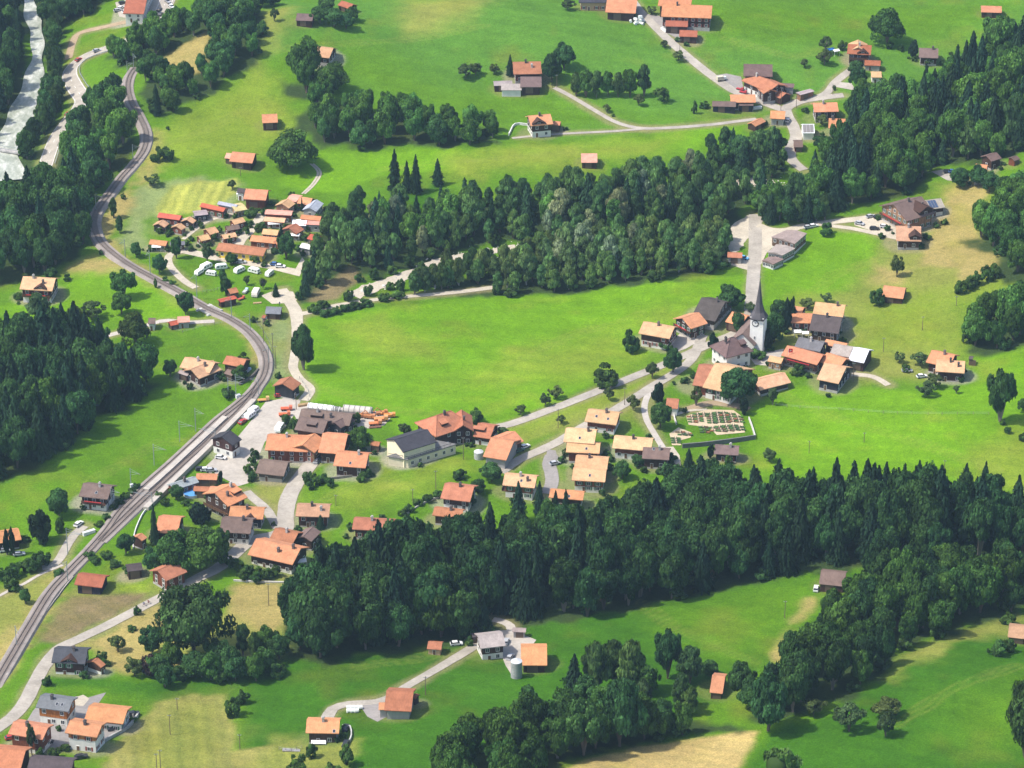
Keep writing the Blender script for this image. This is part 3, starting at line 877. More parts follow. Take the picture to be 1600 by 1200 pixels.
trackline = {}
for nm, px, lab in (('main', TRACK_A, 'single railway track curving from the wood past the station to the lower left'), ('loop', TRACK_B, 'second track of the little station beside the platform')):
    C, Z = track_line(px)
    if nm == 'loop':
        Ca, Za = trackline['main']
        for i in range(len(C)):
            j = np.argmin(np.hypot(Ca[:, 0] - C[i, 0], Ca[:, 1] - C[i, 1]))
            Z[i] = Za[j] + 0.012
    trackline[nm] = (C, Z)
    mb = MB()
    dz = 0.0 if nm == 'main' else -0.03
    sweep(mb, C, Z, 0, [(-3.6, -1.9), (-2.3, -0.12 + dz), (-1.0, -0.02 + dz), (1.0, -0.02 + dz), (2.3, -0.12 + dz), (3.6, -1.9)])
    bed = mb.build('railway_track', M['ballast'])
    tag(bed, lab, kind='structure')
    for s in (-0.75, 0.75):
        mb = MB()
        sweep(mb, C, Z, s, [(-0.06, 0.06), (-0.05, 0.24), (0.05, 0.24), (0.06, 0.06)])
        mb.build('rail', M['steel'], bed)
    mb = MB()
    Nn = normals2(C)
    acc, nxt = 0.0, 0.0
    for i in range(len(C) - 1):
        L = np.linalg.norm(C[i + 1] - C[i])
        while nxt < acc + L:
            t = (nxt - acc) / L
            p = C[i] * (1 - t) + C[i + 1] * t
            zz = Z[i] * (1 - t) + Z[i + 1] * t
            n_, tn = Nn[i], np.array([Nn[i][1], -Nn[i][0]])
            q = [p + n_ * a + tn * b2 for a, b2 in ((-1.25, -.13), (1.25, -.13), (1.25, .13), (-1.25, .13))]
            mb.add([(a[0], a[1], zz - 0.03) for a in q] + [(a[0], a[1], zz + 0.07) for a in q], [(4, 5, 6, 7), (0, 1, 5, 4), (2, 3, 7, 6), (1, 2, 6, 5), (3, 0, 4, 7)])
            nxt += 0.72
        acc += L
    sl = mb.build('sleeper', M['sleeper'], bed)
    sl['kind'] = 'stuff'

def rail_z(x, y):
    Ca, Za = trackline['main']
    j = np.argmin(np.hypot(Ca[:, 0] - x, Ca[:, 1] - y))
    return float(Za[j])

def platform(px, width, label, hgt=0.45):
    C = spline([(p.x, p.y) for p in (at(u, v) for u, v in px)], 3)
    Z = np.array([rail_z(*c) for c in C])
    mb = MB()
    h = width / 2
    sweep(mb, C, Z, 0, [(-h, -1.2), (-h, hgt), (h, hgt), (h, -1.2)])
    m = 4
    mb.f.append((0, 1, 2, 3)); mb.m.append(0)
    n0 = (len(C) - 1) * m
    mb.f.append((n0 + 3, n0 + 2, n0 + 1, n0)); mb.m.append(0)
    o = mb.build('station_platform', M['concrete'])
    tag(o, label, 'platform', kind='structure')
    return o
platform([(352,655),(330,676),(300,704),(270,732),(242,757),(228,769)], 2.1, 'pale middle platform between the two station tracks')
platform([(397,627),(380,645),(352,674),(326,702),(298,730),(270,757),(246,780),(228,797)], 1.9, 'long pale side platform next to the station yard', 0.4)
strip('service_path', [(112,902),(90,930),(62,968),(30,1018),(8,1056)], 1.3, M['concrete'], 0.5, 'pale cable duct running beside the lower track')

# underpass below the railway
p = at(327, 486)
br = empty('railway_bridge', (p.x, p.y, tz(p.x, p.y)), 0)
tag(br, 'small concrete railway underpass where the pale lane meets the embankment', 'bridge')
C, Z = trackline['main']
j = int(np.argmin(np.hypot(C[:, 0] - p.x, C[:, 1] - p.y)))
d = C[min(j + 2, len(C) - 1)] - C[j - 2]
br.rotation_euler = (0, 0, math.atan2(d[1], d[0]))
zt = Z[j] - br.location.z
for s in (-1, 1):
    MB().box(s * 3.0 - 0.5, s * 3.0 + 0.5, -3.6, 3.6, -3.0, zt - 0.1).build('abutment', M['stone'], br, (0.5, 0.49, 0.46))
MB().box(-3.5, 3.5, -2.9, -2.6, zt - 0.35, zt + 0.25).build('parapet', M['stone'], br, (0.5, 0.49, 0.46))
MB().box(-3.5, 3.5, 2.6, 2.9, zt - 0.35, zt + 0.25).build('parapet', M['stone'], br, (0.5, 0.49, 0.46))

# footbridge over the river
a, b2 = at(-8, 236), at(38, 243)
zz = max(a.z, b2.z) + 1.2
fb = empty('river_bridge', (a.x, a.y, zz), math.atan2(b2.y - a.y, b2.x - a.x))
tag(fb, 'narrow grey bridge across the river at the left edge', 'bridge')
L = (b2.xy - a.xy).length
MB().box(-8, L + 4, -1.4, 1.4, -0.5, 0).build('deck', M['stone'], fb, (0.42, 0.4, 0.38))
for s in (-1.35, 1.35):
    mb = MB()
    mb.box(-8, L + 4, s - 0.05, s + 0.05, 0.95, 1.08)
    for k in range(12):
        x = -8 + (L + 12) * k / 11
        mb.box(x - 0.05, x + 0.05, s - 0.04, s + 0.04, 0, 0.95)
    mb.build('railing', M['galv'], fb)
# ------------------------------------------------------------------ buildings
RC = {'O': (0.53, 0.235, 0.120), 'P': (0.585, 0.350, 0.190), 'R': (0.36, 0.125, 0.070), 'B': (0.165, 0.112, 0.098), 'D': (0.085, 0.068, 0.066),
      'G': (0.06, 0.06, 0.07), 'S': (0.33, 0.35, 0.38), 'W': (0.74, 0.74, 0.75), 'T': (0.44, 0.25, 0.15), 'X': (0.47, 0.115, 0.07),
      'L': (0.34, 0.29, 0.26), 'V': (0.38, 0.155, 0.085), 'K': (0.50, 0.40, 0.19), 'Y': (0.17, 0.175, 0.185), 'M': (0.60, 0.29, 0.22)}
WC = {'w': ((0.060, 0.032, 0.024), None), 'm': ((0.062, 0.033, 0.025), (0.72, 0.70, 0.65)), 'r': ((0.17, 0.055, 0.032), None),
      'n': ((0.18, 0.06, 0.035), (0.72, 0.70, 0.65)), 'p': (None, (0.74, 0.72, 0.67)), 'c': (None, (0.78, 0.70, 0.50)), 'y': (None, (0.85, 0.62, 0.10)),
      'g': (None, (0.36, 0.35, 0.33)), 'o': ((0.46, 0.17, 0.055), (0.74, 0.72, 0.67)), 'k': ((0.030, 0.030, 0.042), None), 'q': (None, (0.50, 0.33, 0.19)),
      'b': ((0.26, 0.14, 0.08), None), 'h': ((0.10, 0.075, 0.062), (0.45, 0.42, 0.38))}

def window_mesh(name, shutters=None, wd=1.0, ht=1.2):
    mb = MB()
    f = 0.1
    mb.box(-wd / 2 - f, -wd / 2, -0.07, 0.05, -ht / 2 - f, ht / 2 + f, 0)
    mb.box(wd / 2, wd / 2 + f, -0.07, 0.05, -ht / 2 - f, ht / 2 + f, 0)
    mb.box(-wd / 2, wd / 2, -0.07, 0.05, ht / 2, ht / 2 + f, 0)
    mb.box(-wd / 2, wd / 2, -0.09, 0.05, -ht / 2 - f, -ht / 2, 0)
    mb.box(-0.035, 0.035, -0.05, 0.05, -ht / 2, ht / 2, 0)
    mb.box(-wd / 2, wd / 2, -0.02, 0.04, -ht / 2, ht / 2, 1)
    if shutters:
        for s in (-1, 1):
            x = s * (wd / 2 + f + 0.28)
            mb.box(x - 0.26, x + 0.26, -0.06, 0.04, -ht / 2 - 0.05, ht / 2 + 0.05, 2)
    return mb.mesh(name, [M['white'], M['glass']] + ([shutters] if shutters else []))

def plain(name, c, rough=0.7):
    m, nt, b = material(name)
    b.inputs['Base Color'].default_value = (*c, 1)
    b.inputs['Roughness'].default_value = rough
    return m
SH_GREEN = plain('green_shutter', (0.04, 0.12, 0.06))
SH_RED = plain('red_shutter', (0.22, 0.04, 0.03))
M['flower'] = plain('geraniums', (0.45, 0.03, 0.03))
WIN = [window_mesh('window'), window_mesh('window_with_shutters', SH_GREEN), window_mesh('window_with_shutters', SH_RED)]
WIN_S = window_mesh('small_window', None, 0.7, 0.7)
mb = MB()
mb.box(-0.5, 0.5, -0.1, 0.05, -1.0, 1.0, 0)
mb.box(-0.42, 0.42, -0.12, -0.1, -0.95, 0.92, 1)
DOOR = mb.mesh('door', [M['white'], plain('brown_door', (0.12, 0.06, 0.03))])
mb = MB()
mb.box(-1.6, 1.6, -0.08, 0.05, -1.5, 1.5, 0)
for k in range(7):
    x = -1.5 + k * 0.46
    mb.box(x, x + 0.38, -0.13, -0.08, -1.45, 1.45, 0)
BARN_DOOR = mb.mesh('barn_door', [plain('weathered_gate', (0.13, 0.085, 0.055))])
mb = MB()
mb.box(-0.4, 0.4, -0.55, 0.55, -0.03, 0.06, 0)
mb.box(-0.32, 0.32, -0.47, 0.47, 0.06, 0.08, 1)
SKYL = mb.mesh('skylight', [plain('grey_flashing', (0.45, 0.45, 0.46)), M['glass']])

def jit(c, a=0.06):
    k = 1 + RND.uniform(-a, a)
    return (c[0] * k, c[1] * k * (1 + RND.uniform(-a, a) * 0.4), c[2] * k * (1 + RND.uniform(-a, a) * 0.6))

HOUSES = []
def house_at(name, label, cat, c, ang, L, w, h, roof, wall, pitch=24, og=None, oe=None, chim=(0.6,), win='f', floors=None, xg=None, bal=None,
             door=0.3, sky=(), solar=None, solar_mat=None, hb=None, barn=False, hip=0.0, group=None, bn=0, roof2=None, th=0.24, dormers=()):
    tp = math.tan(R(pitch))
    hr = h + w * tp
    og = min(0.9, L * 0.09) if og is None else og
    oe = min(0.85, w * 0.16) if oe is None else oe
    root = empty(name, c, ang)
    tag(root, label, cat, group)
    HOUSES.append((root, L, w))
    xl, wl = L / 2 - og, w - oe
    ht = h + oe * tp - th
    timber, base = WC[wall]
    if hb is None:
        hb = 0.0 if base is None else (h * 0.46 if timber else 99)
    wallobj = None
    if hip < 0.5:
        topz = hr - th * 1.15
        prof = lambda b, gr: [(-wl - gr, b), (wl + gr, b), (wl + gr, ht - gr * tp), (0, topz), (-wl - gr, ht - gr * tp)]
    else:
        prof = lambda b, gr: [(-wl - gr, b), (wl + gr, b), (wl + gr, ht), (-wl - gr, ht)]
    if timber and base:
        MB().box(-xl, xl, -wl, wl, -3.5, hb).build('base_wall', M['plaster'], root, jit(base, .05))
        wallobj = MB().prism(prof(hb, 0.07), -xl - 0.07, xl + 0.07).build('wall', M['wood'], root, jit(timber, .2))
    elif timber:
        wallobj = MB().prism(prof(-3.5, 0.0), -xl, xl).build('wall', M['wood'], root, jit(timber, .2))
        if not barn:
            MB().box(-xl - 0.05, xl + 0.05, -wl - 0.05, wl + 0.05, -3.5, 0.5).build('base_wall', M['stone'], root, (0.42, 0.40, 0.37))
    else:
        wallobj = MB().prism(prof(-3.5, 0.0), -xl, xl).build('wall', M['plaster'], root, jit(base, .05))
    # roof
    rc = jit(RC[roof], .13)
    mb = MB()
    if hip < 0.5:
        def slab(x0, x1, m=0):
            mb.prism([(-w, h - th), (0, hr - th * 1.1), (w, h - th), (w, h), (0, hr), (-w, h)], x0, x1, m)
        slab(-L / 2, L / 2)
        mb.prism([(-0.22, hr - 0.08), (0.22, hr - 0.08), (0, hr + 0.12)], -L / 2 + 0.02, L / 2 - 0.02)
        for s in (-1, 1):
            x = s * (L / 2 - 0.06)
            mb.prism([(-w + .1, h - th - .02), (0, hr - th * 1.1 - .02), (w - .1, h - th - .02), (w - .1, h + .05), (0, hr + .07), (-w + .1, h + .05)], min(x, x + s * 0.1), max(x, x + s * 0.1), 1)
    else:
        lr = max(0.3, L / 2 - w * hip)
        z0 = h - th
        mb.add([(-L / 2, -w, h), (L / 2, -w, h), (L / 2, w, h), (-L / 2, w, h), (-lr, 0, hr), (lr, 0, hr), (-L / 2, -w, z0), (L / 2, -w, z0), (L / 2, w, z0), (-L / 2, w, z0)],
               [(0, 1, 5, 4), (1, 2, 5), (2, 3, 4, 5), (3, 0, 4), (6, 7, 1, 0), (7, 8, 2, 1), (8, 9, 3, 2), (9, 6, 0, 3), (9, 8, 7, 6)])
        for s in (-1, 1):
            for q in (-1, 1):
                mb.tube((s * L / 2, q * w, h + .03), (s * lr, 0, hr + .03), 0.14, n=4)
        mb.tube((-lr, 0, hr + .03), (lr, 0, hr + .03), 0.14, n=4)
    rf = mb.build('roof', [M['tile'], M['wood']], root, rc)
    # chimneys
    for i, fx in enumerate(chim):
        x = (fx - 0.5) * 2 * (L / 2 - 1.0)
        y = -0.5 if i % 2 == 0 else -w * 0.45
        zt = hr - abs(y) * tp
        mb = MB()
        mb.box(x - 0.36, x + 0.36, y - 0.36, y + 0.36, zt - 0.6, zt + 1.25)
        mb.box(x - 0.46, x + 0.46, y - 0.46, y + 0.46, zt + 1.25, zt + 1.38)
        mb.box(x - 0.26, x + 0.26, y - 0.26, y + 0.26, zt + 1.38, zt + 1.7)
        mb.build('chimney', M['stone'], rf, RND.choice([(0.10, 0.09, 0.09), (0.16, 0.13, 0.12), (0.45, 0.43, 0.4)]))
    tilt = math.atan(tp)
    for fx, fy in sky:
        o = mesh_obj('skylight', SKYL, rf)
        o.location = ((fx - 0.5) * L, -w * fy, hr - w * fy * tp + 0.05)
        o.rotation_euler = (tilt, 0, 0)
    if solar:
        x0, x1, y0, y1 = solar
        n = max(2, int((x1 - x0) * L / 1.1))
        for k in range(n):
            a = (x0 - .5) * L + (x1 - x0) * L * k / n
            b2 = a + (x1 - x0) * L / n - 0.12
            ya, yb = -w * y0, -w * y1
            za, zb = hr + ya * tp + 0.12, hr + yb * tp + 0.12
            MB().add([(a, ya, za), (b2, ya, za), (b2, yb, zb), (a, yb, zb), (a, ya, za - .08), (b2, ya, za - .08), (b2, yb, zb - .08), (a, yb, zb - .08)],
                     [(0, 1, 2, 3), (7, 6, 5, 4), (0, 4, 5, 1), (1, 5, 6, 2), (2, 6, 7, 3), (3, 7, 4, 0)]).build('glass_panel' if solar_mat else 'solar_panel', solar_mat or SOLAR, rf)
    # windows and doors
    def put(me, nm, x, y, z, rz, sc=1.0):
        o = mesh_obj(nm, me, root)
        o.location = (x, y, z)
        o.rotation_euler = (0, 0, rz)
        if sc != 1.0:
            o.scale = (sc, sc, sc)
        return o
    pr = 0.07 if (timber and base) else 0.0
    if floors is None:
        floors = 2 if h > 4.3 else 1
    if win and not barn:
        st = 0 if wall in ('p', 'c', 'y', 'g') else RND.choice([0, 0, 0, 1, 2])
        if L < 9 and h < 3.2:
            wm, stp = WIN_S if L < 6 else WIN[0], 2.0
        else:
            wm, stp = WIN[st], 2.7
        zs = [1.5] if floors == 1 else [1.45, h - 1.35]
        n = max(1, int(2 * xl / stp))
        for z in zs:
            pz = pr if z > hb else 0.0
            for k in range(n):
                x = -xl + 2 * xl * (k + 0.5) / n
                if RND.random() < 0.12 or (z < 2 and door is not None and abs(x - (door - 0.5) * 2 * xl) < 1.3):
                    continue
                put(wm, 'window', x, -wl - pz, z, 0)
        if 'g' in win or 'f' in win:
            m2 = max(1, int(2 * wl / 2.9))
            for s in (-1, 1):
                for z in zs + ([h + 0.9] if wl > 4 and hip < .5 else []):
                    pz = pr if z > hb else 0.0
                    mm = m2 if z < h else max(1, m2 - 2)
                    sp = wl if z < h else wl * 0.55
                    for k in range(mm):
                        y = -sp + 2 * sp * (k + 0.5) / mm
                        put(wm if z < h else WIN[0], 'window', s * (xl + pz), y, z, s * math.pi / 2)
    if door is not None:
        if barn:
            k = min(1.0, (h - 0.3) / 3.0)
            put(BARN_DOOR, 'door', (door - .5) * 2 * (xl - 2), -wl - pr, 1.5 * k, 0, k)
        else:
            put(DOOR, 'door', (door - .5) * 2 * (xl - .6), -wl - (pr if hb < 1 else 0), 1.0, 0)
    if bal:
        for side in bal:
            z = 2.55 if h > 4.3 else 2.3
            mb = MB()
            ln = xl if side == 'f' else wl
            mb.box(-ln, ln, -1.15, 0, z - 0.18, z)
            mb.box(-ln, ln, -1.18, -1.08, z + 0.1, z + 0.95)
            for k in range(5):
                x = -ln + 0.1 + (2 * ln - 0.2) * k / 4
                mb.box(x - .07, x + .07, -1.2, -1.06, z - .18, z + 1.05)
            o = mb.build('balcony', M['wood'], root, jit((0.11, 0.055, 0.035), .2))
            if side == 'f':
                o.location = (0, -wl - pr, 0)
            else:
                s = 1 if side == 'r' else -1
                o.location = (s * (xl + pr), 0, 0)
                o.rotation_euler = (0, 0, s * math.pi / 2)
            if RND.random() < .5:
                fb_ = MB().box(-ln * .7, ln * .7, -1.42, -1.2, z + .75, z + 1.05).build('flower_box', M['flower'], o)
    if xg:
        fx, wd, ha = xg[:3]
        yf = -w * (xg[3] if len(xg) > 3 else 0.93)
        x = (fx - .5) * L
        za = hr - ha
        ze = za - wd / 2 * tp * 1.15
        yb = -(hr - za) / tp + 0.3
        mb = MB()
        # front-facing pentagon running back into the main roof
        pts = [(x - wd / 2 + .25, h - 1.0), (x + wd / 2 - .25, h - 1.0), (x + wd / 2 - .25, ze - .05), (x, za - .25), (x - wd / 2 + .25, ze - .05)]
        n = 5
        mb.add([(a, yf + .35, z) for a, z in pts] + [(a, yb, z) for a, z in pts], [(0, 1, 2, 3, 4)] + [(i, n + i, n + (i + 1) % n, (i + 1) % n) for i in range(n)], 0)
        rp = [(x - wd / 2 - .2, ze - .2), (x, za - .2), (x + wd / 2 + .2, ze - .2), (x + wd / 2 + .2, ze + .02), (x, za + .03), (x - wd / 2 - .2, ze + .02)]
        mb.add([(a, yf - .3, z) for a, z in rp] + [(a, yb, z) for a, z in rp], [tuple(range(6)), tuple(range(11, 5, -1))] + [(i, 6 + i, 6 + (i + 1) % 6, (i + 1) % 6) for i in range(6)], 1)
        dm = mb.build('dormer', [M['wood'] if timber else M['plaster'], M['tile']], root, (timber or base))
        # roof of the dormer carries the main roof colour
        dm.data.materials.clear()
        dm.data.materials.append(M['wood_fixed'] if timber else M['plaster_fixed'])
        dm.data.materials.append(M['tile'])
        dm.color = (*rc, 1)
        if wd > 2.4:
            put(WIN[0], 'window', x, yf + .33, (ze + h) / 2 - .1, 0)
    for fx, wd in dormers:
        x = (fx - .5) * L
        yf, yb = -w * 0.62, -w * 0.30
        zf, zb = hr + yf * tp, hr + yb * tp
        mb = MB()
        mb.add([(x - wd / 2, yf, zf - .2), (x + wd / 2, yf, zf - .2), (x + wd / 2, yf, zf + 1.0), (x - wd / 2, yf, zf + 1.0), (x - wd / 2, yb, zb + .1), (x + wd / 2, yb, zb + .1)],
               [(0, 1, 2, 3), (1, 5, 2), (0, 3, 4)], 0)
        mb.add([(x - wd / 2 - .2, yf - .3, zf + .95), (x + wd / 2 + .2, yf - .3, zf + .95), (x + wd / 2 + .2, yb + .3, zb + .32), (x - wd / 2 - .2, yb + .3, zb + .32),
                (x - wd / 2 - .2, yf - .3, zf + 1.1), (x + wd / 2 + .2, yf - .3, zf + 1.1), (x + wd / 2 + .2, yb + .3, zb + .45), (x - wd / 2 - .2, yb + .3, zb + .45)],
               [(4, 5, 6, 7), (0, 1, 5, 4), (1, 2, 6, 5), (3, 0, 4, 7)], 1)
        dm = mb.build('dormer', [M['wood_fixed'], M['tile']], root, rc)
    return root

M['wood_fixed'] = world_surface('dark_dormer_boards', (0.06, 0.032, 0.024), 0.8, 1.2, 0.5, 3)
M['plaster_fixed'] = world_surface('pale_dormer_plaster', (0.72, 0.70, 0.65), 0.9, 1.05, 0.5, 3)
m, nt, b = material('solar_cells')
b.inputs['Base Color'].default_value = (0.06, 0.09, 0.16, 1)
b.inputs['Roughness'].default_value = 0.2
SOLAR = m
m, nt, b = material('greenhouse_glazing')
b.inputs['Base Color'].default_value = (0.22, 0.20, 0.19, 1)
b.inputs['Roughness'].default_value = 0.3
GLAZING = m

def H(name, label, x0, y0, x1, y1, ex, ey, h, roof, wall, pitch=24, cat=None, **kw):
    """ridge from (x0,y0) to (x1,y1), eave corner under the first ridge end, all in photo pixels"""
    tp = math.tan(R(pitch))
    zg = at((x0 + x1) / 2, max(y0, y1) + 18).z
    w = 5.0
    for _ in range(14):
        q0, q1 = at_z(x0, y0, zg + h + w * tp), at_z(x1, y1, zg + h + w * tp)
        d = (q1 - q0).to_2d()
        L = d.length
        d.normalize()
        n = Vector((d.y, -d.x))
        e = at_z(ex, ey, zg + h)
        a = (e - q0).to_2d().dot(n)
        if a < 0:
            n, a = -n, -a
        w = w * 0.4 + a * 0.6
        w = min(max(w, 1.3), 14)
        c = (q0 + q1) / 2
        zg = zg * .5 + tz(c.x, c.y) * .5
    Y = -n
    X = Vector((Y.y, -Y.x))
    if kw.get('group') == HG:
        L, w, h = L * 1.16, w * 1.14, h * 1.08
    if cat is None:
        cat = name.split('_')[-1]
        cat = {'house': 'house', 'chalet': 'chalet', 'farmhouse': 'farmhouse', 'barn': 'barn', 'shed': 'shed', 'hut': 'hut', 'garage': 'garage', 'cabin': 'cabin'}.get(cat, cat)
    return house_at(name, label, cat, (c.x, c.y, zg), math.atan2(X.y, X.x), L, w, h, roof, wall, pitch, **kw)

VG = 'houses of the village'
HG = 'cabins of the holiday park'
SM = dict(og=0.35, oe=0.35, th=0.16)
BN = dict(barn=True, chim=(), win='')
SB = dict(barn=True, chim=(), win='', og=0.35, oe=0.35, th=0.16)
CB = dict(group=HG, og=0.35, oe=0.4, th=0.16, chim=())
# --- top left and upper pasture
H('roadside_house', 'red-roofed building beside the main road at the top edge with cars around it', 200,-14,232,-13, 203,21, 4.5,'R','p')
H('field_barn', 'red-roofed barn with a pale lean-to, left of the big round linden', 363,237,399,240, 359,252, 3.2,'O','w', **BN)
H('lean_to_shed', 'small pinkish shed roof against the left end of the red-roofed barn', 354,239,363,240, 351,247, 2.4,'M','w', **SB)
H('field_hut', 'grey-brown roofed dark hut on the knoll at the top', 464,21,490,22, 464,32, 2.6,'B','w', **SB)
H('field_hut', 'red-roofed hut half hidden by trees at the top edge', 534,1,552,7, 537,11, 2.5,'R','w', **SB)
H('field_house', 'beige-roofed house peeping out behind the dark tree on the knoll', 494,72,521,75, 490,88, 3.2,'T','w', chim=())
H('field_barn', 'small red-roofed barn standing alone on the pasture above the linden', 409,179,433,178, 418,192, 3.0,'O','w', **SB)
H('long_barn', 'dark-roofed long barn with peach wall at the top edge', 904,-9,950,-9, 902,4, 4.2,'G','q', **dict(BN, win='f', barn=False))
H('upper_farm_barn', 'bright orange barn at the top edge left of the farm road', 949,-5,996,-3, 949,19, 3.8,'O','w', **BN)
H('upper_farmhouse', 'big farmhouse with long bright orange roof right of the farm road', 1035,6,1113,9, 1043,26, 5.2,'O','w', chim=(.28,), og=.7)
H('upper_farm_barn', 'orange-roofed barn directly behind the long upper farmhouse', 1031,-9,1082,-6, 1030,9, 5.0,'O','w', **BN)
H('farm_shed', 'long low red-brown shed in front of the long upper farmhouse', 1040,32,1075,33, 1039,41, 3.0,'R','w', **SB)
H('farm_garage', 'small red-roofed garage beside the farm road', 1062,47,1090,48, 1066,57, 2.6,'R','w', cat='garage', **SB)
H('pasture_farmhouse', 'red-tiled farmhouse beside two big trees on the upper pasture', 801,97,845,96, 808,116, 4.0,'V','w', chim=(.45,.7))
H('pasture_barn', 'grey-roofed barn in front of the red-tiled farmhouse', 813,120,846,120, 818,136, 3.2,'B','w', **BN)
H('pasture_shed', 'pale pinkish-roofed shed with white wall left of the grey-roofed barn', 783,131,815,131, 787,141, 2.6,'L','p', **dict(SB, barn=False, door=None))
H('pasture_shed', 'small shed with a white roof end behind the pale pinkish-roofed shed', 771,127,800,126, 773,134, 2.6,'L','w', **SB)
H('pasture_house', 'red-roofed dark chalet with a front gable and terrace at the thin pasture path', 825,181,860,178, 827,197, 5.6,'O','m', xg=(.38,5.5,.4), chim=(.5,), door=.2)
H('terrace_annex', 'small orange-roofed annex on the right side of the chalet with terrace', 861,189,876,190, 861,195, 3.0,'O','w', **SB)
H('hamlet_barn', 'large dark brown barn behind the red farmhouse with the yard', 1162,100,1207,101, 1169,119, 4.6,'B','w', **BN)
H('hamlet_farmhouse', 'red-brown farmhouse with the tractor yard on its left', 1174,114,1216,132, 1159,126, 4.6,'V','m', chim=(.2,), pitch=20)
H('gable_wing', 'red-brown front wing with a dark gable below the hamlet farmhouse', 1204,140,1187,125, 1189,143, 4.6,'V','w', chim=(), cat='house')
H('hamlet_shed', 'low red-roofed shed right of the front wing with the dark gable', 1214,140,1228,146, 1217,153, 2.6,'V','w', **SB)
H('hamlet_shop', 'orange-roofed house at the fork of the upper hamlet lanes', 1141,148,1180,148, 1144,160, 3.6,'O','w', chim=())
H('timber_shed', 'long low black timber shed in front of the orange-roofed house at the fork', 1113,158,1150,159, 1114,166, 2.8,'B','k', **SB)
H('timber_shed', 'short low black shed with white-wrapped bales at its right end', 1154,160,1177,160, 1155,165, 2.8,'B','k', **SB)
H('lane_shed', 'small red shed on the pasture path near the wood', 1174,192,1190,184, 1182,197, 2.4,'O','w', **SB)
H('lane_house', 'orange-roofed garage at the bend of the hamlet lane', 1204,173,1227,174, 1204,185, 3.0,'O','g', chim=(), cat='garage', door=.5)
H('wood_edge_hut', 'red roof showing above the trees of the stream wood', 908,240,933,240, 909,254, 2.6,'M','w', **SB)
H('hillside_hut', 'small orange-roofed hut alone in the top right corner', 1533,9,1565,10, 1535,19, 2.4,'O','w', **SB)
H('upper_chalet', 'red-brown chalet with a peach hipped back roof on the upper right pasture', 1325,69,1362,71, 1328,84, 5.0,'R','w', chim=(.5,), xg=(.66,4.5,.7), bal='f')
H('chalet_wing', 'peach-tiled rear wing rising behind the red-brown upper chalet', 1341,62,1341,74, 1326,71, 5.2,'P','w', chim=(), cat='house')
H('low_shed', 'low red-roofed shed just below the upper chalet', 1351,94,1376,95, 1352,102, 2.4,'R','g', **dict(SB, barn=False))
H('weathered_house', 'weathered brown house behind a small tree at the upper right', 1436,75,1466,76, 1440,90, 3.6,'B','w', chim=(.8,))
H('hidden_house', 'peach-roofed house half hidden below the upper chalet', 1361,112,1377,112, 1357,121, 3.0,'P','p', chim=())
H('grey_box_shed', 'small pale grey box shed beside the hamlet farmhouse', 1221,130,1241,131, 1222,136, 3.0,'B','g', **dict(SB, barn=False))
H('bus_shelter', 'open shelter with pale flat roof at the lane fork', 1247,146,1269,140, 1249,149, 2.6,'L','b', pitch=6, **SB)
H('hamlet_house', 'red-roofed dark house between lane and wood in the upper hamlet', 1270,161,1308,160, 1276,175, 4.6,'O','w', chim=(.4,))
H('hamlet_house', 'orange-roofed house at the wood edge below the red-roofed dark house', 1295,185,1321,186, 1296,200, 4.0,'O','b', chim=(.1,))
H('glasshouse', 'small glazed roof shed with a white grid beside the hamlet lane', 1253,194,1272,194, 1251,208, 3.0,'W','p', **dict(SB, barn=False, solar=(.06,.94,.08,.92), solar_mat=GLAZING, door=None))
H('lane_shed', 'brown shed with a red eave standing beside the lower hamlet lane', 1240,219,1254,219, 1239,230, 2.2,'B','r', **SB)
H('tiny_shed', 'tiny orange-roofed shed at the end of the hamlet lane', 1332,147,1340,147, 1332,154, 2.4,'O','w', **SB)
H('wood_edge_house', 'brown-roofed house between trees at the right edge', 1541,243,1557,238, 1547,253, 4.0,'B','w', chim=())
H('wood_edge_house', 'orange-roofed house beside the small car park at the wood edge', 1525,256,1543,258, 1522,271, 4.2,'O','w', chim=())
H('wood_edge_hut', 'little dark-roofed hut among the trees at the right edge', 1580,246,1589,243, 1584,252, 2.4,'B','r', **SB)
# --- left side
H('hillside_chalet', 'big peach-roofed chalet with front gable standing alone at the left edge', 36,432,87,435, 36,452, 5.4,'P','m', chim=(.3,.7), xg=(.63,4.6,.9), bal='f', hb=2.4)
H('lane_shed', 'pinkish-roofed shed beside the lane left of the railway', 277,495,296,494, 281,504, 2.6,'M','g', **dict(SB, barn=False))
H('lane_shed', 'low red-roofed shed touching the pinkish-roofed shed', 264,503,277,500, 268,509, 2.0,'X','w', **SB)
H('tree_shed', 'small grey-roofed shed behind the big round tree at the lane', 232,497,243,497, 233,506, 3.0,'B','p', **dict(SB, barn=False))
H('railway_farmhouse', 'large peach-roofed farmhouse on the meadow left of the tracks', 289,558,336,567, 281,574, 4.0,'P','w', chim=(.45,.8))
H('farm_wing', 'front wing of the large peach farmhouse reaching toward the meadow', 298,577,333,563, 318,589, 3.6,'P','w', chim=(), cat='house')
H('railway_barn', 'red-orange roofed barn between the peach farmhouse and the tracks', 354,556,385,562, 348,568, 4.0,'V','w', chim=(), **{k: v for k, v in BN.items() if k != 'chim'})
H('grey_lean_to', 'grey-roofed lean-to left of the big peach farmhouse', 281,578,296,583, 279,583, 2.4,'L','w', **SB)
H('brown_lean_to', 'brownish lean-to between peach farmhouse and bushes', 355,577,367,581, 352,584, 2.4,'B','w', **SB)
H('meadow_house', 'brown-roofed house with white base between meadow and station', 130,755,175,760, 121,775, 4.8,'B','m', chim=(.62,), bal='f', sky=((.55,.6),))
H('edge_house', 'orange-roofed house behind two cypresses at the left edge', -14,833,29,826, -8,850, 3.4,'O','w', chim=())
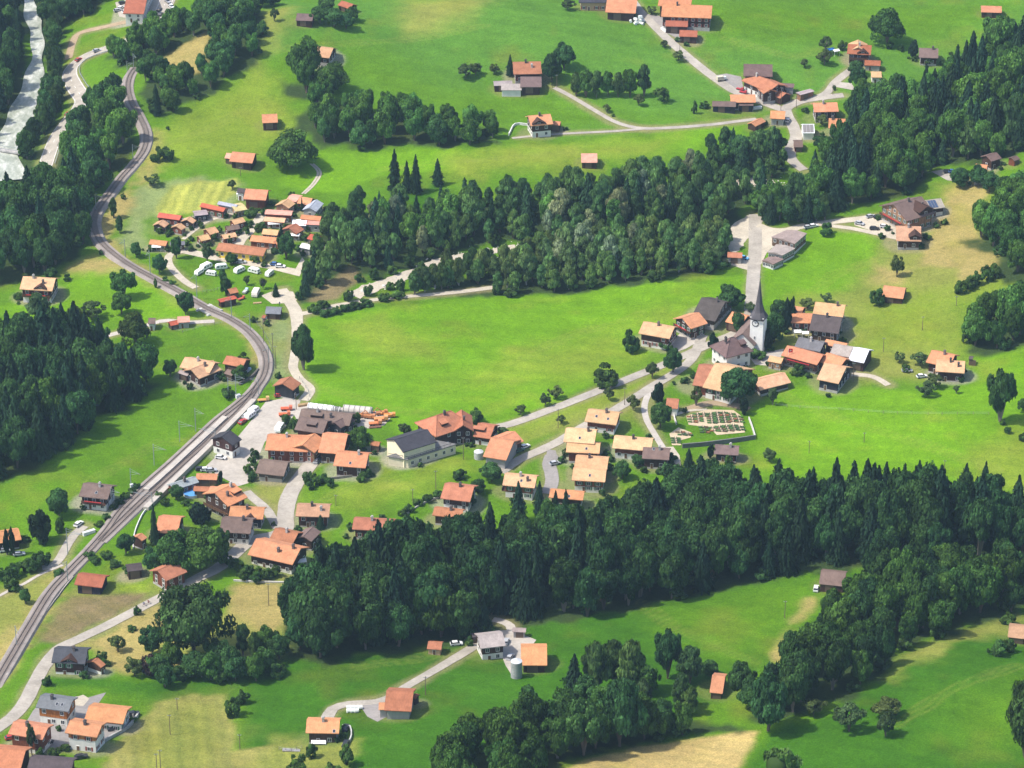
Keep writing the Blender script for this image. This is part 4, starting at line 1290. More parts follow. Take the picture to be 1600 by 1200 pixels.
H('track_barn', 'red-roofed barn right beside the railway curve', 122,896,165,901, 115,913, 3.2,'R','k', **dict(BN, barn=True))
H('village_barn', 'big brown barn with a red-brown timber gable next to the giant round tree', 246,891,279,877, 259,908, 4.4,'V','r', chim=(), xg=None)
H('dark_lean_to', 'dark lean-to roof behind the big brown barn', 197,883,221,880, 203,893, 3.0,'D','w', **SB)
# --- holiday park
H('holiday_cabin', 'red-roofed holiday cabin at the left end of the park', 251,334,281,338, 248,340, 3.0,'X','r', **CB)
H('holiday_cabin', 'peach-roofed cabin with pale roof half, foremost at the left end of the park', 248,350,254.5,345, 257,355, 2.4,'P','w', **CB)
H('holiday_cabin', 'peach-roofed reddish cabin right of the left end cabins', 275.6,354,282,350, 284,359, 2.4,'P','r', **CB)
H('holiday_cabin', 'peach-roofed cabin with a white terrace awning below the dark cabin', 292,344,297,340, 301,349, 2.4,'P','w', **CB)
H('holiday_cabin', 'black flat-roofed cabin at the bend of the camp path', 304,333,322,331, 311,337, 2.8,'L','k', pitch=9, **CB)
H('holiday_cabin', 'long red-roofed red cabin at the edge of the striped hay field', 318,319,350,326, 315,324, 3.2,'X','r', **CB)
H('holiday_cabin', 'grey-blue roofed cabin behind the long red cabin', 344,316,369,321, 338,319, 2.8,'S','g', **CB)
H('holiday_cabin', 'ochre flat-roofed cabin right of the grey-blue one', 364,324,380,321, 366,331, 2.4,'K','b', pitch=8, **CB)
H('holiday_cabin', 'peach-roofed cabin in the middle row above the two lower cabins', 323,359,335,355.5, 331,366, 2.4,'P','r', **CB)
H('holiday_cabin', 'peach-roofed cabin just above the yellow building, leftmost', 311,370,324,367, 317,376.5, 2.4,'P','r', **CB)
H('holiday_cabin', 'large peach-roofed cabin at the left side of the camp lane', 363,345,378,341, 371,350, 2.6,'P','r', **CB)
H('holiday_cabin', 'mauve-brown roofed cabin in the middle of the park', 354,355,371,352, 362,360, 2.6,'B','r', **CB)
H('holiday_cabin', 'peach-roofed cabin behind the small dark conifers above the yellow building', 348,368,366,364.5, 354,373, 2.4,'P','r', **CB)
H('holiday_cabin', 'orange-roofed cabin with white awning at the far left hedge', 237,375.5,260,378, 236,382, 2.4,'O','b', **CB)
H('holiday_cabin', 'grey-roofed cabin half hidden by trees at the path end', 267,379,287,378, 269,384, 2.4,'Y','w', **CB)
H('park_building', 'long yellow park building with a brown-pink roof', 342,380,416,389, 337,391, 3.0,'V','y', chim=(), pitch=20)
H('park_farmhouse', 'big orange-roofed timber barn at the top of the holiday park', 384,295,419,297, 383,311, 4.4,'O','r', **BN)
H('white_annex', 'white house with dark roof against the left side of the big orange barn', 372,294,383,295, 371,301, 3.4,'D','p', chim=(), cat='house', **{k: v for k, v in SM.items()})
H('holiday_cabin', 'peach-roofed timber cabin with broad front gable in the upper row', 441,319,450,312.5, 453,324, 2.8,'P','b', **CB)
H('holiday_cabin', 'pinkish flat cabin between the two upper row cabins', 453,307,467,309, 452,314, 2.4,'M','r', pitch=10, **CB)
H('holiday_cabin', 'orange-roofed cabin in the upper row beside the grey gable cabin', 470,309,487,311.5, 467,318, 2.8,'O','r', **CB)
H('holiday_cabin', 'slate-grey gable cabin at the upper right end of the park', 484,325,494,314, 497,327, 2.8,'S','g', **CB)
H('holiday_cabin', 'long pink-roofed cabin with white windows below the upper row', 418,330,454,332, 418,335, 3.4,'M','r', pitch=14, **CB)
H('holiday_cabin', 'peach-roofed cabin directly below the long pink-roofed one', 416,340,444,342, 415,346, 2.6,'P','r', **CB)
H('holiday_cabin', 'peach-roofed cabin above the wide orange-roofed cabin', 413,359,434,361, 410,366, 2.4,'P','r', **CB)
H('holiday_cabin', 'wide orange-roofed cabin just above the yellow building', 396,369,430,372.5, 393,377, 2.6,'O','r', **CB)
H('holiday_cabin', 'small orange-roofed cabin tucked against the wide orange-roofed cabin', 429,378,441,373, 434,383, 2.4,'O','r', **CB)
H('holiday_cabin', 'bright orange-roofed cabin at the wood edge on the right', 473,337,500,339.5, 475,343, 3.2,'O','b', **CB)
H('holiday_cabin', 'brown-roofed cabin with a wide gable in the right half of the park', 452,357,462,351, 467,363, 2.6,'V','b', **CB)
H('holiday_cabin', 'pale-roofed cabin behind the brown gabled cabin', 459,345,478,346, 458,352, 2.4,'W','g', **CB)
H('holiday_cabin', 'pale pinkish cabin with white posts under the bright orange roof', 478,346,500,347, 479,351, 2.8,'M','g', pitch=8, **CB)
H('holiday_cabin', 'small red-roofed blue-black cabin at the right edge of the park', 486,367,496,370, 483,374, 2.4,'X','k', **CB)
H('holiday_cabin', 'white-roofed carport cabin, lowest at the right edge of the park', 473,381,487,384, 470,387, 2.4,'W','g', **CB)
H('paddock_shed', 'brown shed behind two dark trees below the caravan lawn', 356,452,369,449, 362,459, 2.6,'V','w', **SB)
H('paddock_shed', 'long open shed with slanting red roof beside the railway', 342,469,368,463, 342,473, 2.6,'X','w', pitch=10, **SB)
H('grey_shed', 'grey-roofed dark shed at the gravel turning place', 416,479,440,480, 416,490, 2.4,'Y','w', **SB)
H('trackside_booth', 'tiny white and red booth near the grey-roofed shed', 411,492,416,493, 411,496, 1.8,'R','p', **SB)
# --- station quarter
H('station_building', 'station house with black roof, dark timber upper floor and white ground floor', 346,682,360,672.5, 361,698, 5.4,'G','m', chim=(), hb=2.6)
H('goods_shed', 'brown-roofed dark goods shed at the upper end of the station yard', 441.5,599,454,588, 458,610, 4.2,'V','k', chim=(), win='')
H('depot', 'large dark-roofed depot behind the works yard', 471,639,551,647, 464,657, 4.0,'B','w', chim=(.3,.62), cat='depot', dormers=((.33,4),))
H('depot_wing', 'dark gabled wing at the right end of the depot', 523,660,545,648, 536,667, 4.0,'B','k', chim=(), cat='depot')
H('village_house', 'mauve-brown roofed house in front of the dark depot', 468,651.5,512,658, 459,671, 4.2,'B','r', chim=(), dormers=((.52,3.2),))
H('village_inn', 'large orange-roofed house with a timber front gable at the station yard', 418,679,485,682, 412,703, 4.8,'O','r', chim=(.45,))
H('gable_wing', 'projecting timber gable wing of the large orange-roofed house', 473,695,492,677, 493,706, 5.0,'O','b', chim=(), cat='house')
H('village_barn', 'broad orange-roofed building with parked car in front, left of the big leafy tree', 504,677,543,680, 503,707, 4.2,'O','w', chim=(), win='')
H('village_house', 'brown-roofed house with pale wall beside the curve of the village street', 406,718,450,723, 400,739, 3.2,'B','h', chim=())
H('village_house', 'bright peach-roofed dark chalet behind a hedge left of the gym hall', 526,705,576,709, 518,727, 4.4,'O','w', chim=(.75,), sky=((.5,.75),))
H('gym_hall', 'cream gym hall with a black roof and flat side wing', 616,687,668,671, 634,705.5, 6.4,'G','c', chim=(), pitch=22, win='', door=None, og=.4, oe=.3, cat='hall')
H('school_house', 'big red-tiled school with several roofs and dark timber walls', 664,655,722,636, 684,682, 5.8,'V','w', chim=(.5,), pitch=32, hip=.75, dormers=((.35,2.4),))
H('gable_wing', 'steep brown front gable wing of the red-tiled school', 724,664,721,640, 741,677, 5.6,'V','w', chim=(.35,), pitch=34, cat='school')
H('school_wing', 'low red-roofed right wing of the school with pale wall', 747,661,773,665, 742,682, 3.4,'V','m', chim=(), cat='school', dormers=((.2,4),))
H('double_barn', 'front half of the twin orange-roofed barns beside the village lane', 767,684,803,690, 751.5,712.6, 3.8,'O','g', chim=(), win='', door=None, pitch=22, cat='barn')
H('double_barn', 'rear half of the twin orange barns with an open dark front', 805,674,779,684, 827,686, 3.8,'O','w', chim=(), win='', door=None, pitch=22, cat='barn')
H('pavilion', 'small red open pavilion left of the gym hall', 580,689,594,691, 582,696, 2.6,'V','w', **SB)
# --- village houses on the lane
H('village_chalet', 'red-roofed house with white base above the hedge in the middle of the meadow', 695,755,741,760.5, 684,778, 4.4,'V','m', chim=(.55,))
H('village_chalet', 'lower red-roofed house half hidden by trees below the red-roofed house with white base', 679,792,724,797, 676,805, 3.6,'V','w', chim=(.6,))
H('village_chalet', 'peach-roofed chalet at the end of the lawn with white wall right', 789,739.5,839,744, 786,758, 5.0,'P','n', chim=(.5,.8), sky=((.55,.5),), bal='l')
H('village_chalet', 'peach-roofed red timber house, topmost beside the village lane', 919,639,968,645, 912,658, 4.0,'P','n', chim=(.62,), sky=((.32,.5),(.7,.6)))
H('village_chalet', 'peach-roofed house behind the wider peach one at the parking court', 884,669,932,672.5, 881,690, 5.8,'P','w', chim=(.8,), sky=((.5,.65),))
H('village_chalet', 'wide peach-roofed house in front of the parking court hedge', 886,690,938,692.5, 881,706, 4.2,'P','r', chim=(), sky=((.6,.6),))
H('village_chalet', 'upper peach roof of the stepped pair below the hedge', 900,711.5,951,715, 896,729, 4.6,'P','r', chim=(.4,))
H('village_chalet', 'lower peach-roofed red timber house of the stepped pair', 896,731,947.5,734, 892,750, 4.6,'P','n', chim=(), sky=((.52,.55),))
H('village_chalet', 'orange-roofed house behind spruce tops at the end of the cul-de-sac', 860,764,913,768.5, 857,777, 4.0,'O','m', chim=(), sky=((.58,.7),))
H('village_chalet', 'long peach-roofed red house left of the brown-roofed one', 960,681,1020,686, 959,700, 4.0,'P','n', chim=(.5,))
H('village_chalet', 'brown-roofed dark house in front of the long peach-roofed one', 1005,699,1047,701.5, 1000,716, 4.0,'B','w', chim=(.65,), sky=((.4,.1),))
H('village_house', 'low brown-roofed bungalow below the cemetery wall', 1117,695,1155,697.5, 1116,709, 3.2,'B','k', chim=(.7,))
H('village_house', 'weathered red-tiled house at the curve of the village street with a blue-green spruce', 464,787.5,516,789, 465,806.5, 4.4,'T','w', chim=(.45,.8))
H('village_house', 'long red-roofed house at the upper edge of the broad wood', 553,809,616,812.5, 553,827, 3.8,'V','w', chim=(.45,))
H('big_chalet', 'big orange-roofed dark chalet with window rows in its gable, below the station', 335.5,769.5,366,755, 359.5,790, 6.0,'O','w', chim=(.85,.3), dormers=((.75,3.2),), bal='l')
H('chalet_annex', 'low red-brown annex behind the big dark chalet', 303,760,327,761, 300,767, 2.8,'V','w', **SB)
H('chalet_annex', 'orange annex against the back of the big dark chalet', 328,760,348,762, 322,770, 3.4,'O','w', chim=(), cat='annex')
H('village_house', 'orange-red roofed house directly below the big dark chalet', 360,791.5,413.5,794, 359.5,809, 4.2,'O','k', chim=(.5,), xg=(.62,4.2,.9))
H('village_house', 'mauve-brown roofed house with white ground floor beside the leafy trees', 347,808.5,395.5,811.5, 341,831, 4.8,'B','m', chim=(.75,))
H('village_house', 'long orange-roofed house with white garden terrace behind a hedge', 400,841.5,470,857, 380,865, 4.2,'O','m', chim=(.9,.6), hb=1.4)
H('village_house', 'dull red-roofed house above the long orange one', 430,825,466,833, 419,841, 3.8,'V','w', chim=(.55,))
H('gable_wing', 'dark-gabled grey and red wing right of the dull red-roofed house', 474,838,489,823, 487,846, 3.8,'B','w', chim=(), cat='house')
H('platform_shed', 'grey-roofed red timber shed beside the long platform', 266,757,305,744.5, 272,766, 3.0,'S','r', chim=(.55,), cat='shed', og=.4, oe=.4)
H('carport', 'orange-roofed carport with parked cars behind it', 307,740,340,741, 306,749, 2.8,'O','b', cat='carport', **SB)
H('garden_house', 'orange-roofed house almost hidden by big trees and a slim spruce', 248,806.5,283,809, 250,832, 4.0,'O','w', chim=())
H('garden_hut', 'small dark gabled hut with white door frame under the trees', 214,838,222,833, 222,845, 3.6,'O','w', chim=(), win='', cat='hut')
# --- church quarter
H('parish_chalet', 'peach-roofed chalet with white right wall beside the church road', 1005.5,502.5,1054,511, 994,520, 5.2,'P','m', chim=(.5,))
H('timber_house', 'dark timber house with red roof and four gable windows above the forecourt', 1066,496.5,1092,488, 1085,512, 4.8,'O','w', chim=(), bal='l')
H('church_farm', 'large dark grey-roofed farmhouse with pale ridge lines near the church', 1096,465,1133,472.5, 1073,493, 3.8,'D','h', chim=(.72,), pitch=22)
H('church_barn', 'orange-roofed barn left of the church tower', 1144,487,1168,494, 1128,501, 3.2,'O','w', **SB)
H('farmhouse_wing', 'red-tiled left half of the large farmhouse above the cemetery', 1092,569,1114,572, 1064,599, 4.4,'V','r', chim=(), cat='farmhouse')
H('large_farmhouse', 'peach-tiled right half of the large farmhouse behind the big round tree', 1117,567,1163,577, 1094,604, 4.6,'P','m', chim=(), hb=2.2)
H('long_shed', 'long low peach-roofed shed right of the big round tree', 1178,594,1226,582, 1195,608, 2.6,'P','w', chim=(), win='')
H('cemetery_gatehouse', 'red-roofed gatehouse with white arch at the cemetery corner', 1042,622,1061,623.5, 1048,638, 3.0,'V','p', pitch=32, cat='gatehouse', **dict(SM, chim=(), win=''))
H('church_house', 'red house with two gables at the dark cypresses', 1233,477,1256,481, 1232,492, 5.0,'O','w', chim=(), cat='house', xg=(.5,3.4,.4))
H('church_house', 'orange-roofed house with dark front joined to the big dark-roofed house', 1236,489,1270,490, 1231,504, 4.4,'O','m', chim=(), hb=1.3)
H('church_house', 'peach-roofed house behind the big dark-roofed house', 1274,472,1321,477, 1268,491, 5.2,'P','w', chim=(.8,))
H('church_house', 'big dark-roofed house with a small orange dormer right of the church', 1270,490.5,1316,496, 1265,516, 4.4,'D','w', chim=(.5,), pitch=27)
H('house_annex', 'little peach annex in front of the big dark-roofed house', 1289,520,1305,522, 1289,526, 2.2,'P','w', **SB)
H('church_house', 'grey slate-roofed house between orange roofs below the church', 1248,527,1288,535, 1238,541, 3.4,'Y','w', chim=(.5,))
H('small_house', 'small orange roof joined to the grey slate-roofed house', 1263,544,1281,543, 1262,549, 3.0,'O','w', **SB)
H('long_house', 'long orange-red house with a flagpole below the grey slate roof', 1230,540,1286,555, 1217,554, 3.8,'O','r', chim=(), bal='f')
H('small_house', 'small peach house beside the church square', 1203,556,1224,560, 1198,564, 2.8,'P','b', **dict(SM, chim=()))
H('back_house', 'orange roof behind the grey and white barn', 1291,530,1324,537, 1288,538, 3.2,'O','w', chim=())
H('tin_barn', 'weathered grey half of the barn with the white tin roof', 1303,537,1333,542.5, 1293,552, 3.8,'L','w', **BN)
H('tin_barn', 'white tin-roofed half of the grey barn', 1334,542.5,1358,547, 1324,562, 3.8,'W','w', **BN)
H('row_house', 'orange-red roof in front of the weathered grey barn', 1292,551,1322,561, 1277,564, 3.4,'O','w', chim=())
H('front_chalet', 'large peach-roofed chalet, lowest of the cluster right of the church', 1288,567,1322,574, 1270,591, 4.0,'P','k', chim=())
H('slope_house', 'red-roofed house behind the peach-roofed one on the right slope', 1456,547,1492,555, 1448,566, 4.2,'O','w', chim=(.6,))
H('slope_house', 'peach-roofed house in front of the red-roofed one on the right slope', 1463,562,1508,565, 1461,580, 4.2,'P','w', chim=(.5,.85))
H('meadow_hut', 'lone orange-roofed hut with a dark bush on the dry slope', 1381,446,1415,450, 1377,463, 2.4,'O','w', **SB)
H('big_inn', 'big brown-roofed timber inn with white gable posts on the right', 1396,319,1440,307, 1412,347, 5.6,'B','b', chim=(.5,.85), xg=(.72,7,.3), bal='l')
H('solar_house', 'grey-brown house with solar panels behind the big inn', 1447,313,1470,310, 1454,327, 3.6,'L','m', chim=(), solar=(.05,.6,.1,.9))
H('inn_house', 'weathered red-tiled house just below the big inn', 1400,353,1439,354, 1397,376, 3.6,'T','w', chim=(.5,), xg=(.75,4.6,.5))
H('roadside_garage', 'red-brown garage with open front at the gravel place', 1137,394,1160,395, 1134,402, 2.8,'V','g', cat='garage', **SB)
H('tiny_hut', 'tiny dark hut at the foot of the wooded slope', 1515,556,1521,557, 1515,559, 2.6,'D','w', **SB)
# --- lower left and foreground
H('roadside_chalet', 'black-roofed dark chalet with white base and front gable at the road bend', 85,1012.5,137,1015, 79,1035, 5.0,'G','m', chim=(.62,), xg=(.52,4.6,.6), hb=1.4)
H('chalet_annex', 'small red-roofed annex with white base right of the black-roofed chalet', 146,1033,153,1028, 157,1044, 3.0,'V','m', chim=(), cat='annex', hb=1.3, win='')
H('new_house', 'new slate-roofed house with orange timber floor and two skylights', 63,1087,114,1094, 56,1105, 5.8,'Y','o', chim=(.35,), sky=((.58,.5),(.74,.5)), hb=2.7, pitch=20)
H('new_house', 'orange-roofed new house, uppermost right of the paved court', 139,1103,199,1109.5, 133,1124.5, 3.8,'O','n', chim=(), hb=2.9, pitch=20)
H('new_house', 'orange-roofed tall white house in the middle of the new group', 109,1126,159,1133.5, 103,1145, 6.2,'O','o', chim=(.5,), hb=4.4, pitch=20, floors=2)
H('new_house', 'orange-roofed house with red timber and a slim tree in front, at the left edge', 21,1128,75,1137, 16,1147, 6.0,'O','n', chim=(.4,), hb=1.7, pitch=20)
H('corner_barn', 'red-roofed barn cut off by the lower left corner', -15,1168,40,1173, -22,1200, 4.0,'V','w', **BN)
H('corner_shed', 'dark grey-roofed shed cut off by the bottom edge', 47,1183,115,1188, 43,1205, 3.4,'D','w', **BN)
H('foreground_house', 'bright orange-roofed house with a terrace in the bottom meadow', 479.5,1124,531,1125, 480,1145, 4.2,'O','w', chim=(.5,), sky=((.85,.85),))
H('foreground_barn', 'red-roofed barn with a green gate at the end of the pale drive', 604,1079,646,1081, 607,1110, 4.2,'V','g', chim=(), win='', door=None)
H('side_lean_to', 'orange lean-to on the left side of the barn with the green gate', 592,1099,606,1099, 590,1109, 3.2,'O','g', **dict(SB, door=None))
H('side_lean_to', 'narrow dark red lean-to on the right side of the barn with the green gate', 647,1084,653,1086, 650,1092, 2.6,'R','w', **dict(SB, door=None))
H('pale_barn', 'barn with pale weathered roof and white base at the top of the drive', 746,992.5,785,988, 746,1014, 5.2,'L','m', chim=(), hb=2.6)
H('orange_shed', 'small red-orange shed at the edge of the dark wood', 669,1002.5,691,1004, 669,1014, 2.4,'V','q', **dict(SB, barn=False, door=.5))
H('red_booth', 'narrow red-brown booth left of the pale barn', 737,990,745,989, 737,993, 2.6,'D','r', **SB)
H('silo_barn', 'square orange-roofed barn next to the concrete silo', 814,1010,854.5,1010, 815,1039.5, 3.8,'O','w', **BN)
H('box_shed', 'little grey box shed at the wood edge behind the silo', 801,981,822,982, 801,987, 2.4,'L','g', **SB)
H('meadow_barn', 'orange-roofed barn between trees on the lower right', 1113,1055,1133,1057, 1100,1081, 2.6,'O','w', **SB)
H('grey_hut', 'grey-roofed hut with a white car beside it at the wood edge', 1283,891,1322,895, 1276,912, 2.8,'B','w', **SB)
H('edge_hut', 'tan-tiled hut cut off by the right edge on the lower slope', 1577,976,1614,980, 1571,995, 3.0,'T','w', **SB)
H('hidden_hut', 'orange roof tip showing in the lower right wood', 1503,860,1513,862, 1498,871, 5.5,'O','w', **SB)

# --- parsonage, church
def px_frame(u, v):
    p = at(u, v)
    return (p.x, p.y, p.z)
c = px_frame(1142, 568)
house_at('parsonage', 'white parsonage with a hipped brown-grey roof below the church', 'house', c, R(29), 11.5, 5.6, 6.0, 'B', 'p', pitch=38, hip=.9, chim=(.2,), oe=.8, og=.8, dormers=((.75, 2.2),))

c = at(1183.5, 548)
ch = empty('church', c, R(-20))
tag(ch, 'white village church with clock tower and slender grey spire', 'church')
t = 2.4
tower = MB().box(-t, t, -t, t, -3, 14.2).build('tower', M['plaster'], ch, (0.86, 0.84, 0.79))
mb = MB()
prof = [(3.15, 12.0), (2.75, 12.9), (2.1, 14.6), (1.25, 17.8), (0.82, 21.5), (0.46, 25.0), (0.18, 28.0), (0.05, 29.4)]
n = 8
vs, fs = [], []
for r, z in prof:
    zz = 13.7 + (z - 12) * .85
    for i in range(n):
        a = 2 * math.pi * (i + .5) / n
        k = 1.0 if z > 14 else 1.06
        x, y = math.cos(a) * r * k, math.sin(a) * r * k
        if z < 14:   # square foot of the spire
            x, y = (max(-1, min(1, math.cos(a) * 1.35)) * r, max(-1, min(1, math.sin(a) * 1.35)) * r)
        vs.append((x, y, zz))
for j in range(len(prof) - 1):
    fs += [(j * n + i, j * n + (i + 1) % n, (j + 1) * n + (i + 1) % n, (j + 1) * n + i) for i in range(n)]
fs.append(tuple(reversed(range(n))))
mb.add(vs, fs)
sp = mb.build('spire', M['tile'], ch, (0.095, 0.088, 0.095))
mb = MB()
mb.tube((0, 0, 28.2), (0, 0, 29.6), 0.06)
mb.box(-.35, .35, -.05, .05, 29.1, 29.25)
mb.build('cross', M['galv'], sp)
MB().box(-t - .05, t + .05, -t - .05, t + .05, 13.1, 13.7).build('belfry_band', M['wood'], ch, (0.07, 0.05, 0.045))
def clock(y, x, rz):
    o = empty('clock', (x, y, 11.9), rz)
    o.parent = ch
    mb = MB()
    k = 24
    mb.add([(math.cos(2 * math.pi * i / k) * 1.25, -.06, math.sin(2 * math.pi * i / k) * 1.25) for i in range(k)] + [(math.cos(2 * math.pi * i / k) * 1.25, .06, math.sin(2 * math.pi * i / k) * 1.25) for i in range(k)],
           [tuple(range(k))] + [(i, (i + 1) % k, k + (i + 1) % k, k + i) for i in range(k)])
    mb.build('clock_ring', plain('clock_black', (0.03, 0.03, 0.03)), o)
    mb = MB()
    mb.add([(math.cos(2 * math.pi * i / k) * 0.95, -.09, math.sin(2 * math.pi * i / k) * 0.95) for i in range(k)], [tuple(range(k))])
    mb.build('clock_face', M['white'], o)
    mb = MB()
    mb.add([(-.05, -.12, -.1), (.05, -.12, -.1), (.05, -.12, .8), (-.05, -.12, .8)], [(0, 1, 2, 3)])
    mb.add([(-.1, -.12, -.06), (.5, -.12, .25), (.46, -.12, .33), (-.1, -.12, .06)], [(0, 1, 2, 3)])
    mb.build('clock_hands', M['rubber'], o)
clock(-t - .06, -0.5, 0)
clock(0, -t - .06, -math.pi / 2)
for (x, y, z, rz) in [(-.6, -t - .02, 6.2, 0), (t + .02, 0, 6, math.pi / 2)]:
    o = mesh_obj('window', WIN_S, ch)
    o.location, o.rotation_euler, o.scale = (x, y, z), (0, 0, rz), (.7, 1, 1.5)
# nave: gable toward the lower left, partly in front of the tower
def nave(x0, y0, x1, y1, ex, ey, h, pitch, nm):
    tp = math.tan(R(pitch))
    w, zg = 4.5, c.z
    for _ in range(12):
        q0, q1 = at_z(x0, y0, zg + h + w * tp), at_z(x1, y1, zg + h + w * tp)
        d = (q1 - q0).to_2d(); L = d.length; d.normalize()
        n_ = Vector((d.y, -d.x))
        a = (at_z(ex, ey, zg + h) - q0).to_2d().dot(n_)
        if a < 0: n_, a = -n_, -a
        w = .5 * w + .5 * a
    mid = (q0 + q1) / 2
    Yv = -n_; Xv = Vector((Yv.y, -Yv.x))
    o = empty(nm, ch.matrix_basis.inverted() @ Vector((mid.x, mid.y, zg)), math.atan2(Xv.y, Xv.x) - ch.rotation_euler.z)
    o.parent = ch
    hr = h + w * tp
    xl, wl = L / 2 - .5, w - .5
    MB().prism([(-wl, -3), (wl, -3), (wl, h + .2), (0, hr - .35), (-wl, h + .2)], -xl, xl).build('nave_wall', M['plaster'], o, (0.76, 0.74, 0.69))
    mb = MB()
    mb.prism([(-w, h - .25), (0, hr - .28), (w, h - .25), (w, h), (0, hr), (-w, h)], -L / 2, L / 2)
    mb.build('nave_roof', M['tile'], o, (0.19, 0.135, 0.115))
    for s in (-1, 1):
        for k in range(3):
            q = mesh_obj('window', WIN[0], o)
            q.location = (-xl + 2 * xl * (k + .5) / 3, s * wl, 2.4)
            q.rotation_euler = (0, 0, 0 if s < 0 else math.pi)
            q.scale = (.8, 1, 1.7)
    for yy in (-1.6, 1.6):
        q = mesh_obj('window', WIN[0], o)
        q.location, q.rotation_euler, q.scale = (-xl, yy, 2.8), (0, 0, -math.pi / 2), (.7, 1, 1.6)
nave(1160, 521, 1184, 491, 1180, 539, 4.2, 40, 'nave')
# long stepped timber building: three slightly sloped roofs one below the other
def stepped(label, cs, h, roofc):
    z = at(sum(c_[0] for c_ in cs) / 4, sum(c_[1] for c_ in cs) / 4 + h * 3.4).z
    Q = [at_z(u, v, z + h) for u, v in cs]
    r_ = empty('timber_building', (Q[0].x, Q[0].y, z), 0)
    tag(r_, label, 'building', 'segments of the stepped timber building')
    P = [(q - Q[0]).to_2d() for q in Q]
    vs, fs = slab4(P, -3.0, h - .25, -.45)
    MB().add(vs, fs).build('wall', M['wood'], r_, (.15, .085, .055))
    vs, fs = slab4(P, -3.0, .9, -.38)
    MB().add(vs, fs).build('base_wall', M['plaster'], r_, (.68, .66, .62))
    vs, fs = slab4(P, h - .25, h, 0)
    mid = [((P[0] + P[3]) / 2), ((P[1] + P[2]) / 2)]
    mb = MB().add(vs, fs)
    a_, b_ = mid
    top = [(P[0].x, P[0].y, h), (a_.x, a_.y, h + .55), (P[3].x, P[3].y, h), (P[1].x, P[1].y, h), (b_.x, b_.y, h + .55), (P[2].x, P[2].y, h)]
    mb.add(top, [(0, 1, 4, 3), (1, 2, 5, 4), (0, 2, 1), (3, 4, 5)])
    mb.build('roof', M['tile'], r_, roofc)
    for e0, e1, n_ in ((P[0], P[3], 4), (P[3], P[2], 5)):
        d_ = e1 - e0
        for k in range(n_):
            o = mesh_obj('window', WIN[0], r_)
            q = e0 + d_ * ((k + .5) / n_)
            cc = sum(P, Vector((0, 0))) / 4
            q = q + (cc - q).normalized() * .30
            o.location = (q.x, q.y, h - 1.3)
            o.rotation_euler = (0, 0, math.atan2(d_.y, d_.x))
def slab4(P, z0, z1, grow=0.0):
    cc = sum(P, Vector((0, 0))) / 4
    P = [p + (p - cc).normalized() * grow for p in P]
    return [(p.x, p.y, z0) for p in P] + [(p.x, p.y, z1) for p in P], [(3, 2, 1, 0), (4, 5, 6, 7), (0, 1, 5, 4), (1, 2, 6, 5), (2, 3, 7, 6), (3, 0, 4, 7)]
stepped('upper segment of the long stepped flat-roofed timber building', [(1205,370),(1229,359),(1261,364.5),(1242,381)], 4.6, (.30,.235,.21))
stepped('middle segment of the long stepped flat-roofed timber building', [(1199,394),(1213,381.5),(1243,388),(1223,399)], 3.6, (.34,.29,.26))
stepped('lowest segment with white porch of the stepped timber building', [(1190.6,407),(1201,401),(1225,405),(1208.5,413)], 2.6, (.24,.17,.15))
# flat wing of the gym hall
a, b2, d = at_z(607, 712, at(650, 722).z + 3.4), at_z(638, 717.5, at(650, 722).z + 3.4), at_z(712, 694, at(650, 722).z + 3.4)
e1, e2 = (b2 - a).to_2d(), (d - b2).to_2d()
gw = empty('flat_wing', (a.x, a.y, a.z - 3.4), 0)
tag(gw, 'low cream wing with flat grey roof along the gym hall', 'wing')
P4 = [Vector((0, 0)), e1, e1 + e2, e2]
def slab4(P, z0, z1, grow=0.0):
    cc = sum(P, Vector((0, 0))) / 4
    P = [p + (p - cc).normalized() * grow for p in P]
    return [(p.x, p.y, z0) for p in P] + [(p.x, p.y, z1) for p in P], [(3, 2, 1, 0), (4, 5, 6, 7), (0, 1, 5, 4), (1, 2, 6, 5), (2, 3, 7, 6), (3, 0, 4, 7)]
MB().add(*slab4(P4, -3.5, 3.1)).build('wall', M['plaster'], gw, (0.70, 0.63, 0.46))
MB().add(*slab4(P4, 3.1, 3.4, 0.5)).build('roof', M['stone'], gw, (0.17, 0.165, 0.16))
mb = MB()
for k in range(9):
    p = e1 + e2 * (k / 8)
    mb.tube((p.x * 1.005, p.y, 3.4), (p.x * 1.005, p.y, 4.3), 0.05, n=4)
p, q = e1, e1 + e2
mb.tube((p.x, p.y, 4.3), (q.x, q.y, 4.3), 0.07, n=4)
mb.tube((0, 0, 4.3), (p.x, p.y, 4.3), 0.07, n=4)
mb.build('railing', M['rubber'], gw)
for k in range(6):
    o = mesh_obj('window', WIN[0], gw)
    p = e1 + e2 * ((k + .5) / 6)
    o.location = (p.x, p.y, 1.6)
    o.rotation_euler = (0, 0, math.atan2(e2.y, e2.x))

# worn ground and paving around the houses
for r_, L_, w_ in HOUSES:
    c_, s_ = math.cos(r_.rotation_euler.z), math.sin(r_.rotation_euler.z)
    hx = max(0.1, L_ / 2 - w_ * .6)
    P_ = np.array([(r_.location.x - c_ * hx, r_.location.y - s_ * hx), (r_.location.x + c_ * hx, r_.location.y + s_ * hx)])
    out_ = r_['category'] in ('barn', 'shed', 'hut')
    worn(P_, w_ + (.1 if out_ else .8), (0.19, 0.20, 0.06) if out_ else RND.choice([(0.27, 0.235, 0.16), (0.32, 0.29, 0.24), (0.16, 0.20, 0.06), (0.24, 0.21, 0.12)]), RND.uniform(.3, .5) if out_ else RND.uniform(.4, .8))
at_.data.foreach_set('color', np.concatenate([CLR, np.ones(CLR.shape[:2] + (1,))], -1).astype(np.float32).ravel())
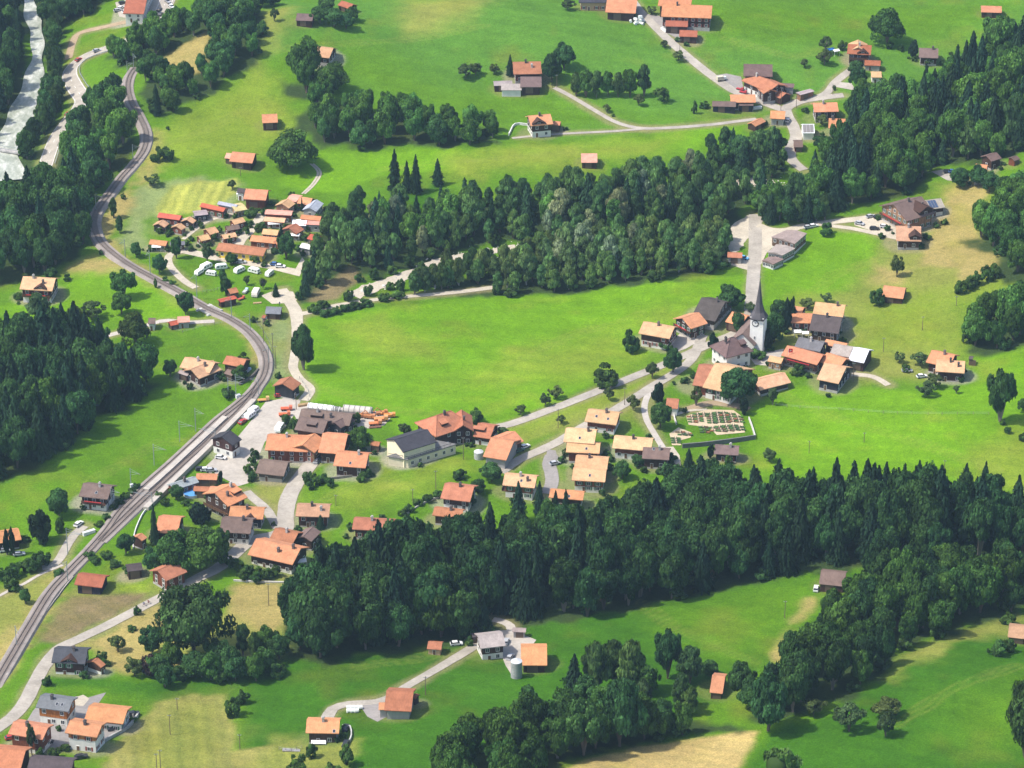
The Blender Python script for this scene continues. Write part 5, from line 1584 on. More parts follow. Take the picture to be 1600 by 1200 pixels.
# ------------------------------------------------------------------ trees
def leaf_mesh(name, P, Nrm, size, tint, mat, core=None, ar=1.0, rng=NPR):
    n = len(P)
    Nrm = Nrm / (np.linalg.norm(Nrm, axis=1)[:, None] + 1e-9)
    ref = rng.normal(size=(n, 3))
    A = np.cross(Nrm, ref)
    A /= np.linalg.norm(A, axis=1)[:, None] + 1e-9
    B = np.cross(Nrm, A)
    s = (size * rng.uniform(0.65, 1.3, n))[:, None]
    A, B = A * s * ar, B * s
    bend = Nrm * s * 0.25
    V = np.stack([P - A - bend, P - B * .9, P + A - bend, P + B * 1.1], 1).reshape(-1, 3)
    vs = V
    nq = n
    qi = np.arange(4 * n).reshape(n, 4)
    tt = tint
    if core is not None:
        cv, cf, ct = core
        vs = np.concatenate([V, cv])
    me = bpy.data.meshes.new(name)
    nl = 4 * n + (0 if core is None else 3 * len(core[1]))
    npoly = n + (0 if core is None else len(core[1]))
    me.vertices.add(len(vs))
    me.vertices.foreach_set('co', vs.astype(np.float32).ravel())
    me.loops.add(nl)
    li = qi.ravel()
    ls = np.arange(0, 4 * n, 4)
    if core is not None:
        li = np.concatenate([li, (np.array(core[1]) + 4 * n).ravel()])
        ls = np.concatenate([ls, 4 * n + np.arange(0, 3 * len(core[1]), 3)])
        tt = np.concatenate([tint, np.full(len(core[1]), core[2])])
    me.loops.foreach_set('vertex_index', li.astype(np.int32))
    me.polygons.add(npoly)
    me.polygons.foreach_set('loop_start', ls.astype(np.int32))
    me.update(calc_edges=True)
    a = me.attributes.new('tint', 'FLOAT', 'FACE')
    a.data.foreach_set('value', tt.astype(np.float32))
    me.materials.append(mat)
    return me

def ico(sub):
    bm = bmesh.new()
    bmesh.ops.create_icosphere(bm, subdivisions=sub, radius=1)
    v = np.array([x.co[:] for x in bm.verts])
    f = [[x.index for x in q.verts] for q in bm.faces]
    bm.free()
    return v, f
ICO_V, ICO_F = ico(2)

def crown_round(seed, lobes=46, per=250, squash=1.0, openness=0.0, size=0.055, top=1.0, low=0.10):
    """leafy crown, radius 1, height 0..1 (trunk below), made of leaf clumps"""
    r = np.random.default_rng(seed)
    C, Rr = [], []
    for k in range(lobes):
        z = r.uniform(-1, 1)
        a = r.uniform(0, 2 * math.pi)
        rad = r.uniform(0.46, 0.82) * (1 + 0.14 * r.normal())
        h = math.sqrt(max(0, 1 - z * z)) * (1 - 0.22 * max(0, z) * (2 - top * 2 if top < 1 else 0.6))
        C.append((math.cos(a) * h * rad, math.sin(a) * h * rad, z * rad * squash))
        Rr.append(r.uniform(0.17, 0.36) * (1 - 0.25 * openness))
    C, Rr = np.array(C), np.array(Rr)
    P, Nn, T = [], [], []
    for c, rr in zip(C, Rr):
        d = r.normal(size=(per, 3))
        d /= np.linalg.norm(d, axis=1)[:, None]
        out = c / (np.linalg.norm(c) + 1e-6)
        keep = (d @ out) > -0.35
        d = d[keep]
        rad = rr * (0.70 + 0.45 * r.random(len(d)))
        P.append(c + d * rad[:, None])
        Nn.append(d * 0.9 + out * 0.35 + np.array([0, 0, .25]) + r.normal(size=d.shape) * 0.55)
        T.append(r.uniform(0.62, 1.42) * r.uniform(0.6, 1.45, len(d)))
    P, Nn, T = np.concatenate(P), np.concatenate(Nn), np.concatenate(T)
    zmin, zmax = P[:, 2].min(), P[:, 2].max()
    zf = lambda z: low + (1 - low) * (z - zmin) / (zmax - zmin)
    P[:, 2] = zf(P[:, 2])
    Nn[:, 2] *= 1.6
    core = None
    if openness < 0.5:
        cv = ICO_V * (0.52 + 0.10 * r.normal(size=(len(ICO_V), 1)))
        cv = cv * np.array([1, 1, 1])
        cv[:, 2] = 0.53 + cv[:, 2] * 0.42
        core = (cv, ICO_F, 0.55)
    return leaf_mesh('crown', P, Nn, size, T, M['leaf'], core, rng=r)

def crown_spruce(seed, whorls=34, size=0.06, droop=0.35, slim=1.0):
    """conifer crown, radius 1 at the foot, height 0..1"""
    r = np.random.default_rng(seed)
    P, Nn, T = [], [], []
    for k in range(whorls):
        f = k / (whorls - 1)
        z = 0.06 + 0.92 * f
        R0 = (1 - f) ** 0.60 * (0.80 + 0.18 * math.sin(k * 2.1)) * (1 + .16 * r.normal()) + 0.03
        nb = max(5, int(13 * (1 - f) + 5))
        for b_ in range(nb):
            a = 2 * math.pi * (b_ + r.random() * .8) / nb + k
            Lb = R0 * r.uniform(0.72, 1.1)
            m = max(2, int(Lb * 10) + 2)
            tb = r.uniform(.75, 1.25)
            for j in range(m):
                t = (j + .6) / m
                rad = Lb * t
                zz = z + 0.012 - droop * 0.14 * Lb * t * t + r.normal() * .006
                for s in (-1, 1):
                    off = s * 0.055 * (1.15 - t) * r.uniform(.3, 1.3)
                    P.append((math.cos(a) * rad - math.sin(a) * off, math.sin(a) * rad + math.cos(a) * off, zz))
                    Nn.append((math.cos(a) * .55 + r.normal() * .3, math.sin(a) * .55 + r.normal() * .3, .75))
                    T.append(tb * r.uniform(.75, 1.2) * (0.8 + .35 * t))
    P, Nn, T = np.array(P), np.array(Nn), np.array(T)
    P[:, 2] = np.maximum(P[:, 2], 0.02)
    k = 9
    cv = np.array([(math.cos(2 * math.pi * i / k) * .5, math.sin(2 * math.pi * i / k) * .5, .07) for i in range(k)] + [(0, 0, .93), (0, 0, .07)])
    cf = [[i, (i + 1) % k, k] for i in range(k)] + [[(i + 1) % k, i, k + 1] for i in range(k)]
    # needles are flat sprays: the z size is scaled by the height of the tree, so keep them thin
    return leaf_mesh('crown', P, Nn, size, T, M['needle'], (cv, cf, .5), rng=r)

def crown_tall(seed, clumps=44, per=130, size=0.065):
    """narrow airy crown with gaps (ash, alder, birch): radius 1, height 0..1"""
    r = np.random.default_rng(seed)
    P, Nn, T = [], [], []
    for k in range(clumps):
        f = r.random() ** 0.8
        z = 0.16 + 0.80 * f
        rad = (math.sin(math.pi * min(1, (f * .86 + .12))) ** .8) * r.uniform(.25, .85)
        a = r.uniform(0, 2 * math.pi)
        c = np.array([math.cos(a) * rad, math.sin(a) * rad, z])
        rr = r.uniform(.2, .38)
        d = r.normal(size=(per, 3))
        d /= np.linalg.norm(d, axis=1)[:, None]
        q = c + d * (rr * (.55 + .5 * r.random((per, 1)))) * np.array([1, 1, .30])
        P.append(q)
        Nn.append(d * .8 + np.array([math.cos(a) * .4, math.sin(a) * .4, .4]) + r.normal(size=d.shape) * .5)
        T.append(r.uniform(.62, 1.4) * r.uniform(.65, 1.4, per))
    P, Nn, T = np.concatenate(P), np.concatenate(Nn), np.concatenate(T)
    P[:, 2] = np.clip(P[:, 2], .05, 1.02)
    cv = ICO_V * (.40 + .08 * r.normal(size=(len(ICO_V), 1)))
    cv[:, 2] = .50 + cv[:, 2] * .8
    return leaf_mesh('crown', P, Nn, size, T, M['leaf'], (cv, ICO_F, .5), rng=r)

def trunk_mesh(seed, forks=4, straight=False):
    """trunk of radius 1 at the foot, height 0..1, with limbs"""
    r = random.Random(seed)
    mb = MB()
    mb.tube((0, 0, -.08), (0, 0, .12), 1.35, .95, 7)
    mb.tube((0, 0, .12), (0, 0, .6), .95, .6, 7)
    mb.tube((0, 0, .6), (0, 0, .95), .6, .12, 6)
    if not straight:
        for k in range(forks):
            a = 2 * math.pi * (k + r.random()) / forks
            z = r.uniform(.22, .5)
            p = (math.cos(a) * 5.5, math.sin(a) * 5.5, z + r.uniform(.2, .32))
            mb.tube((0, 0, z), p, .5, .12, 5)
    return mb.mesh('trunk', [M['bark']])

CR = {'round': [crown_round(100 + i) for i in range(9)],
      'broad': [crown_round(150 + i, lobes=64, per=270, size=.038, low=.06) for i in range(3)],
      'open': [crown_round(200 + i, lobes=32, per=120, openness=.6, size=.062, low=.15) for i in range(5)],
      'tall': [crown_tall(300 + i) for i in range(8)],
      'spruce': [crown_spruce(400 + i, whorls=30 + i % 4 * 2) for i in range(7)],
      'cypress': [crown_round(500 + i, lobes=30, per=110, size=.11, low=.02) for i in range(2)],
      'bush': [crown_round(600 + i, lobes=15, per=190, size=.08, low=.0) for i in range(6)]}
TR = [trunk_mesh(i) for i in range(5)]
TRS = trunk_mesh(77, straight=True)

# leaf albedo per kind
TC = {SPR: (0.022, 0.056, 0.026), BEE: (0.044, 0.110, 0.030), ASH: (0.072, 0.136, 0.038), ALD: (0.056, 0.116, 0.034), WIL: (0.150, 0.185, 0.100),
      MAP: (0.062, 0.142, 0.026), BIR: (0.086, 0.134, 0.042), 'linden_tree': (0.050, 0.116, 0.022), 'fruit_tree': (0.080, 0.122, 0.036), 'shrub': (0.058, 0.122, 0.026), 'garden_bush': (0.060, 0.120, 0.028), 'edge_bush': (0.048, 0.104, 0.026),
      'cypress_tree': (0.018, 0.042, 0.020), 'purple_shrub': (0.040, 0.026, 0.032), 'hedge': (0.036, 0.070, 0.020), 'walnut_tree': (0.050, 0.092, 0.020)}
SHAPE = {SPR: 'spruce', BEE: 'round', ASH: 'tall', ALD: 'tall', WIL: 'tall', MAP: 'round', BIR: 'tall', 'linden_tree': 'broad', 'fruit_tree': 'open',
         'shrub': 'bush', 'garden_bush': 'bush', 'edge_bush': 'bush', 'cypress_tree': 'cypress', 'purple_shrub': 'bush', 'walnut_tree': 'broad'}
COUNT = {}

def plant(kind, p, h, w, label, group=None, shape=None, tone=1.0, cat=None, crown_base=None, k0=None):
    """one tree standing at p: height h, crown width w (metres)"""
    COUNT[kind] = COUNT.get(kind, 0) + 1
    sh = shape or SHAPE[kind]
    root = empty(kind, (p[0], p[1], p[2] - .05), RND.random() * 6.28)
    tag(root, label, cat or ('shrub' if 'shrub' in kind or 'bush' in kind else 'tree'), group)
    c = TC[kind]
    k = tone * (RND.uniform(.78, 1.25) if k0 is None else k0)
    yl = RND.uniform(-.18, .20)
    col = (c[0] * k * (1 + yl), c[1] * k * (1 + yl * .35), c[2] * k * (1 - yl * .4))
    me = RND.choice(CR[sh])
    cb = crown_base
    if cb is None:
        cb = {'round': .10, 'broad': .06, 'open': .14, 'tall': .06, 'spruce': .03, 'cypress': .02, 'bush': .0}[sh] * h
    cr = mesh_obj('crown', me, root, col)
    cr.location = (0, 0, cb)
    cr.scale = (w / 2 * RND.uniform(.92, 1.08), w / 2 * RND.uniform(.92, 1.08), h - cb)
    if sh != 'bush':
        tk = mesh_obj('trunk', TRS if sh in ('spruce', 'cypress') else RND.choice(TR), root, RND.choice([(.16, .12, .09), (.20, .17, .14), (.12, .09, .07)]) if kind != BIR else (.36, .34, .31))
        r = max(.09, h * .017)
        tk.scale = (r, r, h * .8)
    return root

def vis_name(kind):
    return kind.replace('_tree', '')

ADJ = {SPR: 'pointed spruce', BEE: 'round leafy beech', ASH: 'feathery ash', ALD: 'slender alder', WIL: 'silvery willow', MAP: 'broad maple', BIR: 'airy birch'}
TONE = {'the broad wood below the village': .76, 'the wooded slope right of the grey-roofed hut': .70, 'the trees along the bottom edge': .72, 'the wood along the left edge': .95,
        'the wood left of the railway curve': 1.0, 'the wood in the upper right corner': 1.08, 'the belt of trees above the big meadow': 1.5, 'the wood along the stream': 1.42,
        'the wooded knoll above the railway': 1.2, 'the copse below the upper pasture': 1.2, 'the trees between main road and railway': 1.12, 'the wood edge above the dry slope': 1.1}
ROADS_CLEAR = [(STRIPS[k][1], w) for k, w in (('main_road', 5.5), ('church_road', 4), ('village_street', 4), ('hamlet_lane', 4), ('wood_edge_path', 2.5), ('barn_track', 2.5))] + [(trackline['main'][0], 4.6)]
HXY = [(r.location.x, r.location.y, max(L / 2, w) + 1.2) for r, L, w in HOUSES]

def clear_of(x, y, extra=0.0):
    for C, d in ROADS_CLEAR:
        if np.min(np.hypot(C[:, 0] - x, C[:, 1] - y)) < d + extra:
            return False
    for hx, hy, rr in HXY:
        if math.hypot(hx - x, hy - y) < rr + extra:
            return False
    if np.min(np.hypot(np.array(RIVER_W)[:, 0] - x, np.array(RIVER_W)[:, 1] - y)) < 0:
        return False
    if float(seg_dist(np.array([x]), np.array([y]), RIVER_W)[0]) < 5.8 + extra:
        return False
    return True

GLADES = [wpoly(p) for p in ([(1226,180),(1262,180),(1262,326),(1224,326)], [(1284,176),(1326,166),(1332,236),(1288,252)], [(610,296),(690,286),(676,326),(634,334)], [(1452,262),(1485,258),(1515,276),(1508,292),(1470,290)], [(250,90),(322,46),(334,80),(318,116),(286,130),(258,114)],
          [(548,470),(560,440),(640,418),(700,396),(812,374),(812,394),(700,414),(640,444)], [(1066,326),(1130,300),(1180,290),(1244,296),(1250,282),(1180,276),(1120,288),(1064,310)],
          [(480,474),(520,430),(556,420),(562,440),(530,470)], [(1238,196),(1300,150),(1330,150),(1320,205),(1262,262),(1232,250)], [(1128,404),(1150,350),(1192,330),(1200,352),(1180,420)])]
def in_poly(x, y, P):
    return float(poly_sd(np.array([x]), np.array([y]), P)[0]) > 0

LAND = [(478,850,'the red weathered house'),(585,830,'the long red-roofed house'),(700,800,'the half hidden red roof'),(815,765,'the peach chalet with lawn'),(890,775,'the cul-de-sac end'),(1030,715,'the brown-roofed dark house'),
 (1135,705,'the low bungalow'),(1205,715,'the round meadow fruit tree'),(1475,735,'the meadow power pole'),(440,960,'the dry grass patch'),(560,1025,'the bottom meadow'),(680,1008,'the small orange shed'),(770,1000,'the pale barn'),(830,1020,'the silo barn'),
 (1000,945,'the lower meadow middle'),(1150,915,'the lower meadow top'),(1298,905,'the grey-roofed hut'),(1508,866,'the hidden orange roof'),(1590,985,'the tan-tiled hut'),(1327,1142,'the lower fruit trees'),(1116,1070,'the orange meadow barn'),(1225,1000,'the worn meadow path'),
 (30,455,'the big lone chalet'),(210,540,'the big walnut tree'),(140,690,'the left meadow edge'),(150,350,'the railway curve'),(20,245,'the river bridge'),(55,110,'the river rapids'),(110,120,'the road bend'),(95,200,'the lower valley road'),(215,10,'the top car park'),
 (212,115,'the upper track end'),(290,80,'the dry clearing'),(400,60,'the pasture knoll'),(508,85,'the beige-roofed house'),(455,230,'the big linden'),(785,215,'the chalet terrace'),(600,235,'the upper pasture edge'),
 (500,345,'the bright orange cabin'),(485,380,'the red and black cabin'),(470,470,'the gravel turning place'),(600,445,'the gravel stream bed'),(660,310,'the small glade'),(640,270,'the pointed spruces'),(920,250,'the half hidden red hut'),(1000,210,'the thin pasture path'),(1185,195,'the small red shed'),
 (1240,235,'the hamlet lane'),(1120,300,'the stream gravel'),(1150,400,'the roadside garage'),(1170,350,'the gravel place'),(1000,445,'the big meadow middle'),(820,460,'the meadow path'),(700,460,'the pale path'),(1230,365,'the stepped timber building'),(1290,200,'the orange hamlet house'),
 (1370,110,'the low red shed'),(1450,95,'the weathered brown house'),(1548,20,'the top corner hut'),(1535,262,'the wood edge house'),(1480,275,'the small car park'),(1390,330,'the big inn'),(1300,345,'the inn road'),(1520,400,'the dry slope top'),(1530,445,'the slope hedge'),(1518,560,'the tiny dark hut'),(1000,1165,'the tan hay field'),(897,1085,'the broad spruce'),(700,1190,'the bottom edge'),(1565,660,'the tall meadow tree')]
LANDW = [(at(u, v), t) for u, v, t in LAND]
def near(x, y):
    return min(LANDW, key=lambda q: math.hypot(q[0].x - x, q[0].y - y))[1]

for name, px, sp, mix, (h0, h1) in WOODS:
    P = wpoly(px)
    xs, ys = [p[0] for p in P], [p[1] for p in P]
    pts = []
    y = min(ys)
    row = 0
    while y < max(ys):
        x = min(xs) + (row % 2) * sp / 2
        while x < max(xs):
            pts.append((x + RND.uniform(-.36, .36) * sp, y + RND.uniform(-.36, .36) * sp))
            x += sp
        y += sp * .87
        row += 1
    A = np.array(pts)
    sd = poly_sd(A[:, 0], A[:, 1], P)
    nz = vnoise(A[:, 0], A[:, 1], 22, 31)
    for (x, y), d, nv in zip(pts, sd, nz):
        if d < 0.0:
            continue
        z = tz(x, y)
        u, v = proj((x, y, z))
        if not (-70 < u < 1670 and -12 < v < 1330):
            continue
        if not clear_of(x, y, .5) or any(in_poly(x, y, g) for g in GLADES):
            continue
        t, acc, kind = RND.random() * .6 + (nv * .5 + .5) * .4, 0, mix[-1][0]
        for k, wgt in mix:
            acc += wgt
            if t < acc:
                kind = k
                break
        if COUNT.get(kind, 0) >= 296:
            kind = [k for k in (MAP, ALD, BEE, BIR) if COUNT.get(k, 0) < 296][0]
        e = min(1, .72 + d * .03)
        h = RND.uniform(h0, h1) * e
        if kind == SPR:
            h *= 1.1
            w = h * RND.uniform(.38, .54)
        elif SHAPE[kind] == 'tall':
            w = h * RND.uniform(.48, .68)
        else:
            w = h * RND.uniform(.52, .72)
        kk = RND.uniform(.72, 1.32)
        g = {SPR: 'spruces', BEE: 'beeches', ASH: 'ashes', ALD: 'alders', WIL: 'willows', MAP: 'maples', BIR: 'birches'}[kind] + ' in ' + name
        plant(kind, (x, y, z), h, w * min(1, .75 + sp / 32), ('dark ' if kk < .88 else 'pale ' if kk > 1.16 else '') + ('tall ' if h > h0 * .72 + h1 * .32 else 'low ' if h < h0 * .82 + h1 * .05 else '') + ADJ[kind] + (' at the wood edge near ' if d < 4.5 else ' behind the wood edge near ' if d < 11 else ' deep inside the wood near ') + near(x, y), g, k0=kk, tone=TONE.get(name, 1.0))
        # undergrowth along the edge
        if d < 3.2 and COUNT.get('edge_bush', 0) < 296:
            xx, yy = x + RND.uniform(-3, 3), y + RND.uniform(-3, 3)
            if clear_of(xx, yy):
                hh = RND.uniform(2.2, 5)
                plant('edge_bush', (xx, yy, tz(xx, yy)), hh, hh * RND.uniform(1.0, 1.5), 'low leafy bush under the wood edge near ' + near(xx, yy), 'bushes at the edge of ' + name)

def T(kind, u, v, hp, wp, label, group=None, **kw):
    """tree whose foot is at photo pixel (u, v), hp tall and wp wide in photo pixels"""
    p = at(u, v)
    k = ppm(p)
    el = math.atan2(CAMH - p.z, math.hypot(p.x, p.y))
    w = wp / k
    h = max((hp / k - w * .3 * math.sin(el)) / math.cos(el), w * .5)
    return plant(kind, p, h, w, label, group, **kw)

FG = 'fruit trees on the meadows'
for a in [
 ('linden_tree',455,261,66,78,'big round linden alone on the pasture beside the wheel tracks'),
 ('linden_tree',1386,69,64,56,'big dark round tree alone on the top right pasture'),
 (BEE,862,128,50,36,'tall leafy tree right behind the red-tiled pasture farmhouse'),
 (BEE,881,108,44,32,'dark round tree behind the leafy tree at the pasture farmhouse'),
 (SPR,797,118,34,15,'dark spruce left of the red-tiled pasture farmhouse'),
 ('fruit_tree',728,122,24,26,'spreading fruit tree, leftmost of three beside the pasture farmhouse'),
 ('fruit_tree',743,117,22,22,'fruit tree in the middle of three left of the pasture farmhouse'),
 ('fruit_tree',772,115,17,17,'fruit tree nearest to the spruce at the pasture farmhouse'),
 ('shrub',1033,158,26,28,'big bush right of the tree row on the upper pasture'),
 ('fruit_tree',998,165,20,18,'small tree in front of the tree row on the upper pasture'),
 ('shrub',1085,177,22,9,'narrow upright shrub left of the black timber shed'),
 ('shrub',1100,168,11,17,'low bush against the black timber shed'),
 ('fruit_tree',1038,74,13,14,'small tree on the left side of the farm road, upper one'),
 ('fruit_tree',1060,95,18,21,'small bushy tree left of the farm road, lower one'),
 ('fruit_tree',887,15,18,24,'round tree left of the long peach-walled barn at the top edge'),
 ('fruit_tree',1018,22,14,18,'tree between the farm road and the long upper farmhouse'),
 ('fruit_tree',948,175,14,14,'small bush beside the narrow track crossing the pasture'),
 ('shrub',958,182,6,6,'tiny bush beside the narrow pasture track'),
 ('fruit_tree',1290,80,26,23,'tree behind the parasols left of the upper chalet'),
 ('fruit_tree',1288,101,26,26,'leafy fruit tree in front of the parasols left of the upper chalet'),
 ('fruit_tree',1257,105,15,14,'small round fruit tree alone on the pasture left of the upper chalet'),
 ('shrub',1316,78,17,15,'dark bush at the left corner of the upper chalet'),
 ('cypress_tree',1426,90,30,17,'dark dense tree left of the weathered house'),
 ('shrub',1407,80,12,11,'bush between big dark tree and dense tree, right one'),
 ('shrub',1390,76,11,12,'bush below the big dark round tree'),
 ('fruit_tree',1451,100,17,22,'small tree in front of the weathered brown house'),
 ('shrub',1488,99,19,18,'round bush right of the weathered brown house'),
 (BEE,1340,137,38,27,'round tree below the low red-roofed shed, front one'),
 (BEE,1337,117,26,24,'round tree below the low red-roofed shed, rear one'),
 ('shrub',1303,141,9,7,'small dark bush where the chalet lane forks'),
 ('shrub',1258,176,10,14,'bush at the bend left of the red-roofed dark hamlet house'),
 ('fruit_tree',1284,197,20,20,'light leafy tree left of the orange house at the wood edge'),
 (BEE,1284,236,28,28,'dark leafy tree below the glazed shed in the hamlet'),
 (BEE,1203,240,42,50,'big leafy tree below the lane garage at the hamlet bend'),
 (ALD,178,340,32,16,'slender tree between railway curve and hay field, upper one'),
 (ALD,187,364,28,13,'slender tree between railway curve and hay field, lower one'),
 ('shrub',192,311,10,10,'small bush beside the railway above the hay field'),
 ('fruit_tree',239,290,20,28,'spreading tree left of the striped hay field'),
 ('shrub',258,250,24,28,'dark bush at the railway below the long slope'),
 ('shrub',243,252,14,20,'lower bush left of the dark bush at the railway'),
 ('shrub',262,203,7,6,'tiny bush alone on the slope right of the railway'),
 ('fruit_tree',363,296,17,15,'small round tree at the right end of the striped hay field'),
 (MAP,190,491,40,32,'lower half of the double-crowned tree left of the railway'),
 (MAP,194,466,46,38,'upper half of the double-crowned tree left of the railway'),
 ('walnut_tree',212,540,62,54,'big round leafy tree at the lane left of the railway'),
 ('fruit_tree',144,500,34,38,'pale feathery tree on the meadow left of the lane'),
 (BEE,290,492,38,30,'round tree beside the railway above the pinkish shed'),
 ('shrub',244,450,17,7,'small upright bush right beside the railway'),
 ('shrub',158,398,9,8,'little bush at the railway bend'),
 (MAP,228,600,68,52,'large full tree at the right end of the left wood'),
 (MAP,180,604,62,46,'large tree left of the full tree at the wood end'),
 (BEE,266,588,30,23,'dark round tree left of the large peach farmhouse'),
 (BEE,150,560,60,46,'leafy tree at the lane above the left wood'),
 ('shrub',105,438,12,14,'bush right of the big lone chalet on the left'),
 ('shrub',30,468,14,16,'bush at the left corner of the big lone chalet'),
 ('shrub',80,432,18,24,'bushes behind the big lone chalet'),
 (BEE,475,578,76,40,'tall dark tree alone at the left end of the big meadow'),
 (MAP,560,703,42,38,'leafy yellow-green tree between orange roofs and gym hall'),
 ('fruit_tree',632,681,23,24,'small round tree above the black gym hall roof'),
 ('shrub',742,660,26,32,'big bush behind the red-tiled school'),
 ('fruit_tree',785,680,15,20,'sparse small tree right of the school'),
 ('fruit_tree',852,634,22,19,'lower fruit tree of the pair beside the church road'),
 ('fruit_tree',868,623,22,25,'upper fruit tree of the pair beside the church road'),
 ('fruit_tree',814,648,18,20,'small tree left of the church road near the school'),
 ('fruit_tree',951,625,22,18,'sparse fruit tree between the two roads, nearest the church'),
 ('fruit_tree',989,641,27,22,'round fruit tree beside the village lane above the topmost chalet'),
 ('fruit_tree',877,662,16,15,'small fruit tree between the two roads beside a pole'),
 ('shrub',945,601,36,46,'big dark bush on the big meadow beside the church road'),
 ('shrub',985,549,36,29,'big bush at the left end of the parish chalet'),
 ('shrub',1040,546,15,24,'round bush in front of the parish chalet'),
 ('cypress_tree',1114,546,28,17,'dark conical yew beside the church road'),
 (BEE,1051,582,42,32,'tree in front of the parish chalet across the road'),
 ('fruit_tree',1019,591,28,21,'dark tree between the two roads below the parish chalet'),
 (BEE,1142,482,42,40,'big grey-green tree behind the dark-roofed church farm'),
 (BEE,1152,630,62,58,'big round tree in front of the large peach farmhouse'),
 ('fruit_tree',1207,633,30,18,'small upright tree alone on the meadow right of the cemetery'),
 ('cypress_tree',1162,647,28,17,'dark dense tree at the upper right cemetery corner'),
 ('fruit_tree',1088,634,34,20,'leaning tree between large farmhouse and cemetery'),
 (BEE,1032,668,44,38,'dark round tree at the left of the cemetery'),
 ('cypress_tree',1028,629,36,22,'dark conical tree above the round tree at the cemetery'),
 ('shrub',1013,687,12,12,'small round bush beside the curved footpath'),
 (BEE,972,748,34,26,'dark bushy tree right of the stepped chalet pair'),
 (BEE,998,728,20,22,'leafy bush below the long peach-roofed red house'),
 (SPR,1076,730,32,20,'blue-green spruce beside the gravel court below the cemetery'),
 ('cypress_tree',1110,717,24,13,'dense dark tree left of the low bungalow'),
 ('shrub',1138,724,16,14,'round bush right in front of the low bungalow'),
 ('shrub',1048,738,14,16,'bush in the garden of the brown-roofed dark house'),
 ('fruit_tree',1401,432,36,24,'lone slender fruit tree on the dry slope'),
 ('shrub',1371,477,30,24,'dark bush at the left end of the lone hut'),
 ('fruit_tree',1262,483,20,24,'sparse bush behind the red house with two gables'),
 ('fruit_tree',1291,472,16,19,'small bush behind the peach-roofed church house'),
 ('fruit_tree',1405,566,18,22,'small fruit tree left on the slope below the hillside'),
 ('fruit_tree',1437,571,24,28,'fruit tree left of the red slope house'),
 ('shrub',1415,580,14,15,'bush beside the parked car below the fruit trees'),
 ('fruit_tree',1446,619,25,32,'spreading fruit tree in the bright meadow below the slope houses'),
 ('fruit_tree',1461,606,24,26,'brownish tree in front of the slope houses'),
 ('fruit_tree',1494,615,15,11,'small thin fruit tree below the slope houses'),
 (BEE,1562,659,84,46,'tall dark tree alone on the right meadow'),
 (BEE,1600,642,24,20,'leafy tree cut off at the right edge of the meadow'),
 ('shrub',1567,664,11,11,'small pale bush at the foot of the tall dark tree'),
 ('shrub',1574,677,12,12,'second small bush below the tall dark tree'),
 ('shrub',1598,690,15,16,'dark bush at the right edge of the meadow'),
 ('fruit_tree',1202,721,24,26,'round fruit tree on the meadow above the broad wood'),
 ('shrub',1291,367,22,24,'round bush between inn road and meadow'),
 (BEE,1210,535,52,36,'dark tree mass just right of the church tower'),
 (BEE,1216,500,36,34,'leafy dark tree behind the church spire'),
 ('cypress_tree',1228,520,58,15,'tall dark cypress, left one at the red gabled house'),
 ('cypress_tree',1236,512,50,13,'tall dark cypress, right one at the red gabled house'),
 ('cypress_tree',1198,547,34,17,'dark columnar yew in front of the church tower'),
 ('shrub',1183,560,18,26,'round bush below the church nave'),
 (BEE,1152,522,36,24,'leafy tree left of the church nave'),
 ('fruit_tree',1172,488,18,18,'thin tree behind the church spire beside the road'),
 ('shrub',1248,583,20,22,'dark bush in front of the long orange-red house'),
 ('shrub',1282,520,14,18,'bush at the front of the big dark-roofed house'),
 ('cypress_tree',64,848,56,42,'large dark conical tree on the meadow at the lower left'),
 (BEE,92,806,48,38,'leafy tree left of the brown-roofed meadow house'),
 ('shrub',94,831,26,20,'pale round bush below the leafy tree by the meadow house'),
 ('cypress_tree',11,867,44,10,'slim cypress in front of the edge house, left one'),
 ('cypress_tree',20,868,46,10,'slim cypress in front of the edge house, right one'),
 (BEE,197,866,34,29,'round tree beside the tracks above the red track barn'),
 (SPR,242,850,64,16,'slim dark spruce left of the hidden orange roof'),
 (BEE,40,943,26,21,'small round tree on the dry meadow left of the tracks'),
 ('shrub',92,900,14,20,'bush beside the thin meadow path'),
 (BEE,276,781,28,22,'dark tree right beside the platform shed'),
 ('cypress_tree',345,756,22,8,'slim dark cypress beside the carport'),
 ('cypress_tree',314,818,38,36,'dense dark round tree below the big dark chalet'),
 (MAP,272,893,70,62,'broad leafy tree behind the big brown barn, left one'),
 (MAP,318,886,74,70,'broad leafy tree between the brown barn and the white-based house'),
 (BEE,243,893,46,40,'darker leafy tree above the big brown barn'),
 (BEE,346,862,40,30,'leafy tree at the corner of the mauve-brown house'),
 (SPR,501,826,24,16,'small blue-green spruce in front of the weathered red-tiled house'),
 ('shrub',466,829,9,17,'round bush at the street end near the weathered house'),
 ('walnut_tree',303,1024,126,120,'giant round dark tree in the lower left'),
 (BEE,238,1022,46,42,'dark tree leaning against the giant round tree on the left'),
 ('purple_shrub',235,1056,40,30,'dark purple-leaved tree below the giant tree'),
 (BEE,258,1074,40,30,'round dark bush at the meadow corner below the giant tree'),
 ('fruit_tree',210,1056,34,34,'fruit tree left of the purple-leaved tree'),
 ('fruit_tree',184,1018,30,30,'sparse tree in the dry grass right of the road'),
 ('shrub',215,961,16,14,'small bush at the edge of the village street'),
 ('shrub',206,985,10,18,'low bush in the dry grass'),
 ('shrub',158,1038,24,26,'bush behind the red-roofed annex at the road bend'),
 ('shrub',74,1071,18,20,'bush at the road bend below the black-roofed chalet'),
 ('shrub',365,1119,30,28,'round bush on the bottom meadow edge, lower one'),
 ('shrub',381,1099,24,22,'round bush on the bottom meadow edge, upper one'),
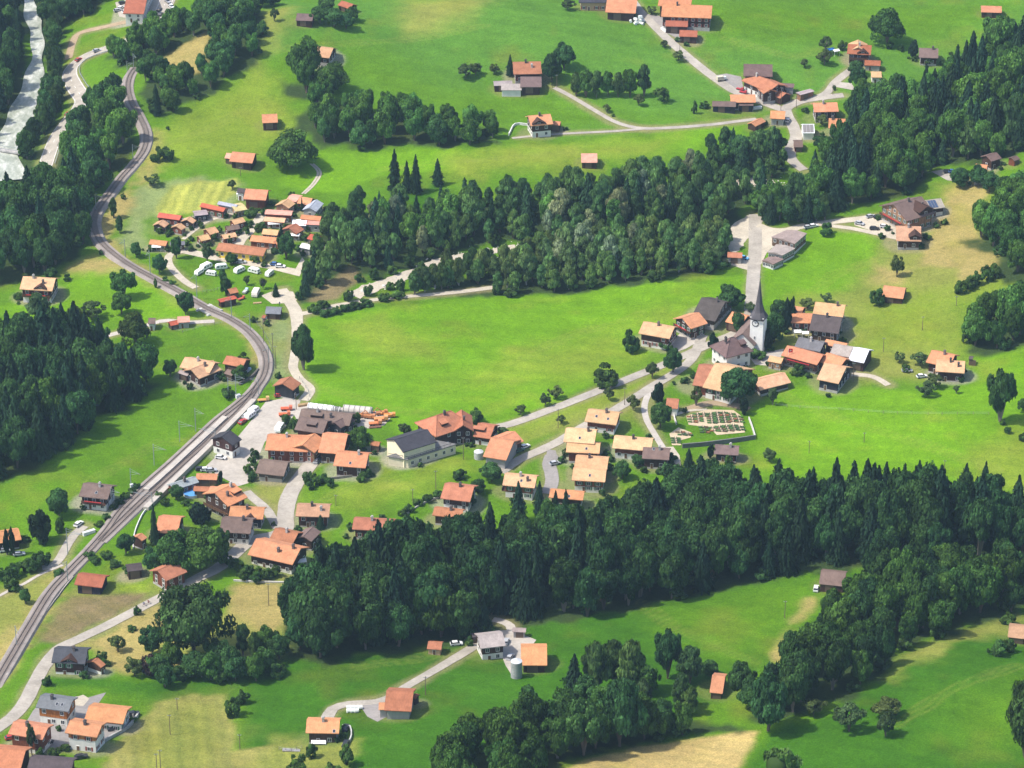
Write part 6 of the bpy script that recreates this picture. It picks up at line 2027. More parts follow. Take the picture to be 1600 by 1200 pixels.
 (ALD,380,1024,54,28,'airy tree in the dry grass right of the giant tree'),
 (ALD,398,1032,46,24,'airy tree beside the dry grass, right one'),
 (BEE,415,1050,44,40,'dark bushy tree at the right end of the lower hedge'),
 (BEE,355,1052,52,46,'dark bushy tree in the lower hedge below the giant tree'),
 (BEE,385,1056,36,40,'low dark tree in the middle of the lower hedge'),
 (BEE,315,1058,44,50,'low dark tree under the giant round tree'),
 (SPR,897,1086,70,44,'broad dark spruce alone in front of the lower trees'),
 (ASH,930,1084,84,50,'light airy tree right of the broad spruce'),
 (ASH,958,1068,72,46,'airy green tree in the middle of the lower meadow group'),
 (ASH,985,1083,86,46,'tall airy tree in the lower meadow group'),
 (MAP,1010,1086,54,40,'dark low tree at the foot of the lower meadow group'),
 (BEE,1043,1060,78,40,'tall dark tree in the lower meadow group'),
 (ASH,1078,1068,62,48,'airy tree at the right end of the lower meadow group'),
 (ASH,1064,1108,58,34,'thin airy tree left of the orange meadow barn'),
 (ASH,1078,1118,48,30,'thin airy tree just below the orange meadow barn'),
 (BEE,1108,1056,28,30,'dark tree behind the orange meadow barn'),
 (BEE,1158,1088,60,44,'dark round tree right of the orange meadow barn'),
 (BEE,1200,1142,104,62,'big dark tree at the corner of the lower right meadow'),
 (BEE,912,1180,96,60,'big round tree at the edge of the tan hay field'),
 (BEE,968,1166,118,70,'tall dark tree in the bottom wood edge'),
 (BEE,1035,1150,66,40,'round dark tree above the tan hay field'),
 (BEE,862,1150,60,56,'dark tree in the bottom tree belt'),
 (BEE,826,1120,56,40,'airy tree at the left end of the bottom tree belt'),
 ('fruit_tree',1327,1143,52,50,'spreading fruit tree on the lower right meadow'),
 ('fruit_tree',1386,1120,36,52,'flat-crowned fruit tree behind the darker one on the lower right meadow'),
 ('fruit_tree',1384,1150,44,34,'dark fruit tree in front of the flat-crowned one'),
 ('fruit_tree',1271,1118,32,40,'low spreading tree under the wooded slope'),
 ('shrub',1215,1222,64,64,'brownish round bush cut off by the bottom edge on the right'),
 ('walnut_tree',1604,1184,132,70,'large dark tree cut off by the lower right edge'),
 ('shrub',1558,1023,30,28,'round green bush left of the tan-tiled edge hut'),
 ('shrub',1577,1018,24,22,'dark bush in front of the tan-tiled edge hut'),
 ('shrub',1575,974,20,28,'bush behind the tan-tiled edge hut'),
 ('shrub',465,1208,34,34,'dark bush at the bottom edge below the foreground house, left one'),
 ('shrub',487,1184,26,20,'bush just below the foreground house'),
 ('shrub',545,1196,38,26,'dark bush right of the foreground house at the bottom edge'),
 ('shrub',520,1212,24,30,'low bush at the bottom edge below the foreground house'),
 ('fruit_tree',50,1180,52,14,'slim tree in front of the left new house'),
 ('shrub',85,1185,20,22,'round bush left of the tall white house'),
 ('shrub',102,1172,10,12,'small hedge bush at the corner of the tall white house'),
 ('shrub',64,1184,18,16,'light green bush between corner barn and new houses'),
 (SPR,810,815,66,30,'dark spruce right below the peach chalet at the lawn end'),
 (SPR,843,805,56,24,'slim dark spruce at the end of the cul-de-sac'),
 (SPR,868,808,44,18,'small dark spruce in front of the orange-roofed house'),
 (SPR,884,812,50,20,'dark spruce top before the orange-roofed house'),
 (BEE,768,752,34,34,'bushy tree at the driveway of the twin barns'),
 (BEE,748,770,24,26,'bush in the hedge right of the red-roofed house'),
 ('shrub',718,748,18,24,'dark round bush behind the red-roofed house with white base'),
 ('shrub',733,790,24,28,'leafy bush in front of the red-roofed house with white base'),
 (BEE,447,405,46,30,'leafy tree right of the yellow building'),
 (SPR,472,330,22,6,'slim dark conifer below the upper cabin row'),
 (SPR,440,373,24,10,'small dark conifer between two cabins'),
 ('shrub',411,337,14,14,'round dark bush at the camp lane'),
 ('shrub',392,338,12,26,'dark hedge bushes left of the camp lane'),
 ('fruit_tree',324,411,34,20,'pale feathery tree on the caravan lawn'),
 (BEE,276,404,36,18,'dark tree at the bend of the caravan path'),
 (BEE,213,402,26,20,'dark bush tree left of the holiday park'),
 (BEE,250,428,34,24,'dark tree in the hedge left of the caravan lawn'),
 (BEE,253,425,20,16,'lower dark tree beside the caravan path'),
 (BEE,348,443,26,14,'dark tree on the caravan lawn, upper one'),
 (BEE,353,462,34,18,'dark tree at the paddock shed'),
 (BEE,361,413,20,20,'dark bush below the yellow building'),
 ('fruit_tree',386,446,18,13,'small tree on the caravan lawn, middle one'),
 ('fruit_tree',411,452,20,13,'small yellow-green tree on the caravan lawn'),
 (SPR,431,463,22,13,'small dark conifer at the lower right of the caravan lawn'),
 ('shrub',365,352,10,12,'bush beside the mauve-brown cabin'),
 ('shrub',336,377,14,12,'dark bush right of the leftmost peach cabin above the yellow building'),
 ('shrub',359,381,14,10,'small dark conifers in front of a peach cabin'),
 ('shrub',375,595,28,26,'dark bushes in front of the red-orange railway barn'),
 ('shrub',380,575,26,24,'dark bush beside the red-orange railway barn'),
 ('shrub',355,622,20,26,'dark bush at the track end below the farmhouse'),
 ('shrub',435,591,12,12,'small bush left of the goods shed'),
 (BEE,1238,1040,60,44,'leafy tree at the left tip of the wooded slope'),
]:
    kind, u, v, hp, wp, lab = a
    T(kind, u, v, hp, wp, lab, {'fruit_tree': FG}.get(kind))
for k, u in enumerate((900, 916, 932, 950, 966, 984, 1006)):
    T(MAP if k % 2 else ASH, u, 150 + (k % 3), 38 + (k * 7) % 9 + (6 if k == 6 else 0), 24, ['first', 'second', 'third', 'fourth', 'fifth', 'sixth', 'last'][k] + ' tree from the left in the tree row on the upper pasture', 'tree row on the upper pasture')
for k, (u, v, hp, wp) in enumerate([(500,36,30,34),(522,42,34,34),(541,45,28,28),(512,20,26,30),(548,32,24,22)]):
    T(BEE, u, v, hp, wp, ['left front', 'middle front', 'right front', 'rear left', 'rear right'][k] + ' tree of the clump beside the grey-brown field hut', 'tree clump beside the field hut')
T('fruit_tree', 429, 33, 22, 16, 'small tree left of the grey-brown field hut', FG)
for k, (u, v, hp, wp) in enumerate([(410,10,30,36),(395,24,28,34),(428,8,22,26)]):
    T(BEE, u, v, hp, wp, ['broad', 'lower', 'right hand'][k] + ' leafy tree at the top edge left of the field huts', 'trees at the top edge')
T('linden_tree', 478, 128, 76, 56, 'tall dark tree beside the beige-roofed house on the knoll')
T('linden_tree', 520, 146, 52, 50, 'round dark tree below the beige-roofed house on the knoll')
for k, (u, v, hp, wp) in enumerate([(617,298,66,24),(636,300,50,18),(650,302,62,24),(684,290,44,22)]):
    T(SPR, u, v, hp, wp, ['tallest pointed spruce', 'short spruce in the middle', 'second tall pointed spruce', 'lone right spruce'][k] + ' of the spruces above the stream wood', 'spruces above the stream wood')
for k, (u, v, hp, wp) in enumerate([(1268,800,74,38),(1332,790,74,34),(1382,790,72,34),(1412,765,44,22),(1434,778,62,32),(1506,790,70,38),(1536,792,74,36),(1176,780,58,32),(1212,800,60,32),(1352,788,68,34)]):
    T(SPR, u, v, hp, wp, ['tall pointed spruce standing out at the upper edge of the broad wood', 'pointed spruce at the upper edge of the broad wood'][k % 2], 'pointed spruces at the upper edge of the broad wood')
for k, (u, v) in enumerate([(8,908),(24,900),(40,894),(54,892),(66,884),(18,922)]):
    T('shrub', u, v, 26, 28, 'dark bush in the hedge row at the lower left meadow path', 'bushes in the lower left hedge row')
for k, (u, v) in enumerate([(1500,458),(1514,452),(1528,445),(1543,438),(1556,432)]):
    T('shrub', u, v, 24, 24, 'dark bush in the hedge crossing the dry slope', 'hedge bushes on the dry slope')
for k, (u, v) in enumerate([(484,764),(494,757),(505,755),(515,760),(566,752),(574,745),(480,752)]):
    T('shrub', u, v, 18, 18, 'dense bush around the bright peach-roofed chalet at the street', 'garden bushes of the peach-roofed chalet')
for k, (u, v) in enumerate([(388,740),(394,728),(398,716),(392,752)]):
    T('shrub', u, v, 18, 16, 'dense bush between station yard and brown-roofed house', 'bushes at the station yard')
for k, (u, v) in enumerate([(364,886),(376,893),(390,898),(404,902),(418,904),(430,900),(380,906),(400,910),(350,880)]):
    T('shrub', u, v, 20, 20, 'dark bush in the hedge below the long orange-roofed house', 'hedge below the long orange-roofed house')
for k, (u, v) in enumerate([(445,662),(456,668),(464,672),(532,670),(545,668),(556,660)]):
    T('shrub', u, v, 18, 18, 'bush around the dark-roofed depot', 'bushes around the depot')
for k, (u, v) in enumerate([(492,488),(508,494),(524,490),(540,486),(556,482),(572,478),(505,480),(600,470),(622,466)]):
    T('shrub', u, v, 14, 22, 'low bush between gravel path and big meadow', 'bushes along the gravel path')
for k, (u, v) in enumerate([(1085,590),(1098,584),(1112,578),(1125,572),(1070,598)]):
    T('shrub', u, v, 11, 16, 'bush in the hedge below the parish chalet', 'hedge along the village lane')
for k, (u, v) in enumerate([(700,772),(684,776),(668,784),(652,790),(630,806),(640,800)]):
    T('shrub', u, v, 14, 18, 'garden bush along the lane to the red-roofed house', 'garden bushes on the middle meadow')
for k, (u, v) in enumerate([(188,788),(196,780),(206,772),(214,764),(178,796),(165,812),(155,822)]):
    T('shrub', u, v, 12, 16, 'low bush between brown-roofed house and the tracks', 'bushes along the tracks')
for k, (u, v) in enumerate([(150,880),(166,872),(178,885),(200,895),(140,872)]):
    T('shrub', u, v, 14, 22, 'low bush beside the tracks near the red-roofed barn', 'bushes near the track barn')
for k, (u, v) in enumerate([(258,789),(247,778),(300,800),(290,790)]):
    T('shrub', u, v, 12, 18, 'bush around the small lawn beside the long platform', 'bushes beside the platform lawn')
for k, (u, v) in enumerate([(884,712),(878,722),(896,716),(948,712),(955,720),(1006,738),(1030,740)]):
    T('shrub', u, v, 12, 14, 'garden bush between the peach-roofed houses', 'garden bushes of the lane houses')
for k, (u, v) in enumerate([(235,392),(262,392),(292,383),(300,392),(318,384),(250,364),(265,366),(352,340),(390,352),(424,322),(448,334),(492,334),(475,376),(402,383),(330,398),(258,440),(270,446)]):
    T('shrub', u, v, 10, 13, 'garden bush between the cabins of the holiday park', 'garden bushes of the holiday park')
for k, (u, v) in enumerate([(1262,590),(1246,512),(1255,520),(1268,518),(1310,522),(1205,548),(1408,386),(1378,372),(1462,355),(1476,350)]):
    T('shrub', u, v, 10, 13, 'small garden bush among the houses near the church and inn', 'garden bushes near church and inn')
for k, (u, v) in enumerate([(1500,292),(1528,290),(1546,300),(1570,306),(1590,300),(1604,312)]):
    T(BEE, u, v, 34, 32, 'leafy tree around the orange-roofed house at the wood edge', 'trees around the wood edge house')
for k, (u, v) in enumerate([(248,1058),(268,1050),(283,1062),(300,1056),(330,1062),(345,1064),(368,1064),(400,1064),(430,1056),(436,1030),(418,1022),(270,1034),(340,1040)]):
    T([BEE, MAP, 'shrub'][k % 3], u, v, [44, 50, 30][k % 3], [38, 36, 34][k % 3], 'leafy tree or bush in the belt between the giant round tree and the broad wood', 'belt below the giant round tree')
for k, (u, v) in enumerate([(916,1100),(945,1110),(975,1112),(1005,1112),(1172,1104),(880,1120)]):
    T([BEE, MAP, 'shrub', BIR][k % 4], u, v, [50, 46, 26, 54][k % 4], [40, 38, 32, 30][k % 4], 'leafy tree filling the lower belt between broad spruce and orange meadow barn', 'trees around the broad spruce and meadow barn')
for k, (u, v) in enumerate([(560,440),(585,436),(612,428),(640,418),(672,402),(700,394),(735,388),(770,384),(575,462),(610,452),(650,440),(690,424),(730,412),(765,404),(625,455),(545,470)]):
    T('shrub', u, v, 15 + (k * 5) % 9, 17, 'bush on the bank of the pale gravel stream bed', 'bushes along the stream bed')
for k, (u, v) in enumerate([(1192,344),(1204,350),(1218,345),(1232,350),(1247,346),(1262,349),(1200,334),(1226,336),(1243,334),(1256,338),(1184,333),(1275,346),(1288,344)]):
    T([ALD, SPR, MAP, BEE][k % 4], u, v, [44, 52, 38, 42][k % 4], [26, 22, 30, 30][k % 4], 'tree in the row between the gravel place and the hamlet lane', 'trees above the inn road')
for k, (u, v) in enumerate([(652,450),(664,456),(676,446),(690,452),(704,440),(717,446),(730,434),(744,442),(758,428),(772,436),(786,423),(800,432),(660,440),(698,428),(738,420),(815,420),(648,460)]):
    T([ASH, BIR, ALD, ASH][k % 4], u, v, 34 + (k * 7) % 12, 24, 'low airy tree in the left end of the belt between stream bed and big meadow', 'left end of the belt above the big meadow')
for k, (u, v) in enumerate([(246,362),(262,358),(300,352),(330,372),(343,364),(385,366),(420,352),(436,350),(446,362),(462,366),(480,360),(494,352),(300,376),(372,366),(404,362),(452,384),(466,392),(484,394),(345,400),(398,410)]):
    T('shrub', u, v, 9 + (k % 3) * 3, 11 + (k % 4) * 2, 'trimmed hedge bush beside a cabin of the holiday park', 'hedge bushes of the holiday park')
for k, (u, v) in enumerate([(60,470),(95,492),(120,520),(150,525),(38,500),(75,520),(120,492)]):
    T([BIR, MAP][k % 2], u, v + 30, 46, 38, 'leafy tree on the slope between the lone chalet and the left wood', 'trees below the lone chalet')

# garden bushes beside the houses
nb = 0
for r_, L_, w_ in HOUSES:
    lab = r_['label']
    if r_['category'] in ('barn', 'shed', 'hut') or len(lab.split()) > 12 or nb > 285:
        continue
    for k in range(RND.choice([1, 2, 3, 3])):
        a = RND.uniform(0, 6.283)
        rr = max(L_ / 2, w_) + RND.uniform(.3, 3.0)
        x, y = r_.location.x + math.cos(a) * rr, r_.location.y + math.sin(a) * rr
        if any(math.hypot(hx - x, hy - y) < hr_ - 1.0 for hx, hy, hr_ in HXY) or any(np.min(np.hypot(C_[:, 0] - x, C_[:, 1] - y)) < d_ for C_, d_ in ROADS_CLEAR):
            continue
        h = RND.uniform(1.0, 2.6)
        plant('garden_bush', (x, y, tz(x, y)), h, h * RND.uniform(1.0, 1.6), 'garden bush beside the ' + lab, 'garden bushes beside the ' + lab)
        nb += 1
# ------------------------------------------------------------------ vehicles and small things
def car_mesh_parts():
    body, glass = MB(), MB()
    prof = [(-2.1, .35), (2.1, .35), (2.15, .75), (1.25, .92), (-1.2, .95), (-2.1, .9)]
    n = len(prof)
    w = .86
    body.add([(a, -w, z) for a, z in prof] + [(a, w, z) for a, z in prof], [tuple(range(n)), tuple(range(2 * n - 1, n - 1, -1))] + [(i, n + i, n + (i + 1) % n, (i + 1) % n) for i in range(n)])
    body.add([(-1.35, -.68, 1.46), (.35, -.68, 1.46), (.35, .68, 1.46), (-1.35, .68, 1.46), (-1.4, -.7, 1.40), (.42, -.7, 1.40), (.42, .7, 1.40), (-1.4, .7, 1.40)],
             [(0, 1, 2, 3), (0, 4, 5, 1), (1, 5, 6, 2), (2, 6, 7, 3), (3, 7, 4, 0)])
    glass.add([(-1.95, -.8, .9), (1.2, -.8, .9), (1.2, .8, .9), (-1.95, .8, .9), (-1.4, -.69, 1.41), (.42, -.69, 1.41), (.42, .69, 1.41), (-1.4, .69, 1.41)],
              [(4, 5, 6, 7), (0, 1, 5, 4), (1, 2, 6, 5), (2, 3, 7, 6), (3, 0, 4, 7)])
    wh = MB()
    k = 10
    wh.add([(math.cos(6.283 * i / k) * .32, -.1, math.sin(6.283 * i / k) * .32) for i in range(k)] + [(math.cos(6.283 * i / k) * .32, .1, math.sin(6.283 * i / k) * .32) for i in range(k)],
           [tuple(range(k)), tuple(range(2 * k - 1, k - 1, -1))] + [(i, (i + 1) % k, k + (i + 1) % k, k + i) for i in range(k)])
    return body.mesh('body', [M['paint']]), glass.mesh('windows', [M['glass']]), wh.mesh('wheel', [M['rubber']])
CB_, CG_, CW_ = car_mesh_parts()

def face(u, v, u2, v2):
    a, b2 = at(u, v), at(u2, v2)
    return math.atan2(b2.y - a.y, b2.x - a.x)

def car(u, v, ang, colr, label, group='parked cars', sc=.9, lift=0.0):
    p = at(u, v)
    r = empty('car', (p.x, p.y, p.z + .12 + lift), R(ang))
    tag(r, label, 'car', group)
    r.scale = (sc, sc, sc)
    mesh_obj('body', CB_, r, colr)
    mesh_obj('windows', CG_, r)
    for x in (-1.3, 1.3):
        for y in (-.8, .8):
            o = mesh_obj('wheel', CW_, r)
            o.location = (x, y, .32)
    return r
WHT, SIL, RED, BLK, BLU, GRN = (.75, .75, .74), (.42, .43, .45), (.42, .035, .03), (.03, .03, .035), (.05, .12, .32), (.06, .16, .1)
for a in [
 (152,81,20,SIL,'silver car driving on the valley road beside the top left meadow','cars on the valley road'),
 (123,95,55,RED,'red car at the bend of the valley road','cars on the valley road'),
 (107,180,60,RED,'red car half hidden on the valley road among trees','cars on the valley road'),
 (251,24,75,BLK,'black car leaving the top car park on the valley road','cars on the valley road'),
 (249,17,75,BLK,'dark car on the valley road at the top edge','cars on the valley road'),
 (867,726,25,SIL,'silver car parked on the dark asphalt cul-de-sac'),
 (123,821,60,WHT,'white car parked below the brown-roofed meadow house'),
 (345,717,-15,WHT,'white car parked at the front of the station house'),
 (379,661,60,RED,'red car, lowest in the row beside the side platform'),
 (385,652,60,SIL,'silver car in the row beside the side platform'),
 (495,722,75,SIL,'silver car parked under the timber gable wing'),
 (513,712,0,BLK,'dark car in front of the broad orange-roofed building'),
 (437,620,15,RED,'dark red car in front of the goods shed'),
 (330,737,10,SIL,'silver car behind the carport, right one'),
 (322,736,10,WHT,'white car behind the carport, middle one'),
 (314,735,10,BLK,'dark car behind the carport, left one'),
 (1263,357,20,SIL,'silver car parked on the inn road near the long timber building'),
 (1271,355,20,WHT,'white car beside the silver one on the inn road'),
 (1343,351,-30,SIL,'silver car parked in the middle of the inn yard'),
 (1360,340,25,SIL,'silver car parked left of the inn gable'),
 (1372,341,10,BLK,'black car parked close to the inn gable'),
 (1366,359,-5,BLK,'black car parked at the lower edge of the inn yard'),
 (1382,356,-10,WHT,'white car parked at the white posts of the inn'),
 (1162,405,-30,(.15,.4,.65),'car under a bright blue cover at the roadside garage'),
 (1481,270,0,BLK,'black car in the wood edge car park, left one'),
 (1489,270,0,BLU,'dark blue car in the wood edge car park, right one'),
 (899,629,20,GRN,'placeholder','x') if False else (820,700,40,WHT,'white car in front of the twin orange barns'),
 (811,706,40,GRN,'dark green car in front of the twin orange barns'),
 (777,727,-30,BLK,'dark car at the lower front of the twin orange barns'),
 (1417,581,0,SIL,'silver car parked between the fruit trees on the slope'),
 (1440,590,15,WHT,'white car parked left of the peach slope house'),
 (1275,922,80,WHT,'white car beside the grey-roofed hut at the wood edge'),
 (713,1008,10,WHT,'white car parked by the wood edge left of the pale barn'),
 (791,1005,80,SIL,'silver car right of the pale barn'),
 (797,1029,70,SIL,'silver car on the court below the pale barn'),
 (540,1140,85,BLK,'black car right of the foreground house, upper one'),
 (540,1165,80,BLK,'black car right of the foreground house, lower one'),
 (18,1155,20,RED,'red car beside the left new house'),
 (127,1185,20,BLK,'dark car at the grey shed by the bottom edge'),
 (178,1141,20,BLK,'black car under the eave of the uppermost new house'),
 (208,1118,20,BLK,'dark car on the terrace end of the uppermost new house'),
 (75,1164,60,BLK,'dark car between the left new house and the paved court'),
 (377,411,-5,SIL,'grey car in front of the yellow building'),
 (370,410,-5,BLK,'dark car in front of the yellow building'),
 (430,415,-5,BLU,'dark blue car at the right end of the gravel lane'),
 (438,418,-5,WHT,'white car at the right end of the gravel lane'),
 (30,868,15,SIL,'silver car in front of the edge house'),
 (8,862,15,WHT,'white car left of the two cypresses at the edge house'),
 (600,1110,90,(.35,.12,.06),'red-brown trailer car beside the orange lean-to'),
 (189,14,60,WHT,'white car in the top car park, leftmost'),
 (197,20,40,WHT,'white car at the corner of the red-roofed top building'),
 (184,18,20,SIL,'silver car in the top car park, lower left'),
 (192,6,20,BLK,'dark car in the top car park, upper left'),
 (268,12,-60,WHT,'white car at the right side of the top car park'),
 (262,4,-60,SIL,'silver car at the right side of the top car park, upper'),
 (1222,171,70,WHT,'x','x') if False else (1231,190,75,WHT,'white van at the right end of the lane garage'),
]:
    car(*a)

# caravans
def caravan_parts():
    mb = MB()
    L, w, h = 2.7, 1.1, 2.35
    prof = [(-L, .45), (L - .2, .45), (L, 1.1), (L - .35, h - .25), (L - .9, h), (-L + .9, h), (-L + .3, h - .3), (-L, 1.2)]
    n = len(prof)
    mb.add([(a, -w, z) for a, z in prof] + [(a, w, z) for a, z in prof], [tuple(range(n)), tuple(range(2 * n - 1, n - 1, -1))] + [(i, n + i, n + (i + 1) % n, (i + 1) % n) for i in range(n)])
    body = mb.mesh('body', [M['paint']])
    mb = MB()
    for s in (-1, 1):
        for x in (-1.6, 0.1, 1.5):
            mb.box(x - .45, x + .45, s * w - .03, s * w + .03, 1.25, 1.8)
    mb.box(L - .22, L - .1, -.8, .8, 1.25, 1.8)
    win = mb.mesh('windows', [M['glass']])
    mb = MB()
    mb.tube((L - .1, -.35, .45), (L + 1.1, 0, .5), .05)
    mb.tube((L - .1, .35, .45), (L + 1.1, 0, .5), .05)
    return body, win, mb.mesh('drawbar', [M['galv']])
VB, VW, VD = caravan_parts()
def caravan(u, v, ang, label, sc=1.0, colr=(.80, .80, .78), group='caravans on the camping lawn'):
    p = at(u, v)
    r = empty('caravan', (p.x, p.y, p.z), R(ang))
    r.scale = (sc,) * 3
    tag(r, label, 'caravan', group)
    mesh_obj('body', VB, r, colr)
    mesh_obj('windows', VW, r)
    mesh_obj('drawbar', VD, r)
    for y in (-.95, .95):
        o = mesh_obj('wheel', CW_, r)
        o.location = (-.2, y, .32)
for a in [(322,420,52,'large white caravan on the upper left of the camping lawn',.95),(311,428,60,'white caravan in front of the large one at the left',.75),(346,420,15,'white caravan with a window toward the yellow building',.85),
          (330,430,-20,'white caravan with a dark front, second row left',.75),(374,425,50,'white caravan in the middle of the camping lawn',.85),(397,426,-30,'white caravan with an awning right of the middle',.85),
          (421,430,65,'white caravan, rightmost of the white ones on the lawn',.78)]:
    caravan(*a)
caravan(439,424,60,'white motor caravan on the gravel lane at the wood',.9) if False else None
caravan(400,461,80,'white and red caravan on the gravel place',1.0,(.70,.62,.56),'vehicles at the gravel place')
caravan(451,330,5,'placeholder',1) if False else None
for a in [(396,645,60,'long white van in the row beside the side platform',.9),(391,652,60,'white van behind the silver car beside the platform',.9),(437,672,75,'white van with dark windows beside the bushes of the depot',.95)]:
    caravan(*a, group='vans in the station yard')
for a in [(1001,38,40,'white trailer','x')] if False else []:
    pass

# truck like works vehicles
def truck(u, v, ang, colr, bed, label, group, sc=1.0, boom=False, cab=None):
    sc = sc * .72
    cab = cab or (colr[0] * 1.05, colr[1] * 1.3, colr[2] * 1.6)
    p = at(u, v)
    r = empty('work_vehicle', (p.x, p.y, p.z + .1), R(ang))
    r.scale = (sc,) * 3
    tag(r, label, 'work vehicle', group)
    mb = MB()
    mb.box(-3.2, 2.2, -1.05, 1.05, .55, .8)
    mb.box(-3.2, .7, -1.1, 1.1, .8, bed)
    mb.build('load_bed', M['metal'], r, colr)
    mb = MB()
    mb.prism([(-1.05, .8), (1.05, .8), (1.0, 1.7), (.9, 2.3), (-.9, 2.3), (-1.0, 1.7)], .9, 2.4)
    mb.build('cab', M['paint'], r, cab if not boom else colr)
    MB().box(2.36, 2.46, -.85, .85, 1.45, 2.05).build('windscreen', M['glass'], r)
    for x in (-2.4, -1.2, 1.6):
        for y in (-.95, .95):
            o = mesh_obj('wheel', CW_, r)
            o.location = (x, y, .42)
            o.scale = (1.4, 1.4, 1.4)
    if boom:
        mb = MB()
        mb.tube((-.4, 0, bed), (-2.6, .3, bed + 2.2), .22)
        mb.tube((-2.6, .3, bed + 2.2), (-4.2, .4, bed + .4), .16)
        mb.box(-4.6, -3.8, -.1, .9, bed - .2, bed + .5)
        mb.build('boom', M['metal'], r, colr)
ORG = (.46, .19, .075)
WV = 'orange works vehicles behind the depot'
for a in [(566,652,10,ORG,1.6,'orange works wagon left of the long pale hall',WV),(579,654,-10,ORG,1.9,'orange excavator beside the pale hall in the works yard',WV,1.0,True),
          (598,648,15,ORG,1.7,'orange excavator, topmost in the works yard',WV,1.0,True),(597,658,8,(.62,.24,.08),1.5,'long orange wagon at the meadow edge of the works yard',WV,1.2),
          (610,652,5,(.66,.26,.06),1.8,'orange and yellow machine at the right end of the works yard',WV,1.0,True),(588,664,10,(.6,.2,.07),1.2,'low orange flat wagon lowest in the works yard',WV,1.1),
          (449,641,5,(.6,.12,.05),1.3,'red-orange pickup beside the depot, upper one','pickups beside the depot'),(446,650,8,(.62,.14,.05),1.4,'red-orange pickup beside the depot, lower one','pickups beside the depot'),
          (413,627,10,(.5,.26,.08),1.0,'yellow-brown trailer with timber at the end of the side platform','trailers in the station yard'),
          (1128,126,20,(.62,.55,.42),2.8,'cream coloured tank trailer at the farm yard','farm vehicles'),(1157,141,-30,(.4,.04,.05),1.2,'dark red tractor trailer in the farm yard, left one','farm vehicles',.8,False,(.4,.04,.05)),
          (1162,146,-30,(.4,.04,.05),1.2,'dark red tractor in the farm yard, right one','farm vehicles',.8,False,(.4,.04,.05)),
          (384,457,70,(.5,.52,.5),1.6,'grey and red tractor trailer at the paddock','vehicles at the gravel place',.8),(378,468,40,(.45,.1,.06),1.2,'red small tractor beside the paddock shed','vehicles at the gravel place',.7,False,(.5,.1,.06)),
          (388,581,60,(.55,.55,.54),1.3,'pale tractor beside the red-orange railway barn','farm vehicles',.7)]:
    truck(*a)
# long covers and halls of the works yard
def long_cover(u0, v0, u1, v1, w, h, colr, label, cat, nm):
    a, b2 = at(u0, v0), at(u1, v1)
    L = (b2 - a).length
    r = empty(nm, ((a.x + b2.x) / 2, (a.y + b2.y) / 2, min(a.z, b2.z)), math.atan2(b2.y - a.y, b2.x - a.x))
    tag(r, label, cat)
    n = 9
    pts = [(math.cos(math.pi * i / n) * w / 2, h * .45 + math.sin(math.pi * i / n) * h * .55) for i in range(n + 1)]
    MB().prism(pts[::-1] + [], -L / 2, L / 2).build('cover', M['cloth'], r, colr)
    MB().box(-L / 2 + .1, L / 2 - .1, -w / 2 + .1, w / 2 - .1, -.5, h * .46).build('body', M['metal'], r, (.3, .3, .3))
    mb = MB()
    for k in range(6):
        x = -L / 2 + .3 + (L - .6) * k / 5
        mb.prism([(p[0] * 1.02, p[1] * 1.01 + .01) for p in pts[::-1]], x - .08, x + .08)
    mb.build('strap', M['rubber'], r)
long_cover(482,638,521,643,2.6,2.2,(.80,.80,.79),'long white covered wagon behind the dark depot roof','wagon','covered_wagon')
long_cover(523,643,531,644,2.4,2.0,(.76,.76,.75),'short white covered wagon right of the long one','wagon','covered_wagon')
long_cover(537,643,581,648,3.4,2.8,(.50,.47,.42),'long pale hall with grey roof in the works yard','hall','works_hall')
# awnings and white tents
def tent(u, v, ang, lx, ly, h, label, colr=(.80, .80, .78)):
    p = at(u, v)
    r = empty('awning', (p.x, p.y, p.z), R(ang))
    tag(r, label, 'awning')
    MB().prism([(-ly / 2, h - .3), (ly / 2, h - .3), (ly / 2, h - .2), (0, h + .3), (-ly / 2, h - .2)], -lx / 2, lx / 2).build('canopy', M['cloth'], r, colr)
    for x in (-lx / 2 + .1, lx / 2 - .1):
        for y in (-ly / 2 + .1, ly / 2 - .1):
            MB().tube((x, y, -.3), (x, y, h - .25), .06, n=5).build('post', M['white'], r)
for a in [(428,356,5,4.6,2.6,2.3,'white awning between two peach cabins'),(461,374,-10,4.0,2.8,2.3,'white awning below the brown gabled cabin'),(245,392,0,3.6,2.4,2.2,'white awning below the leftmost orange cabin'),
          (291,350,20,3.2,2.4,2.3,'white awning left of a peach cabin at the camp path'),(470,353,10,3.5,2.6,2.5,'white awning right of the pale-roofed cabin'),(378,309,0,4,3,2.4,'white tent in front of the white house at the orange barn'),
          (470,886,15,3.6,2.4,2.6,'white awning at the right end of the long orange-roofed house'),(1245,571,0,3.4,2.6,2.6,'white awning in front of the long orange-red house'),(1306,86,20,2.6,2.6,2.4,'white parasol beside the upper chalet'),
          (1246,526,0,2.6,2.6,2.4,'white parasol in the garden below the cypresses'),(1258,528,0,2.4,2.4,2.4,'second white parasol beside the grey slate roof'),(498,1162,0,4.2,2.2,.9,'white covered pool on the terrace of the foreground house')]:
    tent(*a)
tent(1298,84,20,2.6,2.6,2.4,'blue parasol beside the upper chalet',(.05,.18,.5))
